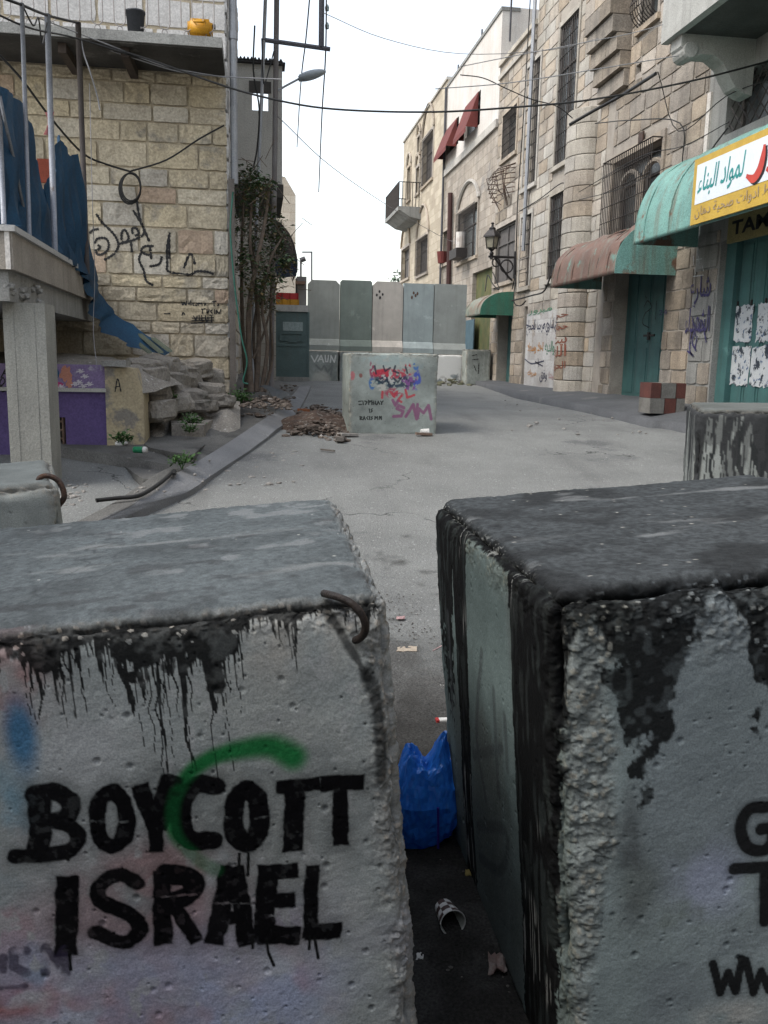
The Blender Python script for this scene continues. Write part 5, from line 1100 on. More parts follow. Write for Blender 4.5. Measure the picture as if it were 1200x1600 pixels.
def rounded(w, d, h, c, r=.04, seg=3):
    b = bmesh.new(); bmesh.ops.create_cube(b, size=1); bmesh.ops.scale(b, vec=(w, d, h), verts=b.verts); bmesh.ops.bevel(b, geom=b.edges[:], offset=r, segments=seg, affect='EDGES'); bmesh.ops.translate(b, vec=c, verts=b.verts)
    b.verts.ensure_lookup_table(); V = [tuple(v.co) for v in b.verts]; F = [tuple(v.index for v in f.verts) for f in b.faces]; b.free(); return MB().add(V, F)
obj('body', rounded(.31, .17, .22, (p[0], YS+.12, zs1+.115)), YPL, jc, True)
obj('handle', MB().tube([(p[0]-.08, YS+.03, zs1+.2), (p[0]-.07, YS-.01, zs1+.16), (p[0]+.05, YS-.01, zs1+.16), (p[0]+.06, YS+.03, zs1+.2)], .014, 6), YPL, jc, True); obj('cap', MB().lathe((p[0]+.15, YS+.1, zs1+.15), [(.03, 0), (.03, .04), (0, .04)], 10, (1, 0, 0)), IRON, jc)
GALV = mat('galvanized_pipe', (.34, .35, .37), (.27, .28, .30), 6, .5, .1, 40, metal=.4, patch=(.2, .13, .1), pscale=5, pthr=.66)
tag(obj('drain_pipe', MB().tube([(xR+.09, YL+.15, 4.0), (xR+.09, YL+.15, 9)], .055, 10).tube([(xR+.09, YL+.15, 5.9), (xR+.09, YL+.15, 6.0)], .068, 10), GALV, None), 'grey drain pipe on the corner of the left stone house', 'pipe')
# graffiti draped on the stones
BV = BVHTree.FromPolygons([Vector(v) for v in TRI.v], TRI.f)
def drape(x, z, off=.006):
    h = BV.ray_cast(Vector((x, YL-1, z)), Vector((0, 1, 0))); y = h[0].y if h[0] else YL
    return (x, min(y, YL-.012)-off, z)
INK = mat('black_spray_paint', (.02, .02, .022), (.035, .034, .033), 9, .8, 0, grain=.2)
def spray(strokes, m, parent, wid, f, drapef=drape, off=.006, n=8):
    mb = MB()
    for st in strokes:
        pts = [np.array(f(*p)) for p in st]; pts = smooth_line(pts, n); out = []
        for a, b in zip(pts[:-1], pts[1:]):
            k = max(1, int(np.linalg.norm(b-a)/.03)); out += [a+(b-a)*t/k for t in range(k)]
        out.append(pts[-1]); pts = out; L = len(pts); V = []
        for i, p in enumerate(pts):
            t = pts[min(i+1, L-1)]-pts[max(i-1, 0)]; t = t/(np.linalg.norm(t)+1e-9); q = np.array([-t[1], t[0]]); w_ = wid*(.8+.3*math.sin(i*.9+len(V)))
            for s in (-1, 0, 1): V.append(drapef(*(p+q*s*w_), off))
        mb.add(V, [(3*i+j, 3*i+j+1, 3*i+j+4, 3*i+j+3) for i in range(L-1) for j in range(2)])
    return mb
def fL(x, y): p = atY(130+x/5, 320+y/5, YL-.05); return (p[0], p[2])
GS = [[(100,70),(150,140),(230,220),(265,280),(270,330),(230,390),(160,430)], [(45,220),(75,195),(118,186)], [(85,300),(110,262),(170,260),(196,300),(188,350),(150,382),(108,385),(94,345)], [(295,275),(300,215),(325,195),(352,250),(335,285),(300,290)], [(385,228),(380,185),(410,180),(432,222),(400,240)], [(280,302),(370,280),(460,238),(472,190),(440,100),(415,-40)], [(388,40),(460,160),(515,285)], [(370,270),(378,370)], [(550,320),(480,325),(450,360),(500,388),(535,382)], [(520,320),(530,425)], [(450,370),(435,430),(470,510),(490,590),(545,630)], [(515,480),(570,470),(600,450),(612,400)], [(675,215),(655,330),(655,460),(668,520),(830,545),(880,520),(960,522),(1020,540)], [(785,495),(835,380),(875,465)], [(110,310),(130,330),(110,350)], [(670,240),(672,420)]]
obj('graffiti', spray(GS, INK, bL, .02, fL), INK, bL)
WS = [[(765,750),(778,785),(788,760),(800,785),(808,750)], [(815,770),(830,768),(822,782)], [(838,745),(842,785)], [(868,765),(852,775),(868,788)], [(880,765),(893,775),(880,788),(876,775)], [(900,788),(902,765),(915,775),(925,765),(928,788)], [(940,775),(958,770),(945,788)], [(1005,755),(1040,752)], [(1020,752),(1022,790)], [(1050,770),(1058,782),(1046,788)],
      [(920,815),(955,812)], [(930,812),(932,850)], [(965,815),(970,848),(985,815)], [(1010,818),(995,832),(1010,850)], [(1025,815),(1027,852)], [(1040,852),(1040,820),(1060,850),(1075,815)], [(860,865),(880,900),(890,865)], [(905,860),(907,905)], [(925,860),(928,905),(945,903)], [(955,862),(958,905),(975,905)], [(985,862),(1015,860)], [(1000,862),(1002,910)], [(845,905),(1020,900)], [(840,925),(1010,915)], [(850,885),(1020,882)], [(630,850),(680,848)], [(770,865),(780,840),(795,862)]]
obj('graffiti', spray(WS, INK, bL, .010, fL, n=3), INK, bL)
# plank and hose at the corner
OLDW = mat('weathered_timber', (.17, .15, .135), (.11, .10, .09), 5, .9, .4, 40, streak=.5, sc=(.06, .055, .05))
a = atY(363, 610, 12.85); b = atY(362, 280, 12.85)
tag(obj('timber_post', MB().box(W, a[0]-.03, a[0]+.055, 12.8, 12.9, a[2]-.3, b[2]), OLDW, None), 'grey weathered timber post against the corner of the left stone house', 'post')
HOSE = mat('green_hose', (.04, .16, .12), rough=.5, bump=.05)
tag(obj('hose', MB().tube(smooth_line([atY(x, y, 12.72) for x, y in ((364, 300), (360, 360), (366, 440), (372, 490), (378, 530), (386, 565), (380, 595), (388, 600))], 5), .013, 6), HOSE, None, True), 'thin green hose hanging down beside the timber post', 'hose')
# grey projecting room -----------------------------------------------------
YB = 16.0; bx0 = xR-.01; bx1 = float(atY(441, 180, YB)[0]); bz0 = float(atY(410, 287, YB)[2]); bz1 = float(atY(410, 98, YB)[2])
bb = thing('projecting_room', 'small grey rendered room with a square hole jutting out over the street', 'building', ((bx0+bx1)/2, YB+1, bz0))
h0 = atY(394, 172, YB); h1 = atY(419, 138, YB)
obj('wall', wall_holes(lambda u, n, z: (u, YB-n, z), bx0, bx1, bz0, bz1, -.15, 0, [[h0[0], h1[0], h0[2], h1[2]]]).box(W, bx1-.15, bx1, YB+.151, YB+2.2, bz0, bz1-.5), mat('grey_render', (.47, .455, .42), (.38, .37, .345), 1.5, .9, .3, 25, streak=.3, sc=(.18, .18, .17)), bb)
obj('floor_slab', MB().box(W, bx0, bx1+.02, YB-.03, YB+2.3, bz0-.22, bz0-.001), mat('dark_concrete', (.07, .065, .06)), bb)  # whole slab in one dark concrete tone, underside included
mb = MB()
for i in range(14): x = bx0+(bx1-bx0)*i/14; mb.prism([(x, YB-.12, bz1+.002), (x+.035, YB-.12, bz1+.055), (x+.068, YB-.12, bz1+.002)], (0, .5, 0))
mb.box(W, bx0, bx1+.05, YB-.1, YB+.3, bz1-.03, bz1+.001)
obj('roof_edge', mb, mat('dark_corrugated', (.05, .048, .05)), bb)
obj('broken_lintel', MB().box(W, h0[0]-.05, h1[0]+.05, YB-.02, YB+.05, h1[2]-.08, h1[2]+.1), MATS['dark_concrete'], bb)
# dark curved awning and the houses further along
YH = 21.0
x2 = float(atY(431, 400, YH)[0])
bH = thing('stone_house', 'pale stone house in shade behind the vine on the left', 'building', (x2-2, YH+2, 1))
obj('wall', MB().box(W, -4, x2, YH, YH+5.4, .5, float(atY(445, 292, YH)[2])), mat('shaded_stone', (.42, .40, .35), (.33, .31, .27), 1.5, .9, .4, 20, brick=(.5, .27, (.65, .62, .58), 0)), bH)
aw = thing('metal_awning', 'dark rusty curved awning seen end-on beside the vine', 'awning', (x2+.3, YH+1, 4), 'curved sheet metal awnings')
px_ = [(430, 343), (440, 350), (452, 364), (460, 382), (465, 405), (465, 424)]
arc = [atY(x, y, YH-.2) for x, y in px_]; DKR = mat('dark_rust_sheet', (.075, .06, .055), (.05, .04, .04), 3, .8, .3, 25)
obj('end_panel', MB().prism([*arc, atY(430, 426, YH-.2)], (0, .02, 0)), DKR, aw); obj('sheet', MB().grid([[p+np.array([0, .021+d, 0]) for p in smooth_line(arc, 3)] for d in (0, 1, 2, 3)]), DKR, aw, True)
obj('valance', MB().prism([atY(430, 406, YH-.23), atY(464.5, 404, YH-.23), atY(463, 432, YH-.23), atY(432, 434, YH-.23)], (0, .02, 0)), mat('navy_cloth', (.03, .04, .065)), aw)
YK = 34.0
bK = thing('stone_house', 'sunlit cream stone house far down the left side of the street', 'building', (1, YK+2, 1))
kx0, kx1 = float(atY(395, 350, YK)[0]), float(atY(462, 350, YK)[0]); kz1 = float(atY(447, 276, YK)[2]); kz0 = float(atY(462, 305, YK)[2])
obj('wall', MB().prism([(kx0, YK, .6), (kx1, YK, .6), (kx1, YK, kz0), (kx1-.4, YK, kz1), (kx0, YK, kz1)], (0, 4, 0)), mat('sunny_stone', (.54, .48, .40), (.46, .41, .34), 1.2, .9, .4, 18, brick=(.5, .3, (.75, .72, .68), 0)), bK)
# gate and crates
YG = 26.4
GATE = mat('grey_green_gate', (.10, .15, .15), (.08, .12, .12), 3, .6, .15, 30, streak=.3, sc=(.12, .11, .1))
gx0, gx1 = float(atY(428, 530, YG)[0]), float(atY(480, 530, YG)[0]); gz0 = float(atY(455, 589, YG)[2]); gz1 = float(atY(455, 487, YG)[2])
gt = thing('metal_gate', 'grey green metal gate between the vine and the barrier panels', 'gate', ((gx0+gx1)/2, YG, gz0))
obj('leaf', MB().box(W, gx0, gx1, YG, YG+.06, gz0, gz1), GATE, gt)
obj('gate_post', MB().box(W, gx1+.001, xs_t[0]+.03, YG-.03, YG+.1, gz0-.1, gz1), GATE, gt); obj('threshold', MB().box(W, gx0-.1, xs_t[0]+.03, YG-.15, YG+.2, gz0-.4, gz0-.001), CONC, gt)
obj('lintel', MB().box(W, gx0-.05, gx1+.02, YG-.06, YG+.2, gz1+.002, gz1+.19), CONCP, gt)
zr = lambda y: float(atY(455, y, YG)[2]); xr_ = lambda x: float(atY(x, 520, YG)[0])
obj('crossbar', MB().box(W, gx0+.01, gx1-.01, YG-.025, YG-.001, zr(541), zr(537)), GATE, gt)
obj('name_plate', MB().box(W, xr_(442), xr_(473), YG-.012, YG-.001, zr(517), zr(503)), mat('pale_plate', (.30, .36, .36), (.2, .26, .26), 16, .6), gt)
hb = MB()
for x0, x1, y0, y1 in ((437, 474, 519, 522), (437, 474, 530, 533), (437, 440, 519, 533), (471, 474, 519, 533), (450, 464, 527, 535)): hb.box(W, xr_(x0), xr_(x1), YG-.03-.01*(y1-y0 > 4), YG-.001, zr(y1), zr(y0))
obj('latch', hb, GATE, gt)
for i, (a, b, y0, y1, lab, c1) in enumerate(((428, 466, 468, 477, 'yellow bottle crate row on top of the metal gate', (.55, .27, .02)), (428, 465, 458, 467.5, 'red bottle crate row stacked on the yellow crates above the gate', (.42, .03, .03)))):
    x0, x1 = float(atY(a, 470, YG+.1)[0]), float(atY(b, 470, YG+.1)[0]); z0, z1 = float(atY(450, y1, YG+.1)[2]), float(atY(450, y0, YG+.1)[2])
    if i == 0: z0 = gz1+.192; zc0 = z1
    else: z0 = zc0+.003
    t = thing('crate', lab, 'crate', ((x0+x1)/2, YG+.15, z0), 'bottle crates above the gate'); m = mat('crate_plastic%d' % i, c1, tuple(v*.8 for v in c1), 4, .5, .1, 30)
    obj('box', MB().box(W, x0, x1, YG+.0, YG+.32, z0, z1), m, t)
    r_ = MB()
    for k in range(4): xx = x0+(x1-x0)*k/3; r_.box(W, xx-.02, xx+.02, YG-.02, YG-.001, z0+.001, z1-.001)
    obj('rib', r_, mat('crate_rib%d' % i, tuple(v*.7 for v in c1)), t)
# utility poles ------------------------------------------------------------
def pole(label, pts, Y, r, m, name='utility_pole'):
    t = thing(name, label, 'pole', atY(*pts[-1], Y), 'street poles on the left'); obj('shaft', MB().tube([atY(x, y, Y) for x, y in pts], r, 10), m, t, True); return t
pb = pole('tall rusty steel pole carrying the street lamp behind the vine', [(433, -60), (431, 120), (428, 340), (425, 480), (424, 614)], 15.4, .045, mat('old_steel', (.13, .115, .11), (.20, .19, .19), 2, .7, .2, 40))
Yp = 15.4
hd = atY(488, 115, Yp)
ln_ = MB(); G = []
for i, t in enumerate(np.linspace(0, 1, 10)):
    c_ = atY(467+42*t, 122-10*t, Yp); rr = .03+.085*math.sin(math.pi*min(t*.9+.12, 1))**.6; G.append([c_+np.array([0, rr*1.3*math.cos(a), rr*.62*math.sin(a)]) for a in np.linspace(0, 2*math.pi, 13)])
sl = thing('street_lamp', 'pale grey street lamp head on a short arm high on the pole', 'street lamp', hd); obj('head', MB().grid(G), mat('lamp_grey', (.36, .40, .44), rough=.5, bump=0), sl, True); obj('arm', MB().tube([atY(429, 145, Yp), atY(445, 135, Yp), atY(471, 121, Yp)], .018, 6), GALV, sl); obj('lens', MB().rock(hd+np.array([-.1, 0, -.06]), (.14, .08, .04), 3, 2, amp=.02), LGL, sl)
pa = pole('slim pale cable pole leaning beside the rusty steel pole', [(417, -60), (409, 150), (402, 320), (398, 420), (394, 600)], 15.1, .03, GALV)
arm = obj('crossarm', MB().tube([atY(410, 62, 15.1), atY(516, 77, 15.1)], .035, 6), mat('crossarm_steel', (.10, .10, .115)), pa); obj('riser', MB().tube([atY(502, 74, 15.1), atY(503, -60, 15.1)], .045, 8), MATS['crossarm_steel'], pa)
ins = MB()
for y in (18, 46): ins.lathe(atY(511, y, 15.1), [(0, 0), (.03, .01), (.035, .06), (.02, .1), (0, .1)], 8)
obj('insulator', ins, MATS['pale_plate'], pa)
# wires
CAB = mat('black_cable', (.02, .02, .02), rough=.6, bump=0, grain=0); CABG = mat('grey_cable', (.25, .25, .26), rough=.6, bump=0, grain=0)
def wire(label, pts, r, m, Y=None, n=5): tag(obj('wire', MB().tube(smooth_line([np.array(atY(p[0], p[1], p[2] if len(p) > 2 else Y)) for p in pts], n), r, 5), m, None, True), label, 'wire', 'overhead wires')
wire('thick black cable sagging right across the street from the left wall', [(122, 60), (230, 92), (352, 135), (430, 156), (505, 169), (600, 174.5), (700, 174.5), (800, 168), (900, 159), (1000, 143), (1100, 122), (1215, 92)], .0135, CAB, 12.0)
wire('pale wire from the terrace pole to the left house corner', [(122, 62), (200, 88), (280, 112), (352, 120), (440, 124)], .008, CABG, 12.3)
wire('thin wire crossing before the upper storeys from the roof to the balcony', [(680, 139), (800, 129), (945, 106), (1030, 92), (1215, 62)], .007, CABG, 12.5)
wire('thinnest upper wire rising to the balcony corner at top right', [(720, 104), (800, 88), (900, 69), (1010, 46), (1150, 0)], .006, CABG, 12.8)
wire('slack thin cable looping from the white house to the corner pillar', [(719, 117), (755, 122), (790, 138), (830, 155), (870, 166), (895, 185)], .010, CAB, 16.5)
wire('slanting wire running up from the coil on the left wall to its corner', [(203, 268, 12.8), (260, 250, 12.8), (310, 218, 12.8), (350, 196, 12.85)], .012, CAB)
wire('thick wire falling from the left edge to the coil on the stone wall', [(-10, 76, 10.5), (35, 125, 11), (80, 185, 11.7), (130, 240, 12.4), (170, 258, 12.7), (203, 268, 12.8)], .014, CAB)
for i, (lab, pts) in enumerate((('dark dropper wire hanging from the crossarm toward the far street', [(510, -60, 15.1), (509, 76, 15.1), (503, 180, 17), (498, 300, 22)]), ('knotted thin line beside the riser running down to the far street', [(487, -40, 15), (478, 60, 16), (470, 130, 18), (464, 230, 24)]))): wire(lab, pts, .012, CAB)
wire('bundle of black cables across the foot of the corner pillar', [(890, 195, 16.6), (930, 172, 16.2), (970, 150, 15.6), (1025, 115, 14)], .03, CAB)
wire('black cable along the wall above the Arabic graffiti', [(800, 470, 22.5), (830, 462, 21.5), (850, 455, 20.6), (862, 430, 20.2), (872, 440, 19.8)], .02, CAB)
wire('grey wire clipped along the tan house beside the boxed grille', [(930, 193, 17.2), (985, 188, 15.2), (1062, 192, 13.4), (1066, 258, 13.3)], .010, CAB)

wire('black wire from the balcony corner down to the boxed grille', [(1028, 112, 14), (1060, 205, 13.8), (1135, 150, 12.6), (1215, 120, 12)], .008, CAB)
wire('thin wire along the pale stone house above the barred windows', [(812, 330, 22), (842, 312, 20.8), (878, 286, 19.4), (884, 300, 19.2)], .012, CAB)
wire('thin dark wire from the corner pillar down to the turquoise awning', [(905, 300, 17.5), (1000, 245, 14.6), (1068, 228, 13), (1140, 190, 12.2)], .007, CAB)
wire('sagging wire from the left edge across the terrace pole tops', [(-10, 20, 8.6), (50, 45, 9.2), (120, 60, 11.4), (230, 95, 12.2)], .010, CAB)
wire('second pale cable sagging under the balcony soffit', [(60, 28, 9.8), (122, 52, 11.6), (180, 74, 12), (260, 104, 12.2), (352, 121, 12.3)], .007, CABG)
wire('loose black cable hanging down beside the drain pipe', [(398, 40, 14.8), (396, 110, 14.8), (405, 170, 14.9), (402, 230, 15), (396, 262, 15)], .014, CAB)
wire('cable hanging from the rusty pole to the grey projecting room', [(428, 80, 15.2), (420, 110, 15.1), (412, 130, 15), (409, 60, 15)], .011, CAB)
wire('low black cable looping behind the lantern bracket', [(800, 452, 23), (806, 430, 22.8), (803, 470, 22.7), (812, 478, 22.5), (822, 470, 22)], .016, CAB)
wire('wire tangle above the small green awning', [(758, 455, 24.5), (762, 430, 24.8), (770, 444, 24.2), (780, 452, 23.8), (770, 425, 24.6)], .016, CAB)
wire('dark cable dropping to the yellow sign from the grilled window', [(1137, 200, 12.4), (1120, 222, 12.3), (1106, 242, 12.2)], .012, CAB)

wire('thin wire high across the street from the crossarm to the pale stone house', [(505, 20, 15), (600, 60, 15.2), (720, 84, 15.6), (860, 78, 16.5), (935, 60, 16.8)], .006, CABG)
wire('thin dark line from the rusty pole toward the gothic window', [(430, 178, 15.4), (520, 262, 19), (620, 330, 25), (694, 372, 31), (712, 378, 31)], .008, CABG)
wire('black wire running down the pale stone house beside the lantern', [(829, -10, 21.9), (818, 180, 22), (808, 330, 22.2), (806, 460, 22.4)], .014, CAB)
wire('loose wire hanging across the boxed window grille', [(905, 312, 17.2), (960, 298, 15.7), (1010, 276, 14.3), (1050, 258, 13.5)], .007, CAB)
wire('tangled cord between the first two terrace poles', [(36, 10, 8.9), (52, 40, 9.2), (60, 28, 9.5), (66, 70, 9.7), (74, 30, 9.9)], .008, CAB)
wire('dangling frayed cord below the far terrace pole top', [(124, 40, 11.6), (130, 80, 11.6), (140, 110, 11.6), (152, 150, 11.7), (156, 172, 11.7)], .009, CABG)
coil = MB()
for k in range(3): coil.tube([atY(205+(15+k)*math.cos(a)-k, 292+(22+k)*math.sin(a)+k*1.5, 12.8+.012*k) for a in np.linspace(0, 2*math.pi, 19)], .012, 5)
tag(obj('cable_coil', coil, CAB, None, True), 'coil of black cable hanging on the left stone wall', 'cable coil')
# terrace on a concrete column ----------------------------------------------
A0 = atY(18, 352, 8.0); B0 = atY(150, 438, 12.85); zt0 = float(A0[2])
te = thing('terrace', 'concrete terrace with pale coping raised on a column at the left edge', 'terrace', (A0[0]-1.5, 9, .4))
def tpoly(dx, z): return [(A0[0]+dx, A0[1]-dx*.9, z), (B0[0]+dx, B0[1]+.0, z), (-9, B0[1], z), (-9, A0[1]-dx*.9, z)]
obj('coping', MB().prism(tpoly(.03, zt0-.05), (0, 0, .05)), mat('pale_coping', (.45, .45, .44), (.38, .38, .37), 3, .7), te)
obj('edge_beam', MB().prism(tpoly(0, zt0-.36), (0, 0, .309)), mat('beige_render', (.33, .30, .26), (.26, .235, .205), 2, .9, .4, 25, streak=.4, sc=(.12, .11, .1)), te)
obj('deck', MB().prism(tpoly(-.06, zt0-.62), (0, 0, .259)), CONC, te)
cm = MB(); cr = random.Random(4)
for k in range(22):
    t = cr.random()*.25; p = np.array(A0)*(1-t)+np.array(B0)*t; cm.rock((p[0]-.07+cr.uniform(-.06, .02), p[1]+.05+cr.uniform(-.03, .04), zt0-.4-cr.random()*.18), (.07, .06, .04), k, 1)
tag(obj('broken_edge', cm, CONC, te), kind='stuff')
obj('white_strip', MB().box(W, A0[0]-.06, A0[0]-.02, A0[1]-.012, A0[1]-.002, zt0-.36, zt0-.05), PLAW, te)
c0, c1 = atY(10, 600, 8.25), atY(75, 600, 8.25)
CLM = mat('board_marked_concrete', (.33, .33, .30), (.25, .25, .23), 2, .9, .4, 35, streak=.6, sc=(.17, .17, .155))
cl = MB()
for k in range(4): xa = c0[0]+(c1[0]-c0[0])*k/4; xb = c0[0]+(c1[0]-c0[0])*(k+1)/4; cl.box(W, xa, xb, 8.25+(.004 if k % 2 else 0), 8.65, .2, zt0-.621)
obj('column', cl, CLM, te)
obj('back_column', MB().box(W, B0[0]-.9, B0[0]-.5, 12.2, 12.6, 1.2, zt0-.622), CLM, te)
# poles on the terrace
POLE = mat('grey_tent_pole', (.30, .32, .36), (.22, .23, .26), 5, .55, .1, 40, metal=.3, patch=(.17, .12, .1), pscale=4, pthr=.62); DPOLE = mat('dark_rusty_pole', (.07, .06, .055), (.05, .042, .04), 5, .7)
tp = [((34, 5), (46, 371), 8.9, .02, POLE, 'thin grey pole standing on the terrace near the left edge'), ((74, 22), (86, 398), 9.9, .03, POLE, 'pale grey pole in the middle of the terrace edge'), ((122, 35), (136, 428), 11.6, .033, DPOLE, 'dark rusty pole at the far end of the terrace'), ((-2, 160), (6, 350), 8.3, .022, POLE, 'thin grey pole cut by the left edge of the terrace')]
for (a, b, Y, r, m, lab) in tp: pole(lab, [a, b], Y, r, m, 'pole')
wire('cable strung along the tops of the terrace poles', [(-10, -8, 8.6), (34, 8, 8.9), (74, 24, 9.9), (122, 36, 11.6)], .014, CAB)
wire('thin white cord dangling from the terrace edge', [(140, 130, 11.5), (144, 300, 11.5), (148, 430, 11.5), (146, 520, 11), (156, 608, 10)], .005, CABG)
tag(obj('rag', MB().grid([[atY(70+6*i+4*math.sin(j*.9+i), 175+j*9, 9.9)+np.array([0, .02*math.sin(j+i*2), 0]) for i in range(3)] for j in range(5)]), mat('faded_red_cloth', (.28, .10, .10)), None, True), 'faded red rag tied to the middle terrace pole', 'rag')
# blue tarpaulin
TARP = mat('blue_tarpaulin', (.010, .060, .125), (.008, .042, .09), 2.2, .6, .35, 18, spec=.35)
def sheet(top, bot, nu, nv, fold, seed):
    T_ = smooth_line([np.array(atY(*p)) for p in top], 8); B_ = smooth_line([np.array(atY(*p)) for p in bot], 8)
    T_ = [T_[int(i*(len(T_)-1)/nu)] for i in range(nu+1)]; B_ = [B_[int(i*(len(B_)-1)/nu)] for i in range(nu+1)]; G = []
    for i in range(nu+1):
        row = []
        for j in range(nv+1):
            t = j/nv; p = T_[i]*(1-t)+B_[i]*t; f = fold*(math.sin(i*.85+seed)+.5*math.sin(i*1.9+seed+j*.25)+.3*math.sin(j*.6+i*.3))*(.35+.65*t)
            row.append(p+np.array([f, f*.8, 0]))
        G.append(row)
    return MB().grid(G)
tb = thing('tarpaulin', 'torn dark blue tarpaulin hanging on the terrace poles and trailing down the stone wall', 'tarpaulin', atY(140, 440, 12))
obj('hanging_sheet', sheet([(-12, 120, 8.3), (8, 140, 8.5), (34, 160, 9.0), (42, 185, 9.2), (52, 250, 9.6), (72, 300, 10.2), (86, 330, 10.6)], [(-12, 360, 8.3), (10, 350, 8.5), (30, 365, 9.0), (50, 375, 9.4), (75, 392, 10), (100, 412, 10.7), (130, 432, 11.7)], 44, 18, .075, .5), TARP, tb, True)
obj('hanging_sheet', sheet([(66, 300, 10.0), (84, 260, 10.2), (92, 212, 10.4), (100, 228, 10.6), (110, 245, 10.9), (118, 240, 11.1)], [(60, 385, 10.0), (78, 396, 10.2), (92, 405, 10.5), (108, 415, 10.9), (124, 426, 11.3), (146, 440, 12)], 36, 18, .065, 2.), TARP, tb, True)
obj('trailing_end', sheet([(118, 330, 11.4), (132, 400, 11.7), (150, 440, 12.2), (176, 486, 12.5), (215, 513, 12.55), (266, 546, 12.5)], [(100, 412, 11.3), (128, 436, 11.6), (142, 470, 11.9), (152, 508, 12.1), (195, 536, 12.2), (262, 558, 12.2)], 40, 10, .05, 1.), TARP, tb, True)
obj('white_seam', MB().tube(smooth_line([atY(0, 150, 8.25), atY(8, 190, 8.3), atY(22, 250, 8.6), atY(36, 320, 9), atY(46, 352, 9.2)], 4), .015, 5), mat('grey_seam', (.22, .23, .25)), tb)
# slatted pallet under the tarpaulin end
sp_ = thing('pallet', 'broken wooden slats under the trailing end of the tarpaulin', 'pallet', atY(225, 545, 12.3))
for k, (a, b) in enumerate((((200, 528), (230, 552)), ((215, 524), (248, 552)), ((236, 530), (262, 550)))):
    p, q = atY(*a, 12.45), atY(*b, 12.1); obj('slat', MB().prism([p, p+[.06, 0, 0], q+[.06, 0, 0], q], (0, .02, .025)), mat('green_slat', (.11, .13, .10)), sp_)
# red shutter and pale wall behind the tarpaulin
tag(obj('shutter', MB().box(W, atY(58, 260, 12.85)[0], atY(80, 260, 12.85)[0], 12.85, 12.9, atY(70, 285, 12.85)[2], atY(70, 248, 12.85)[2]), mat('red_shutter', (.25, .06, .035)), None), 'small red shutter on the wall behind the blue tarpaulin', 'shutter')
# shop front below -----------------------------------------------------------
YPu = 9.8
PUR = mat('purple_wall_paint', (.105, .075, .20), (.085, .06, .165), 2, .85, .3, 25, streak=.3, sc=(.06, .045, .1), patch=(.13, .10, .22), pscale=2, pthr=.62)
sw_ = thing('purple_shop_front', 'purple painted shop wall with faded mural under the terrace', 'wall', (-4, YPu, .3))
px0 = -8.0; px1 = float(atY(166, 640, YPu)[0]); zl = float(atY(120, 612, YPu)[2]); zp1 = float(atY(120, 570, YPu)[2])
go = [float(atY(74, 700, YPu)[0])-.25, float(atY(104, 700, YPu)[0]), .3, float(atY(90, 652, YPu)[2])]
PW = lambda u, n, z: (u, YPu-n, z)
obj('lower_wall', wall_holes(PW, px0, px1, .2, zl, -.3, 0, [go]), PUR, sw_)
obj('mural_band', MB().box(PW, px0, px1-.002, -.301, .012, zl+.04, zp1), mat('mural_base', (.22, .17, .30), (.16, .12, .24), 3, .85, .2, 25, patch=(.3, .28, .34), pscale=3, pthr=.6), sw_)
obj('ledge', MB().box(PW, px0, px1+.01, -.1, .06, zl+.001, zl+.039), CONCP, sw_)
def disc(cx, cy, rx, ry, m, n, nm, a0=0, a1=2*math.pi, inner=0.0, noise=0.0):
    o = []
    for a in np.linspace(a0, a1, 20): p = atY(cx+rx*math.cos(a)*(1+noise*math.sin(a*5)), cy+ry*math.sin(a)*(1+noise*math.cos(a*7)), YPu); o.append((p[0], YPu-n, p[2]))
    return obj(nm, MB().prism(o, (0, .003, 0)), m, sw_)
disc(76, 584, 17, 14, mat('mural_blue', (.02, .10, .2)), .0165, 'mural_shape'); disc(73, 584, 14, 11, mat('mural_teal', (.05, .32, .40)), .0195, 'mural_shape'); disc(71, 585, 9, 7, mat('mural_sky', (.25, .45, .52)), .0225, 'mural_shape'); disc(84, 601, 16, 5, mat('mural_pink', (.42, .06, .18)), .0175, 'mural_shape')
disc(103, 584, 9, 12, mat('mural_orange', (.48, .22, .16)), .0155, 'mural_shape', noise=.25); disc(109, 598, 5, 9, MATS['mural_orange'], .0175, 'mural_shape', noise=.3)
MW = mat('mural_white', (.55, .52, .58))
for k, (x, y) in enumerate(((126, 580), (133, 588), (124, 597), (118, 600), (130, 603), (96, 604), (140, 600))): disc(x, y, 5, 3, MW, .0165+.0006*k, 'mural_shape', noise=.6)
obj('mural_lettering', spray([[(2, 590), (10, 576)], [(6, 583), (12, 585)], [(8, 608), (0, 600), (5, 590), (8, 597), (0, 606), (6, 612), (10, 604)]], INK, None, .008, lambda x, y: (lambda p: (p[0], p[2]))(atY(x, y, YPu)), lambda x, z, o: (x, YPu-.017, z)), INK, sw_)
obj('dark_opening', MB().box(PW, go[0], go[1], -.25, -.2, .3, go[3]), mat('rusty_dark', (.07, .055, .045), (.03, .025, .022), 4), sw_)
gm = MB()
for z in np.linspace(.4, go[3]-.05, 6): gm.tube([PW(go[0], -.03, z), PW(go[1]-.02, -.03, z)], .012, 4)
for u in np.linspace(go[0]+.02, go[1]-.03, 4): gm.tube([PW(u, -.03, .3), PW(u, -.03, go[3])], .014, 4)
obj('grate', gm, mat('grate_iron', (.16, .11, .085)), sw_)
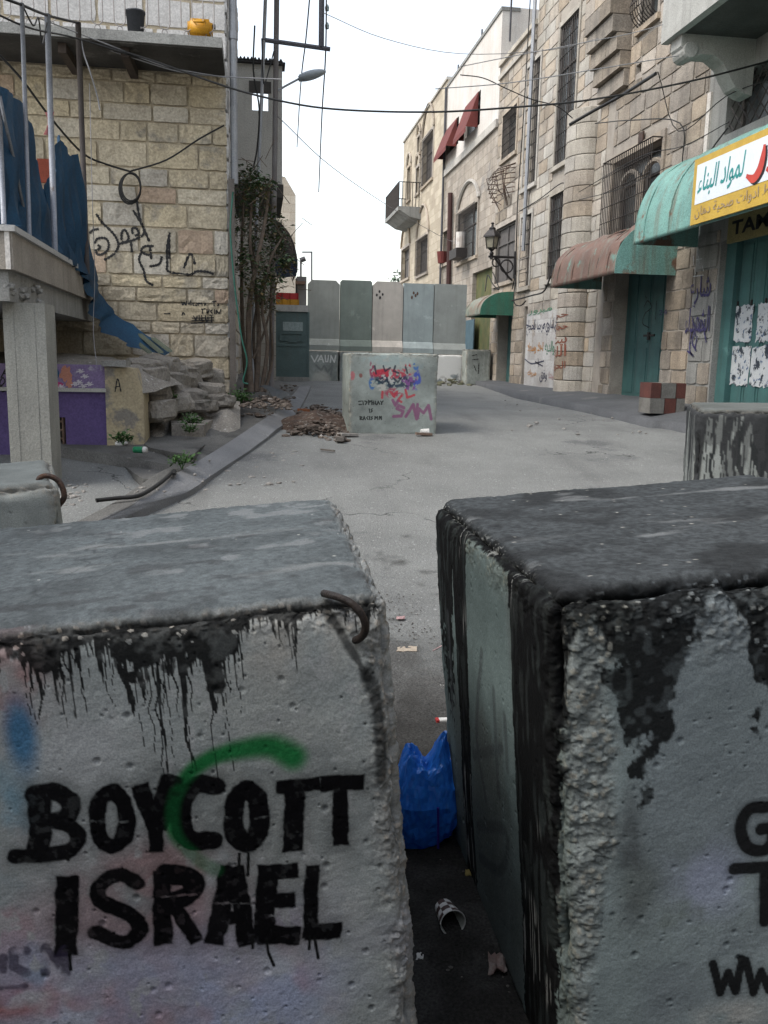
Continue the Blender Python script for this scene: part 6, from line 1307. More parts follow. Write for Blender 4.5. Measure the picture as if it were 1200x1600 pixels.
# cream retaining wall and the ledge of rubble above
CRW = mat('cream_render', (.42, .36, .24), (.34, .29, .20), 2.2, .92, .5, 18, patch=(.22, .205, .18), pscale=2.4, pthr=.55, grain=.25)
cw = thing('retaining_wall', 'crumbling cream rendered retaining wall beside the purple shop front', 'wall', (px1+.2, YPu, .5))
cx1 = float(atY(228, 640, YPu+.3)[0]); ct = float(atY(190, 573, YPu)[2])
obj('wall', MB().prism([(px1+.003, YPu-.04, .3), (px1+.003, YPu-.04, ct), (cx1-.1, YPu+.06, ct-.02), (cx1, YPu+.1, ct-.3), (cx1, YPu+.1, .3)], (0, .5, 0)), CRW, cw)
obj('capping', MB().box(W, px1-.02, cx1-.15, YPu-.08, YPu+.3, ct+.002, ct+.06), CONC, cw)
obj('graffiti', spray([[(180, 612), (184, 592), (189, 612)], [(181, 604), (188, 604)]], INK, None, .008, lambda x, y: (lambda p: (p[0], p[2]))(atY(x, y, YPu-.04)), lambda x, z, o: (x, YPu-.047+.066*max(0, (x-px1)/(cx1-px1))-.02, z)), INK, cw)
lg = []
for y in np.linspace(YPu+.1, YL+.1, 12):
    xr2 = np.interp(y, [9.8, 11, 13], [px1+.35, px1+.75, -2.0]); lg.append([(x, y, np.interp(y, [9.8, 13], [ct-.03, ct+.14])+.05*(random.random()-.5)-.25*max(0, (x-(xr2-.4))/.4)) for x in np.linspace(-9, xr2, 22)])
struct('upper_bank', MB().grid(lg), mat('gravelly_earth', (.27, .25, .22), (.19, .175, .155), 4, .95, .8, 25, grain=.4, spotp=((.42, .41, .39), 22, .62)), True)
# rough boulders and stone steps between the retaining wall and the house
RCK = mat('grey_boulder', (.27, .25, .22), (.19, .175, .155), 3, .95, .8, 18, patch=(.12, .115, .10), pscale=3, pthr=.6, grain=.35, rnd=.12)
rocks = [(250, 575, 11.6, .34, .30, .26), (282, 588, 11.8, .35, .3, .24), (232, 600, 10.7, .30, .3, .34), (268, 628, 11.0, .30, .25, .2), (300, 622, 11.3, .27, .25, .2), (330, 608, 11.9, .27, .25, .17), (345, 625, 11.5, .23, .2, .14), (240, 640, 10.5, .32, .3, .20), (305, 575, 12.3, .30, .3, .2), (330, 585, 12.5, .22, .25, .16), (225, 575, 10.8, .28, .3, .2), (268, 600, 11.4, .3, .3, .24), (318, 632, 11.2, .2, .2, .12)]
rlab = ['highest boulder by the trailing tarpaulin end', 'upper boulder against the stone wall foot', 'boulder butting the cream retaining wall', 'boulder above the leafy step', 'boulder beside the middle of the rough steps', 'low boulder under the stone wall', 'pale boulder nearest the timber post', 'lower boulder at the foot of the retaining wall', 'boulder half buried at the wall foot', 'small boulder by the stone house corner', 'boulder on top of the retaining wall end', 'middle boulder of the rough stone heap', 'small boulder at the front of the heap']
sl = []
for i in range(19):
    t = i/18; px_ = 205+170*t; row = []
    for j in range(13):
        v = j/12; Y_ = 10.1+(12.95-10.1)*v; x_ = float(atY(px_, 600, Y_)[0]); zt_ = np.interp(t, [0, .25, .6, 1], [1.40, 1.32, 1.08, .98]); zf_ = float(leftz(x_, 10.2))-.05
        z_ = zf_+(zt_-zf_)*float(sstep(0, .75, np.array(v-.12*math.sin(i*1.1)*.5))); row.append((x_, Y_, z_+.10*(float(fbm(np.array([[x_, Y_, 1]]), 2.6, 4, 3)[0])-.5)))
    sl.append(row)
struct('rubble_slope', MB().grid(sl), mat('gravelly_earth', (.27, .25, .22)), True)
for i, (x, y, Y, rx, ry, rz) in enumerate(rocks):
    p = atY(x, y, Y); tag(obj('boulder', MB().rock(p+[0, .05, -.02], (rx*.66, ry*.7, rz*.62), i+1, 3, amp=.2, boxy=.45), RCK, None), rlab[i], 'boulder', 'boulders on the left bank')
def slab(name, label, px, z, th, m, seed=1):
    pts = [atZ(x, y, z) for x, y in px]; r = random.Random(seed); ed = []
    for a, b in zip(pts, pts[1:]+pts[:1]):
        k = max(1, int(np.linalg.norm(b-a)/.12))
        for t in range(k): ed.append(a+(b-a)*t/k+np.array([r.uniform(-.012, .012), r.uniform(-.012, .012), 0]))
    mb = MB().prism([p-np.array([0, 0, th]) for p in ed], (0, 0, th)); return tag(obj(name, mb, m, None), label, 'step', 'concrete steps on the left')
slab('concrete_step', 'long concrete step beside the blue bag', [(146, 695), (205, 688), (262, 712), (316, 728), (266, 750), (222, 748)], .46, .34, DIRT, 1)
slab('concrete_step', 'upper concrete step with weeds in front of the boulders', [(200, 674), (228, 664), (300, 668), (330, 684), (300, 712), (236, 700)], .62, .4, DIRT, 2)
slab('concrete_step', 'square stone step under the leafy weed', [(262, 640), (330, 636), (345, 648), (318, 664), (268, 662)], .80, .35, RCK, 3)
# ------------------------------------------------------------------ plants
LEAF = mat('vine_leaf', (.05, .09, .038), (.075, .115, .045), 9, .6, .0, grain=.3, spec=.35); LEAF2 = mat('weed_leaf', (.055, .13, .03), (.04, .09, .025), 9, .6, 0, grain=.3); BARK = mat('grey_bark', (.17, .13, .10), (.10, .08, .065), 12, .9, .6, 50)
def leaves(cl, n, size, seed, droop=.3):
    """cl: list of (centre, radii); small folded leaves scattered in uneven clumps"""
    r = random.Random(seed); V = []; F = []
    for c, rad in cl:
        for _ in range(n):
            while True:
                d = np.array([r.gauss(0, .5) for _ in range(3)])
                if np.linalg.norm(d) < 1.25: break
            p = np.asarray(c)+d*np.asarray(rad); s = size*r.uniform(.6, 1.3)
            a = r.uniform(0, 6.28); t = np.array([math.cos(a), math.sin(a), -droop+r.uniform(-.5, .5)]); t /= np.linalg.norm(t)
            b = np.cross(t, [r.uniform(-.4, .4), r.uniform(-.4, .4), 1]); b /= np.linalg.norm(b); u = np.cross(b, t)
            o = len(V); V += [p, p+t*s*.5+b*s*.3+u*s*.08, p+t*s, p+t*s*.5-b*s*.3+u*s*.08]; F += [(o, o+1, o+2), (o, o+2, o+3)]
    return MB().add(V, F)
vt = thing('climbing_tree', 'tangled vine-covered tree with bare twisted stems beside the left house', 'tree', atY(395, 612, 14))
tk = MB(); stems = [([(392, 612), (388, 540), (392, 470), (402, 400), (416, 340), (421, 290)], .05), ([(400, 612), (404, 520), (398, 440), (390, 380), (392, 320)], .045), ([(410, 612), (418, 540), (408, 480), (420, 410), (440, 370)], .035), ([(384, 612), (380, 500), (376, 400), (380, 300)], .04), ([(396, 560), (412, 520), (424, 470), (436, 420)], .022), ([(402, 420), (392, 380), (391, 340)], .02), ([(404, 600), (396, 520), (410, 450), (422, 400)], .03), ([(414, 612), (426, 560), (421, 480), (426, 430)], .03)]
rv = random.Random(3)
for pts, r0 in stems:
    Y = 13.7+rv.uniform(-.3, .7); q = smooth_line([atY(x+rv.uniform(-2, 2), y, Y+rv.uniform(-.1, .1)) for x, y in pts], 5); tk.tube(q, list(np.linspace(r0, r0*.4, len(q))), 7)
obj('trunk', tk, BARK, vt, True)
cl = []
for (x, y, rx, rz) in [(385, 290, .28, .2), (400, 310, .3, .28), (378, 340, .22, .3), (412, 345, .28, .3), (392, 380, .3, .3), (420, 390, .3, .28), (380, 410, .2, .25), (405, 420, .3, .25), (438, 385, .2, .25), (400, 450, .22, .25), (428, 430, .25, .2), (385, 270, .2, .15), (415, 470, .18, .2), (408, 285, .22, .12), (448, 405, .12, .12), (432, 355, .2, .2)]:
    Y = 13.9+rv.uniform(-.4, .8); cl.append((atY(x, y, Y), (rx, rx, rz)))
obj('crown', leaves(cl, 115, .085, 5), LEAF, vt)
obj('dry_leaves', leaves([(np.array(c)+[0, -.1, -.1], r_) for c, r_ in cl], 60, .07, 6), mat('dry_leaf', (.16, .11, .05), (.09, .10, .04), 9, .7, 0), vt)
tw = MB()
for k in range(160):
    c, _r = rv.choice(cl); p = np.array(c)+[rv.gauss(0, .15), rv.gauss(0, .15), rv.gauss(0, .2)]; tw.tube([p, p+[rv.uniform(-.25, .25), rv.uniform(-.2, .2), rv.uniform(-.3, .3)]], .006, 3)
tag(obj('twigs', tw, BARK, vt), kind='stuff')
for i, (x, y, Y, r, n, lab) in enumerate(((375, 618, 12.4, .17, 260, 'bright green weed clump at the foot of the timber post'), (300, 656, 10.6, .12, 200, 'leafy weed growing on the square stone step'), (264, 618, 10.9, .09, 120, 'small weed between the boulders'), (192, 682, 9.3, .10, 120, 'small dark weed at the foot of the retaining wall'), (284, 716, 8.4, .12, 120, 'thin weed sprouting on the lower step'), (296, 668, 10.2, .07, 80, 'little weed under the leafy step weed'))):
    p = atY(x, y, Y); w_ = thing('weed', lab, 'plant', p+[0, 0, -r*.5], 'weeds on the left bank'); obj('leaves', leaves([(p, (r, r, r*.7)), (p+[r*.5, 0, -.03], (r*.7, r*.7, r*.5)), (p-[r*.5, 0, .03], (r*.7, r*.7, r*.5))], n//3, .05, i+2, -.4), LEAF2, w_)
    st = MB(); rr = random.Random(i)
    for k in range(9): st.tube([p+[0, 0, -r*.9], p+[rr.uniform(-r, r)*.7, rr.uniform(-r, r)*.7, rr.uniform(0, r*.6)]], .004, 3)
    obj('stem', st, LEAF2, w_)
# ------------------------------------------------------------------ rubble and litter
RUB = mat('mixed_rubble', (.15, .125, .105), (.075, .055, .045), 7, .95, .5, 40, grain=.4, patch=(.34, .32, .30), pscale=9, pthr=.6); BRN = mat('rotten_brown', (.085, .055, .04), (.045, .03, .024), 8, .95, .9, 30, grain=.45, patch=(.20, .18, .155), pscale=11, pthr=.58, spotp=((.32, .30, .27), 20, .66)); SCR = mat('pale_scraps', (.30, .29, .275), (.17, .155, .14), 20, .85, .2, 60)
def rubble(regions, seed, smin, smax):
    mb = MB(); r = random.Random(seed)
    for (x0, x1, y0, y1, h, n, pile) in regions:
        for _ in range(n):
            x = r.uniform(x0, x1); y = r.uniform(y0, y1); t = (x-x0)/(x1-x0); p = onroad(x, y, h)
            s = r.uniform(smin, smax)*r.choice((.5, .7, 1)); mb.rock((p[0], p[1], p[2]+pile*math.sin(math.pi*t)*r.random()), (s*r.uniform(.6, 1.5), s*r.uniform(.6, 1.3), s*r.uniform(.25, .7)), r.randrange(999), 1, amp=.5)
    return mb
tag(obj('rubble', rubble([(446, 546, 648, 682, .0, 420, .12), (462, 535, 640, 668, .04, 300, .1), (500, 548, 672, 690, .0, 60, 0)], 1, .02, .075), RUB, None), 'brown rubble and rubbish heaped left of the middle concrete block', 'rubble', kind='stuff')
tag(obj('rubble', rubble([(375, 455, 622, 640, .3, 160, .05), (430, 462, 600, 632, .2, 60, .02), (340, 430, 640, 650, .16, 40, 0)], 2, .02, .06), RUB, None), 'loose stones and scraps under the vine tree', 'rubble', kind='stuff')
tag(obj('rubble', rubble([(684, 740, 592, 603, .0, 90, .15)], 3, .05, .14), mat('mossy_rubble', (.16, .15, .11), (.08, .09, .05), 4, .95, .6, 30), None), 'mossy rubble at the foot of the whitewashed cube', 'rubble', kind='stuff')
tag(obj('rubble', rubble([(420, 460, 690, 720, .0, 25, 0), (350, 480, 720, 760, 0, 20, 0), (200, 330, 700, 770, .12, 22, 0), (780, 1060, 625, 680, .03, 60, 0), (90, 140, 750, 790, .0, 40, 0)], 4, .012, .04), SCR, None), 'scattered pale scraps and chips along the kerbs', 'litter', kind='stuff')
gp = MB(); r = random.Random(6)
for _ in range(900):
    y = r.uniform(1.7, 5.2); x = r.uniform(.28, .80)+(y-2.5)*.08*(y > 2.5); z = float(roadz(x, y)); s = r.uniform(.002, .0055); gp.rock((x, y, z+.004), (s*1.3, s, s*.7), r.randrange(99), 1, amp=.4)
tag(obj('grit', gp, mat('dark_grit', (.12, .11, .10), (.06, .058, .055), 40, .95, .2, 60, spotp=((.34, .32, .29), 60, .62)), None), 'grit and crumbs on the ground in the gap between the front blocks', 'grit', kind='stuff')
dm = MB(); p0 = onroad(496, 668)
hv = []
for i in range(17):
    row = []
    for j in range(13):
        u, v = i/16*2-1, j/12*2-1; h = max(0, 1-(u*u+v*v))**.8*.20; p = p0+np.array([u*.62, v*.75+.25, 0]); row.append((p[0], p[1], float(roadz(p[0], p[1]))-.02+h*(.45+.9*float(fbm(np.array([[u*3, v*3, 0]]), 1.2, 4, 5)[0]))))
    hv.append(row)
tag(obj('rubbish_heap', MB().grid(hv), BRN, None), 'rotting brown rubbish heap left of the middle concrete block', 'rubbish heap')
TARB = mat('bitumen_sheet', (.05, .055, .06), (.035, .04, .042), 6, .8, .3, 40)
q = [atY(405, 604, 13.3), atY(440, 606, 13.2), atY(456, 622, 12.6), atY(432, 622, 12.7)]
tag(obj('bitumen_sheet', MB().grid([[np.array(q[0])*(1-s)*(1-t)+np.array(q[1])*s*(1-t)+np.array(q[2])*s*t+np.array(q[3])*(1-s)*t+[0, 0, .03*math.sin(s*5+t*4)] for s in np.linspace(0, 1, 8)] for t in np.linspace(0, 1, 6)]), TARB, None, True), 'bent dark bitumen sheet lying under the vine tree', 'sheet')
def plank(label, px, L, w, h, ang, m, name='plank', cat='plank'):
    p = onroad(*px); R = np.array(Matrix.Rotation(ang, 3, 'Z') @ Matrix.Rotation(.05, 3, 'Y')); mb = MB().box(lambda a, b, c: tuple(R@np.array([a, b, c])+p+[0, 0, .01]), -L/2, L/2, -w/2, w/2, 0, h); return tag(obj(name, mb, m, None), label, cat)
plank('grey splintered board lying in front of the rubbish heap', (532, 690), .28, .10, .05, 1.4, OLDW); plank('short dark stick on the road before the rubbish heap', (512, 706), .18, .025, .02, -.5, OLDW, 'stick', 'stick')
plank('dull orange broken brick in the rubbish heap', (474, 652), .16, .1, .12, .5, mat('brick_orange', (.34, .13, .06)), 'brick', 'brick'); plank('flat pale board against the left foot of the middle block', (545, 682), .22, .12, .03, .2, SCR, 'board', 'board')
p = onroad(664, 680); pc = thing('paper_cup', 'white paper cup at the right foot of the middle block', 'cup', p); obj('cup', MB().lathe(p+[-.06, 0, .045], [(0, 0), (.035, 0), (.045, .11), (.042, .11)], 12, (1, 0, 0)), mat('white_paper', (.62, .62, .6), rough=.8, bump=.05), pc)
plank('brown carton scrap under the white cup', (662, 681), .22, .06, .03, .05, mat('brown_card', (.2, .14, .11)), 'carton', 'carton')
def scrap(label, px, rx, ry, m, seed, name='paper_scrap', cat='paper', h=.004, crum=.006, n=7):
    p = onroad(*px); r = random.Random(seed); G = []
    for i in range(n):
        G.append([(p[0]+rx*(i/(n-1)-.5)+r.uniform(-1, 1)*rx*.05+.25*ry*(j/4-.5), p[1]+ry*(j/4-.5)+r.uniform(-1, 1)*ry*.06, p[2]+.006+h+crum*r.random()) for j in range(5)])
    mb = MB().grid(G); k = len(mb.v); mb.add([(a, b, c-.003) for a, b, c in mb.v[:k]], [tuple(reversed(f)) for f in mb.f]); return tag(obj(name, mb, m, None), label, cat, 'litter on the road')
WP = MATS['white_paper']; CARD = mat('cardboard', (.40, .34, .27), (.34, .29, .23), 8, .9, .1, 40)
scrap('square of cardboard lying beyond the gap', (636, 1017), .10, .075, CARD, 1, 'cardboard', 'cardboard', crum=.004); scrap('torn white paper scrap below the cardboard', (674, 1071), .035, .03, WP, 2); scrap('small white scrap near the right block side', (690, 1075), .02, .02, WP, 3); scrap('pale flattened carton beside the cigarette pack', (674, 1122), .05, .02, SCR, 4)
scrap('pink scrap of paper beyond the left block corner', (626, 968), .05, .05, mat('pink_paper', (.5, .33, .33)), 5); scrap('dark strip of plastic before the blue bag', (680, 1143), .07, .03, MATS['grey_plastic'], 6); scrap('white scrap beside the cup', (656, 1500), .02, .025, WP, 8); scrap('small white fleck on the road right of the left block', (634, 1092), .02, .02, WP, 7)
scrap('reddish wrapper at the foot of the right block', (776, 1512), .05, .07, mat('dull_red_wrap', (.16, .09, .08), (.25, .23, .21), 20), 9, 'wrapper', 'wrapper', crum=.02); scrap('yellowish scrap pressed against the right block foot', (733, 1368), .025, .03, mat('yellow_scrap', (.30, .24, .08)), 10)
p = onroad(692, 1132); cg = thing('cigarette_pack', 'crushed red and white cigarette pack before the right block', 'cigarette pack', p, 'litter on the road')
obj('pack', rounded(.055, .03, .022, (p[0], p[1], p[2]+.016), .003, 1), WP, cg); obj('red_end', rounded(.016, .032, .024, (p[0]-.024, p[1], p[2]+.016), .003, 1), mat('red_card', (.35, .03, .03)), cg)
for lab, a, b, m, r_ in (('thin pink straw lying beside the right block', (676, 1019), (691, 1011), MATS['pink_paper'], .003), ('red and white pen lying below the cardboard', (630, 1036), (657, 1038), mat('red_card', (.35, .03, .03)), .004)):
    tag(obj('straw', MB().tube([onroad(*a)+[0, 0, .008], onroad(*b)+[0, 0, .008]], r_, 6), m, None), lab, 'straw', 'litter on the road')
# blue plastic bag between the blocks
BAGM = bpy.data.materials.new('blue_plastic_film'); BAGM.use_nodes = True; b_ = BAGM.node_tree.nodes['Principled BSDF']; b_.inputs['Base Color'].default_value = (.012, .10, .52, 1); b_.inputs['Roughness'].default_value = .22; b_.inputs['Specular IOR Level'].default_value = .6
nz = BAGM.node_tree.nodes.new('ShaderNodeTexNoise'); nz.inputs['Scale'].default_value = 16; rp = BAGM.node_tree.nodes.new('ShaderNodeMix'); rp.data_type = 'RGBA'; rp.inputs[6].default_value = (.012, .10, .52, 1); rp.inputs[7].default_value = (.05, .30, .85, 1)
tr_ = BAGM.node_tree.nodes.new('ShaderNodeBsdfTranslucent'); mx_ = BAGM.node_tree.nodes.new('ShaderNodeMixShader'); mx_.inputs[0].default_value = .25; BAGM.node_tree.links.new(rp.outputs[2], tr_.inputs[0]); BAGM.node_tree.links.new(b_.outputs[0], mx_.inputs[1]); BAGM.node_tree.links.new(tr_.outputs[0], mx_.inputs[2]); BAGM.node_tree.links.new(mx_.outputs[0], BAGM.node_tree.nodes['Material Output'].inputs[0]); b_.inputs['Roughness'].default_value = .16
BAGM.node_tree.links.new(nz.outputs['Fac'], rp.inputs[0]); BAGM.node_tree.links.new(rp.outputs[2], b_.inputs['Base Color'])
def bag(c, R, seed, yaw=0, ears=True):
    import bmesh as bm_
    b = bm_.new(); bm_.ops.create_icosphere(b, subdivisions=5, radius=1); V = np.array([v.co for v in b.verts]); b.verts.ensure_lookup_table(); F = [tuple(v.index for v in f.verts) for f in b.faces]; b.free()
    V = np.sign(V)*np.abs(V)**.8; rd = lambda s_, sd_: 1-np.abs(fbm(V+seed, s_, 2, sd_)-.5)*4
    k = 1+.45*(fbm(V+seed, 1.1, 2, seed)-.5)+.10*rd(1.7, seed+3)+.06*rd(3.6, seed+5)+.025*rd(7.5, seed+7)-.08
    V = V*k[:, None]
    if ears: V[:, 2] += .75*np.clip(V[:, 2]-.45, 0, 1)*(np.abs(V[:, 0]+.1)*2.2-.7); V[:, 0] *= 1-.25*np.clip(V[:, 2], 0, 1)+.12*np.clip(-V[:, 2], 0, 1); V[:, 1] *= 1-.35*np.clip(V[:, 2], 0, 1)
    return MB().add((V*np.asarray(R)+np.asarray(c)).tolist(), F)
pbm = onroad(680, 1338); zc = pbm[2]
tag(obj('plastic_bag', bag((pbm[0]-.012, pbm[1]+.10, zc+.16), (.105, .09, .165), 4), BAGM, None), 'crumpled bright blue plastic bag wedged between the two front blocks', 'plastic bag')
tag(obj('drinking_straw', MB().tube([(pbm[0]+.008, pbm[1]-.004, zc+.03), (pbm[0]+.004, pbm[1]+.0, zc+.17)], .004, 6), mat('violet_plastic', (.05, .03, .32), rough=.4, bump=0), None), 'violet straw standing against the blue bag', 'straw')
p = atZ(136, 716, .36); tag(obj('plastic_bag', bag(p+[0, 0, .08], (.14, .12, .09), 9, ears=False), BAGM, None), 'small blue plastic bag lying before the purple shop wall', 'plastic bag')
# checkered paper cup
cp_ = onroad(700, 1448); axis = onroad(716, 1478)-onroad(688, 1420); axis[2] = 0; axis /= np.linalg.norm(axis); axis = axis*.97+np.array([0, 0, .12])
cu_ = thing('paper_cup', 'brown and white checkered paper cup lying in the gap between the front blocks', 'cup', cp_)
BRC = mat('brown_print', (.07, .04, .035), (.055, .03, .028), 30, .6, 0); 
up_ = np.array([0, 0, 1.]); s_ = np.cross(axis, up_); s_ /= np.linalg.norm(s_); w_ = np.cross(s_, axis); base = cp_-axis*.048+np.array([0, 0, .036]); A2 = MB(); B2 = MB(); K = 8
ring = lambda t, a, e=0: base+axis*(.09*t)+(s_*math.cos(a)+w_*math.sin(a))*(.026+.010*t+e)
for i in range(4):
    for j in range(K):
        a0, a1 = 2*math.pi*j/K, 2*math.pi*(j+1)/K; (A2 if (i+j) % 2 else B2).add([ring(i/4, a0), ring(i/4, (a0+a1)/2), ring(i/4, a1), ring((i+1)/4, a1), ring((i+1)/4, (a0+a1)/2), ring((i+1)/4, a0)], [(0, 1, 4, 5), (1, 2, 3, 4)])
obj('brown_squares', A2, BRC, cu_); obj('white_squares', B2, WP, cu_)
IN = MB(); IN.grid([[ring(t, a, -.0015) for a in np.linspace(0, 2*math.pi, 25)] for t in (.03, .5, 1.0)]); IN.add([ring(.03, a, -.0015) for a in np.linspace(0, 2*math.pi, 24, endpoint=False)], [tuple(range(24))]); obj('lining', IN, mat('cup_lining', (.5, .52, .47)), cu_, True)
obj('rim', MB().tube([ring(1.0, a) for a in np.linspace(0, 2*math.pi, 25)], .0018, 6), WP, cu_, True)
# left bank litter
p = atZ(218, 708, .6); dc = thing('drink_can', 'green and white drink can on the long concrete step', 'can', p); obj('can', MB().lathe(p+[-.06, 0, .035], [(0, 0), (.028, 0), (.034, .01), (.034, .1)], 12, (1, -.2, 0)), mat('green_tin', (.02, .22, .10), rough=.4), dc, True); obj('white_end', MB().lathe(p+[.04, -.02, .035], [(.034, 0), (.034, .03), (.026, .04), (0, .04)], 12, (1, -.2, 0)), WP, dc, True)
p = atZ(189, 697, .6); tag(obj('paper', MB().rock(p+[0, 0, .03], (.07, .05, .03), 4, 2, amp=.6), WP, None), 'crumpled white paper beside the drink can', 'paper')
tag(obj('pipe', MB().tube(smooth_line([onroad(x, y, .16) for x, y in ((150, 782), (185, 778), (215, 775), (240, 762), (262, 745), (272, 735), (272, 742))], 5), .018, 6), CAB, None, True), 'bent black pipe lying on the kerb near the long step', 'pipe')
# lump of concrete and rusted panel at the end of the barrier
q0, q1 = atY(727, 598, 25.6), atY(766, 598, 25.6); zq = float(atY(745, 546, 25.6)[2])
ce = thing('concrete_block', 'low concrete block with faint writing between the barrier and the green awning', 'concrete block', ((q0[0]+q1[0])/2, 25.8, .9)); cbm = Block(q1[0]-q0[0], .6, zq-.86, (q0[0], 25.6, .86), 0, 0, r=.03)
o = link('body', cbm.build(30, 20, 34, {(1, 0)}, 77, .02, None, 2, plain_paint((1.25, 1.2, 1.1), 78, .2)), None, ce); o.matrix_basis = Matrix.Translation(cbm.T)
obj('graffiti', spray([[(737, 556), (745, 554)], [(738, 562), (748, 561)], [(740, 570), (744, 580)], [(748, 568), (747, 584)]], INK, None, .015, lambda x, y: (lambda p: (p[0], p[2]))(atY(x, y, 25.6)), lambda x, z, o: (x, 25.585, z)), INK, ce)
bp = opening(728, 741, 500, 545, .03); obj('metal_panel', MB().box(PR, bp[0], bp[1], .03, .06, bp[2]-.3, bp[3]), mat('blue_grey_door', (.07, .12, .15), (.05, .09, .11), 4), bD)
# ------------------------------------------------------------------ writing on the right-hand walls
def wtext(nm, body, x0, x1, yb, yt, m, n, bold=.01, slant=0.0, parent=None):
    """x0,x1 left and right pixel columns, yb/yt baseline and top measured at the left column"""
    ua, ub = fr(x0, yb, n)[0], fr(x1, yb, n)[0]; zb2, zt2 = fr((x0+x1)/2, yb, n)[1], fr((x0+x1)/2, yt, n)[1]
    q = [PR(ua, n, zb2), PR(ub, n, zb2), PR(ub, n, zt2), PR(ua, n, zt2)]; return text_part(nm, body, q, m, parent, .004, (-1, 0, 0), bold, .05, len(body))
BLU = mat('blue_black_paint', (.04, .045, .075), (.06, .06, .09), 9, .85, 0); ORG = mat('orange_paint', (.42, .19, .05), (.38, .2, .08), 9, .85, 0); GRN = mat('green_paint', (.07, .20, .12), (.1, .22, .15), 9, .85, 0); RDB = mat('red_brown_paint', (.22, .07, .05), (.26, .12, .08), 9, .85, 0); VIO = mat('violet_paint', (.06, .05, .14), (.04, .04, .08), 9, .85, 0); WPT = mat('white_chalk', (.45, .46, .46), rough=.9, bump=0)
NW = .036
wtext('graffiti', arab('الحاج شاوي مرحبا بالحجاج'), 822, 879, 524, 497, BLU, NW, .012, parent=bC)
wtext('graffiti', arab('الحاج'), 868, 879, 521, 489, BLU, NW+.002, .012, parent=bC)
wtext('graffiti', arab('اهلا وسهلا'), 824, 848, 553, 535, ORG, NW, .02, parent=bC); wtext('graffiti', arab('والديه'), 851, 866, 555, 532, GRN, NW, .012, parent=bC)
PK = mat('pink_paint', (.40, .24, .24)); wtext('graffiti', arab('سعيدا'), 857, 874, 594, 581, PK, NW, .01, parent=bC); wtext('graffiti', arab('وفق'), 843, 854, 597, 578, BLU, NW, .01, parent=bC); wtext('graffiti', arab('مبروك'), 824, 838, 589, 577, ORG, NW, .01, parent=bC)
wtext('graffiti', arab('مبرور'), 826, 862, 491, 483, GRN, NW, .008, parent=bC)
fR = lambda n: (lambda x, y: fr(x, y, n))
dR = lambda n: (lambda u, z, o: PR(u, n, z))
obj('graffiti', spray([[(820, 561), (830, 568), (842, 566), (850, 564)], [(841, 560), (842, 573)], [(836, 565), (848, 572)]], INK, bC, .02, fR(NW), dR(NW+.004)), BLU, bC)
obj('graffiti', spray([[(886, 484), (884, 500), (887, 515), (883, 530), (885, 545), (882, 560)], [(883, 500), (887, 508)], [(887, 520), (883, 528)], [(882, 560), (878, 590)]], INK, bC, .045, fR(NW), dR(NW+.004)), GRN, bC)
rn = .46
uu = uc
for i, (t_, yb, yt) in enumerate(((arab('حجا'), 497, 484), (arab('حجاج'), 520, 503), (arab('بيت'), 541, 526), (arab('الله'), 559, 541), (arab('الحرام'), 586, 567))):
    # written round the pillar
    V, F, isl = text_flat(t_, .012); lo_, hi_ = V.min(0), V.max(0); T_ = (V-lo_)/(hi_-lo_); za, zb3 = fr(905, yb, .4)[1], fr(905, yt, .4)[1]; P_ = []
    for (s, t), k in zip(T_, isl):
        a = .55-1.25*s; P_.append(PR(uc+(rad+.006+.0005*(k % 3))*math.sin(a), .02+(rad+.008+.0005*(k % 3))*math.cos(a)*.75, za+(zb3-za)*t+.04*s))
    obj('graffiti', MB().add(P_, F), RDB, bC)
wtext('graffiti', arab('شارع'), 1076, 1108, 482, 432, VIO, .03, .008, parent=bA); wtext('graffiti', arab('الشهداء'), 1069, 1107, 530, 480, VIO, .03, .014, parent=bA)
obj('graffiti', spray([[(1080, 520), (1078, 545), (1082, 555)], [(1090, 525), (1086, 545)], [(1100, 515), (1104, 535)], [(1074, 548), (1084, 556)], [(1082, 500), (1090, 515), (1096, 500), (1100, 516)], [(1086, 515), (1082, 535), (1088, 548)]], VIO, bA, .02, fR(.03), dR(.036)), VIO, bA)
obj('chalk_marks', spray([[(1092, 400), (1093, 412)], [(1088, 406), (1098, 404)], [(1084, 400), (1085, 415)], [(1083, 432), (1100, 430)], [(1086, 420), (1087, 428)], [(1098, 416), (1100, 424)]], WPT, bA, .010, fR(.03), dR(.036)), WPT, bA)
obj('graffiti', spray([[(1006, 480), (1012, 470), (1018, 480), (1008, 490), (1004, 505), (1014, 512)], [(1026, 470), (1024, 500)], [(1008, 462), (1010, 466)]], INK, d2, .012, fR(-.25), dR(-.25)), INK, d2)
wtext('graffiti', '24', 1030, 1042, 492, 484, VIO, .03, 0, parent=bB)
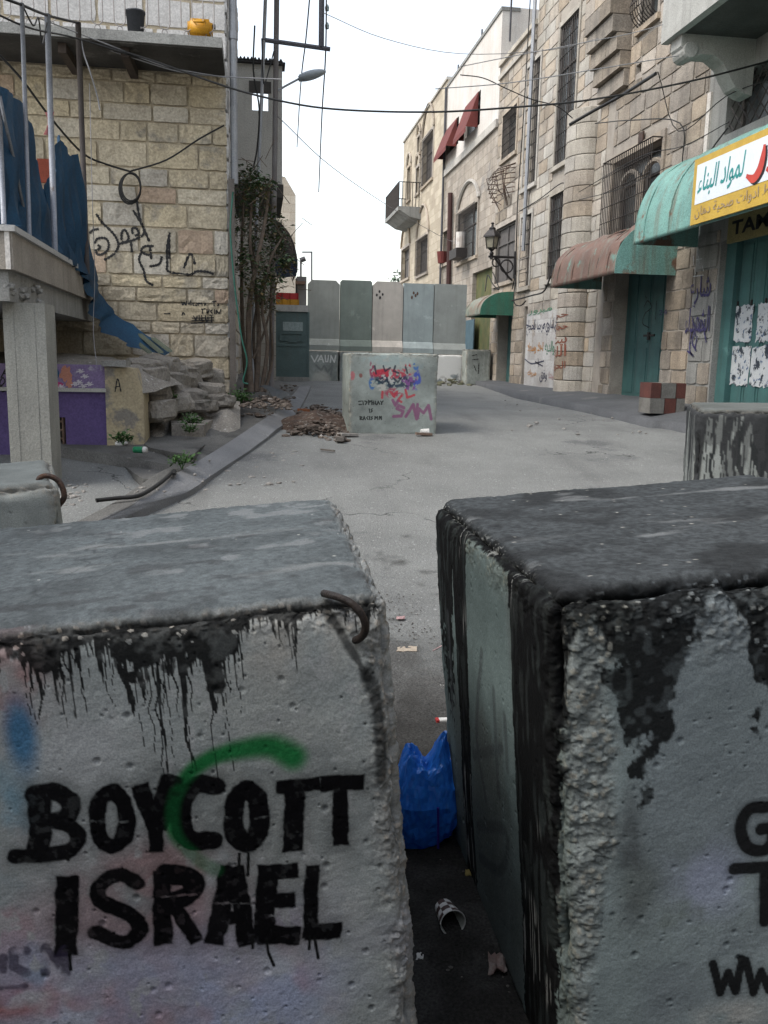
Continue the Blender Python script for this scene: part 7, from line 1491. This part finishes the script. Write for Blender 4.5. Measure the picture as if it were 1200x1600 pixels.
# ------------------------------------------------------------------ far things
FAR = mat('far_iron', (.09, .09, .10)); fl_ = thing('street_lamp', 'small far street lamp beyond the gate', 'street lamp', atY(470, 450, 40)); obj('post', MB().tube([atY(470, 470, 40), atY(470, 408, 40)], .05, 6), FAR, fl_); obj('head', MB().tube([atY(469, 407, 40), atY(477, 404, 40)], .12, 6), FAR, fl_)
fp = thing('utility_pole', 'thin far pole with crossbar beyond the gate', 'pole', atY(487, 440, 60)); obj('shaft', MB().tube([atY(487, 445, 60), atY(487, 393, 60)], .06, 6), FAR, fp); obj('crossarm', MB().tube([atY(472, 394, 60), atY(488, 394, 60)], .05, 5), FAR, fp)
fh = thing('rooftop_shed', 'low far rooftop clutter behind the gate', 'shed', atY(470, 470, 36)); obj('shed', MB().box(W, *[float(atY(x, 440, 36)[0]) for x in (464, 479)], 36, 38, 1, float(atY(470, 432, 36)[2])), mat('far_grey', (.22, .22, .22)), fh); obj('roof', MB().box(W, *[float(atY(x, 440, 36)[0]) for x in (458, 476)], 35.4, 36.5, float(atY(470, 443, 35.4)[2]), float(atY(470, 439, 35.4)[2])), mat('far_rust', (.2, .13, .1)), fh)
fg = thing('shrub', 'grey green shrubs far beyond the barrier', 'shrub', atY(632, 445, 48)); obj('crown', leaves([(atY(624+6*k, 440, 48), (.6, .6, .7)) for k in range(3)], 120, .25, 9), mat('far_leaf', (.10, .15, .10)), fg)
for i, (x, y0, y1, Y, lab) in enumerate(((742, 48, 95, 30, 'thin antenna on the white house roof'), (706, 103, 140, 33, 'thin antenna mast at the far end of the white house roof'), (787, -10, 40, 26.3, 'antenna mast above the white house parapet'))): p = opening(x-1, x+1, y0, y1, 0); tag(obj('antenna', MB().tube([PR(p[0], -.2, p[2]-.4), PR(p[0], -.2, p[3])], .03, 5), FAR, None), lab, 'antenna', 'roof antennas')
tag(obj('cable', MB().tube(smooth_line([PR(UE1-.05, .08, z) for z in (1.5, 5, 9, zE)], 3), .05, 5), FAR, None), 'vertical cable between the cream and white houses', 'cable')
tag(obj('cable', MB().tube([PR(UC1+.05, .1, ZG+3.5), PR(UC1+.05, .1, 13)], .05, 6), GALV, None), 'grey downpipe between the tan and pale stone houses', 'pipe')
# house behind the barrier so that the road does not end in nothing
fb2 = thing('stone_house', 'low pale house closing the view far behind the barrier', 'building', atY(560, 520, 62)); obj('wall', MB().box(W, 2, 14, 62, 66, .5, 4.2), MATS['sunny_stone'], fb2)
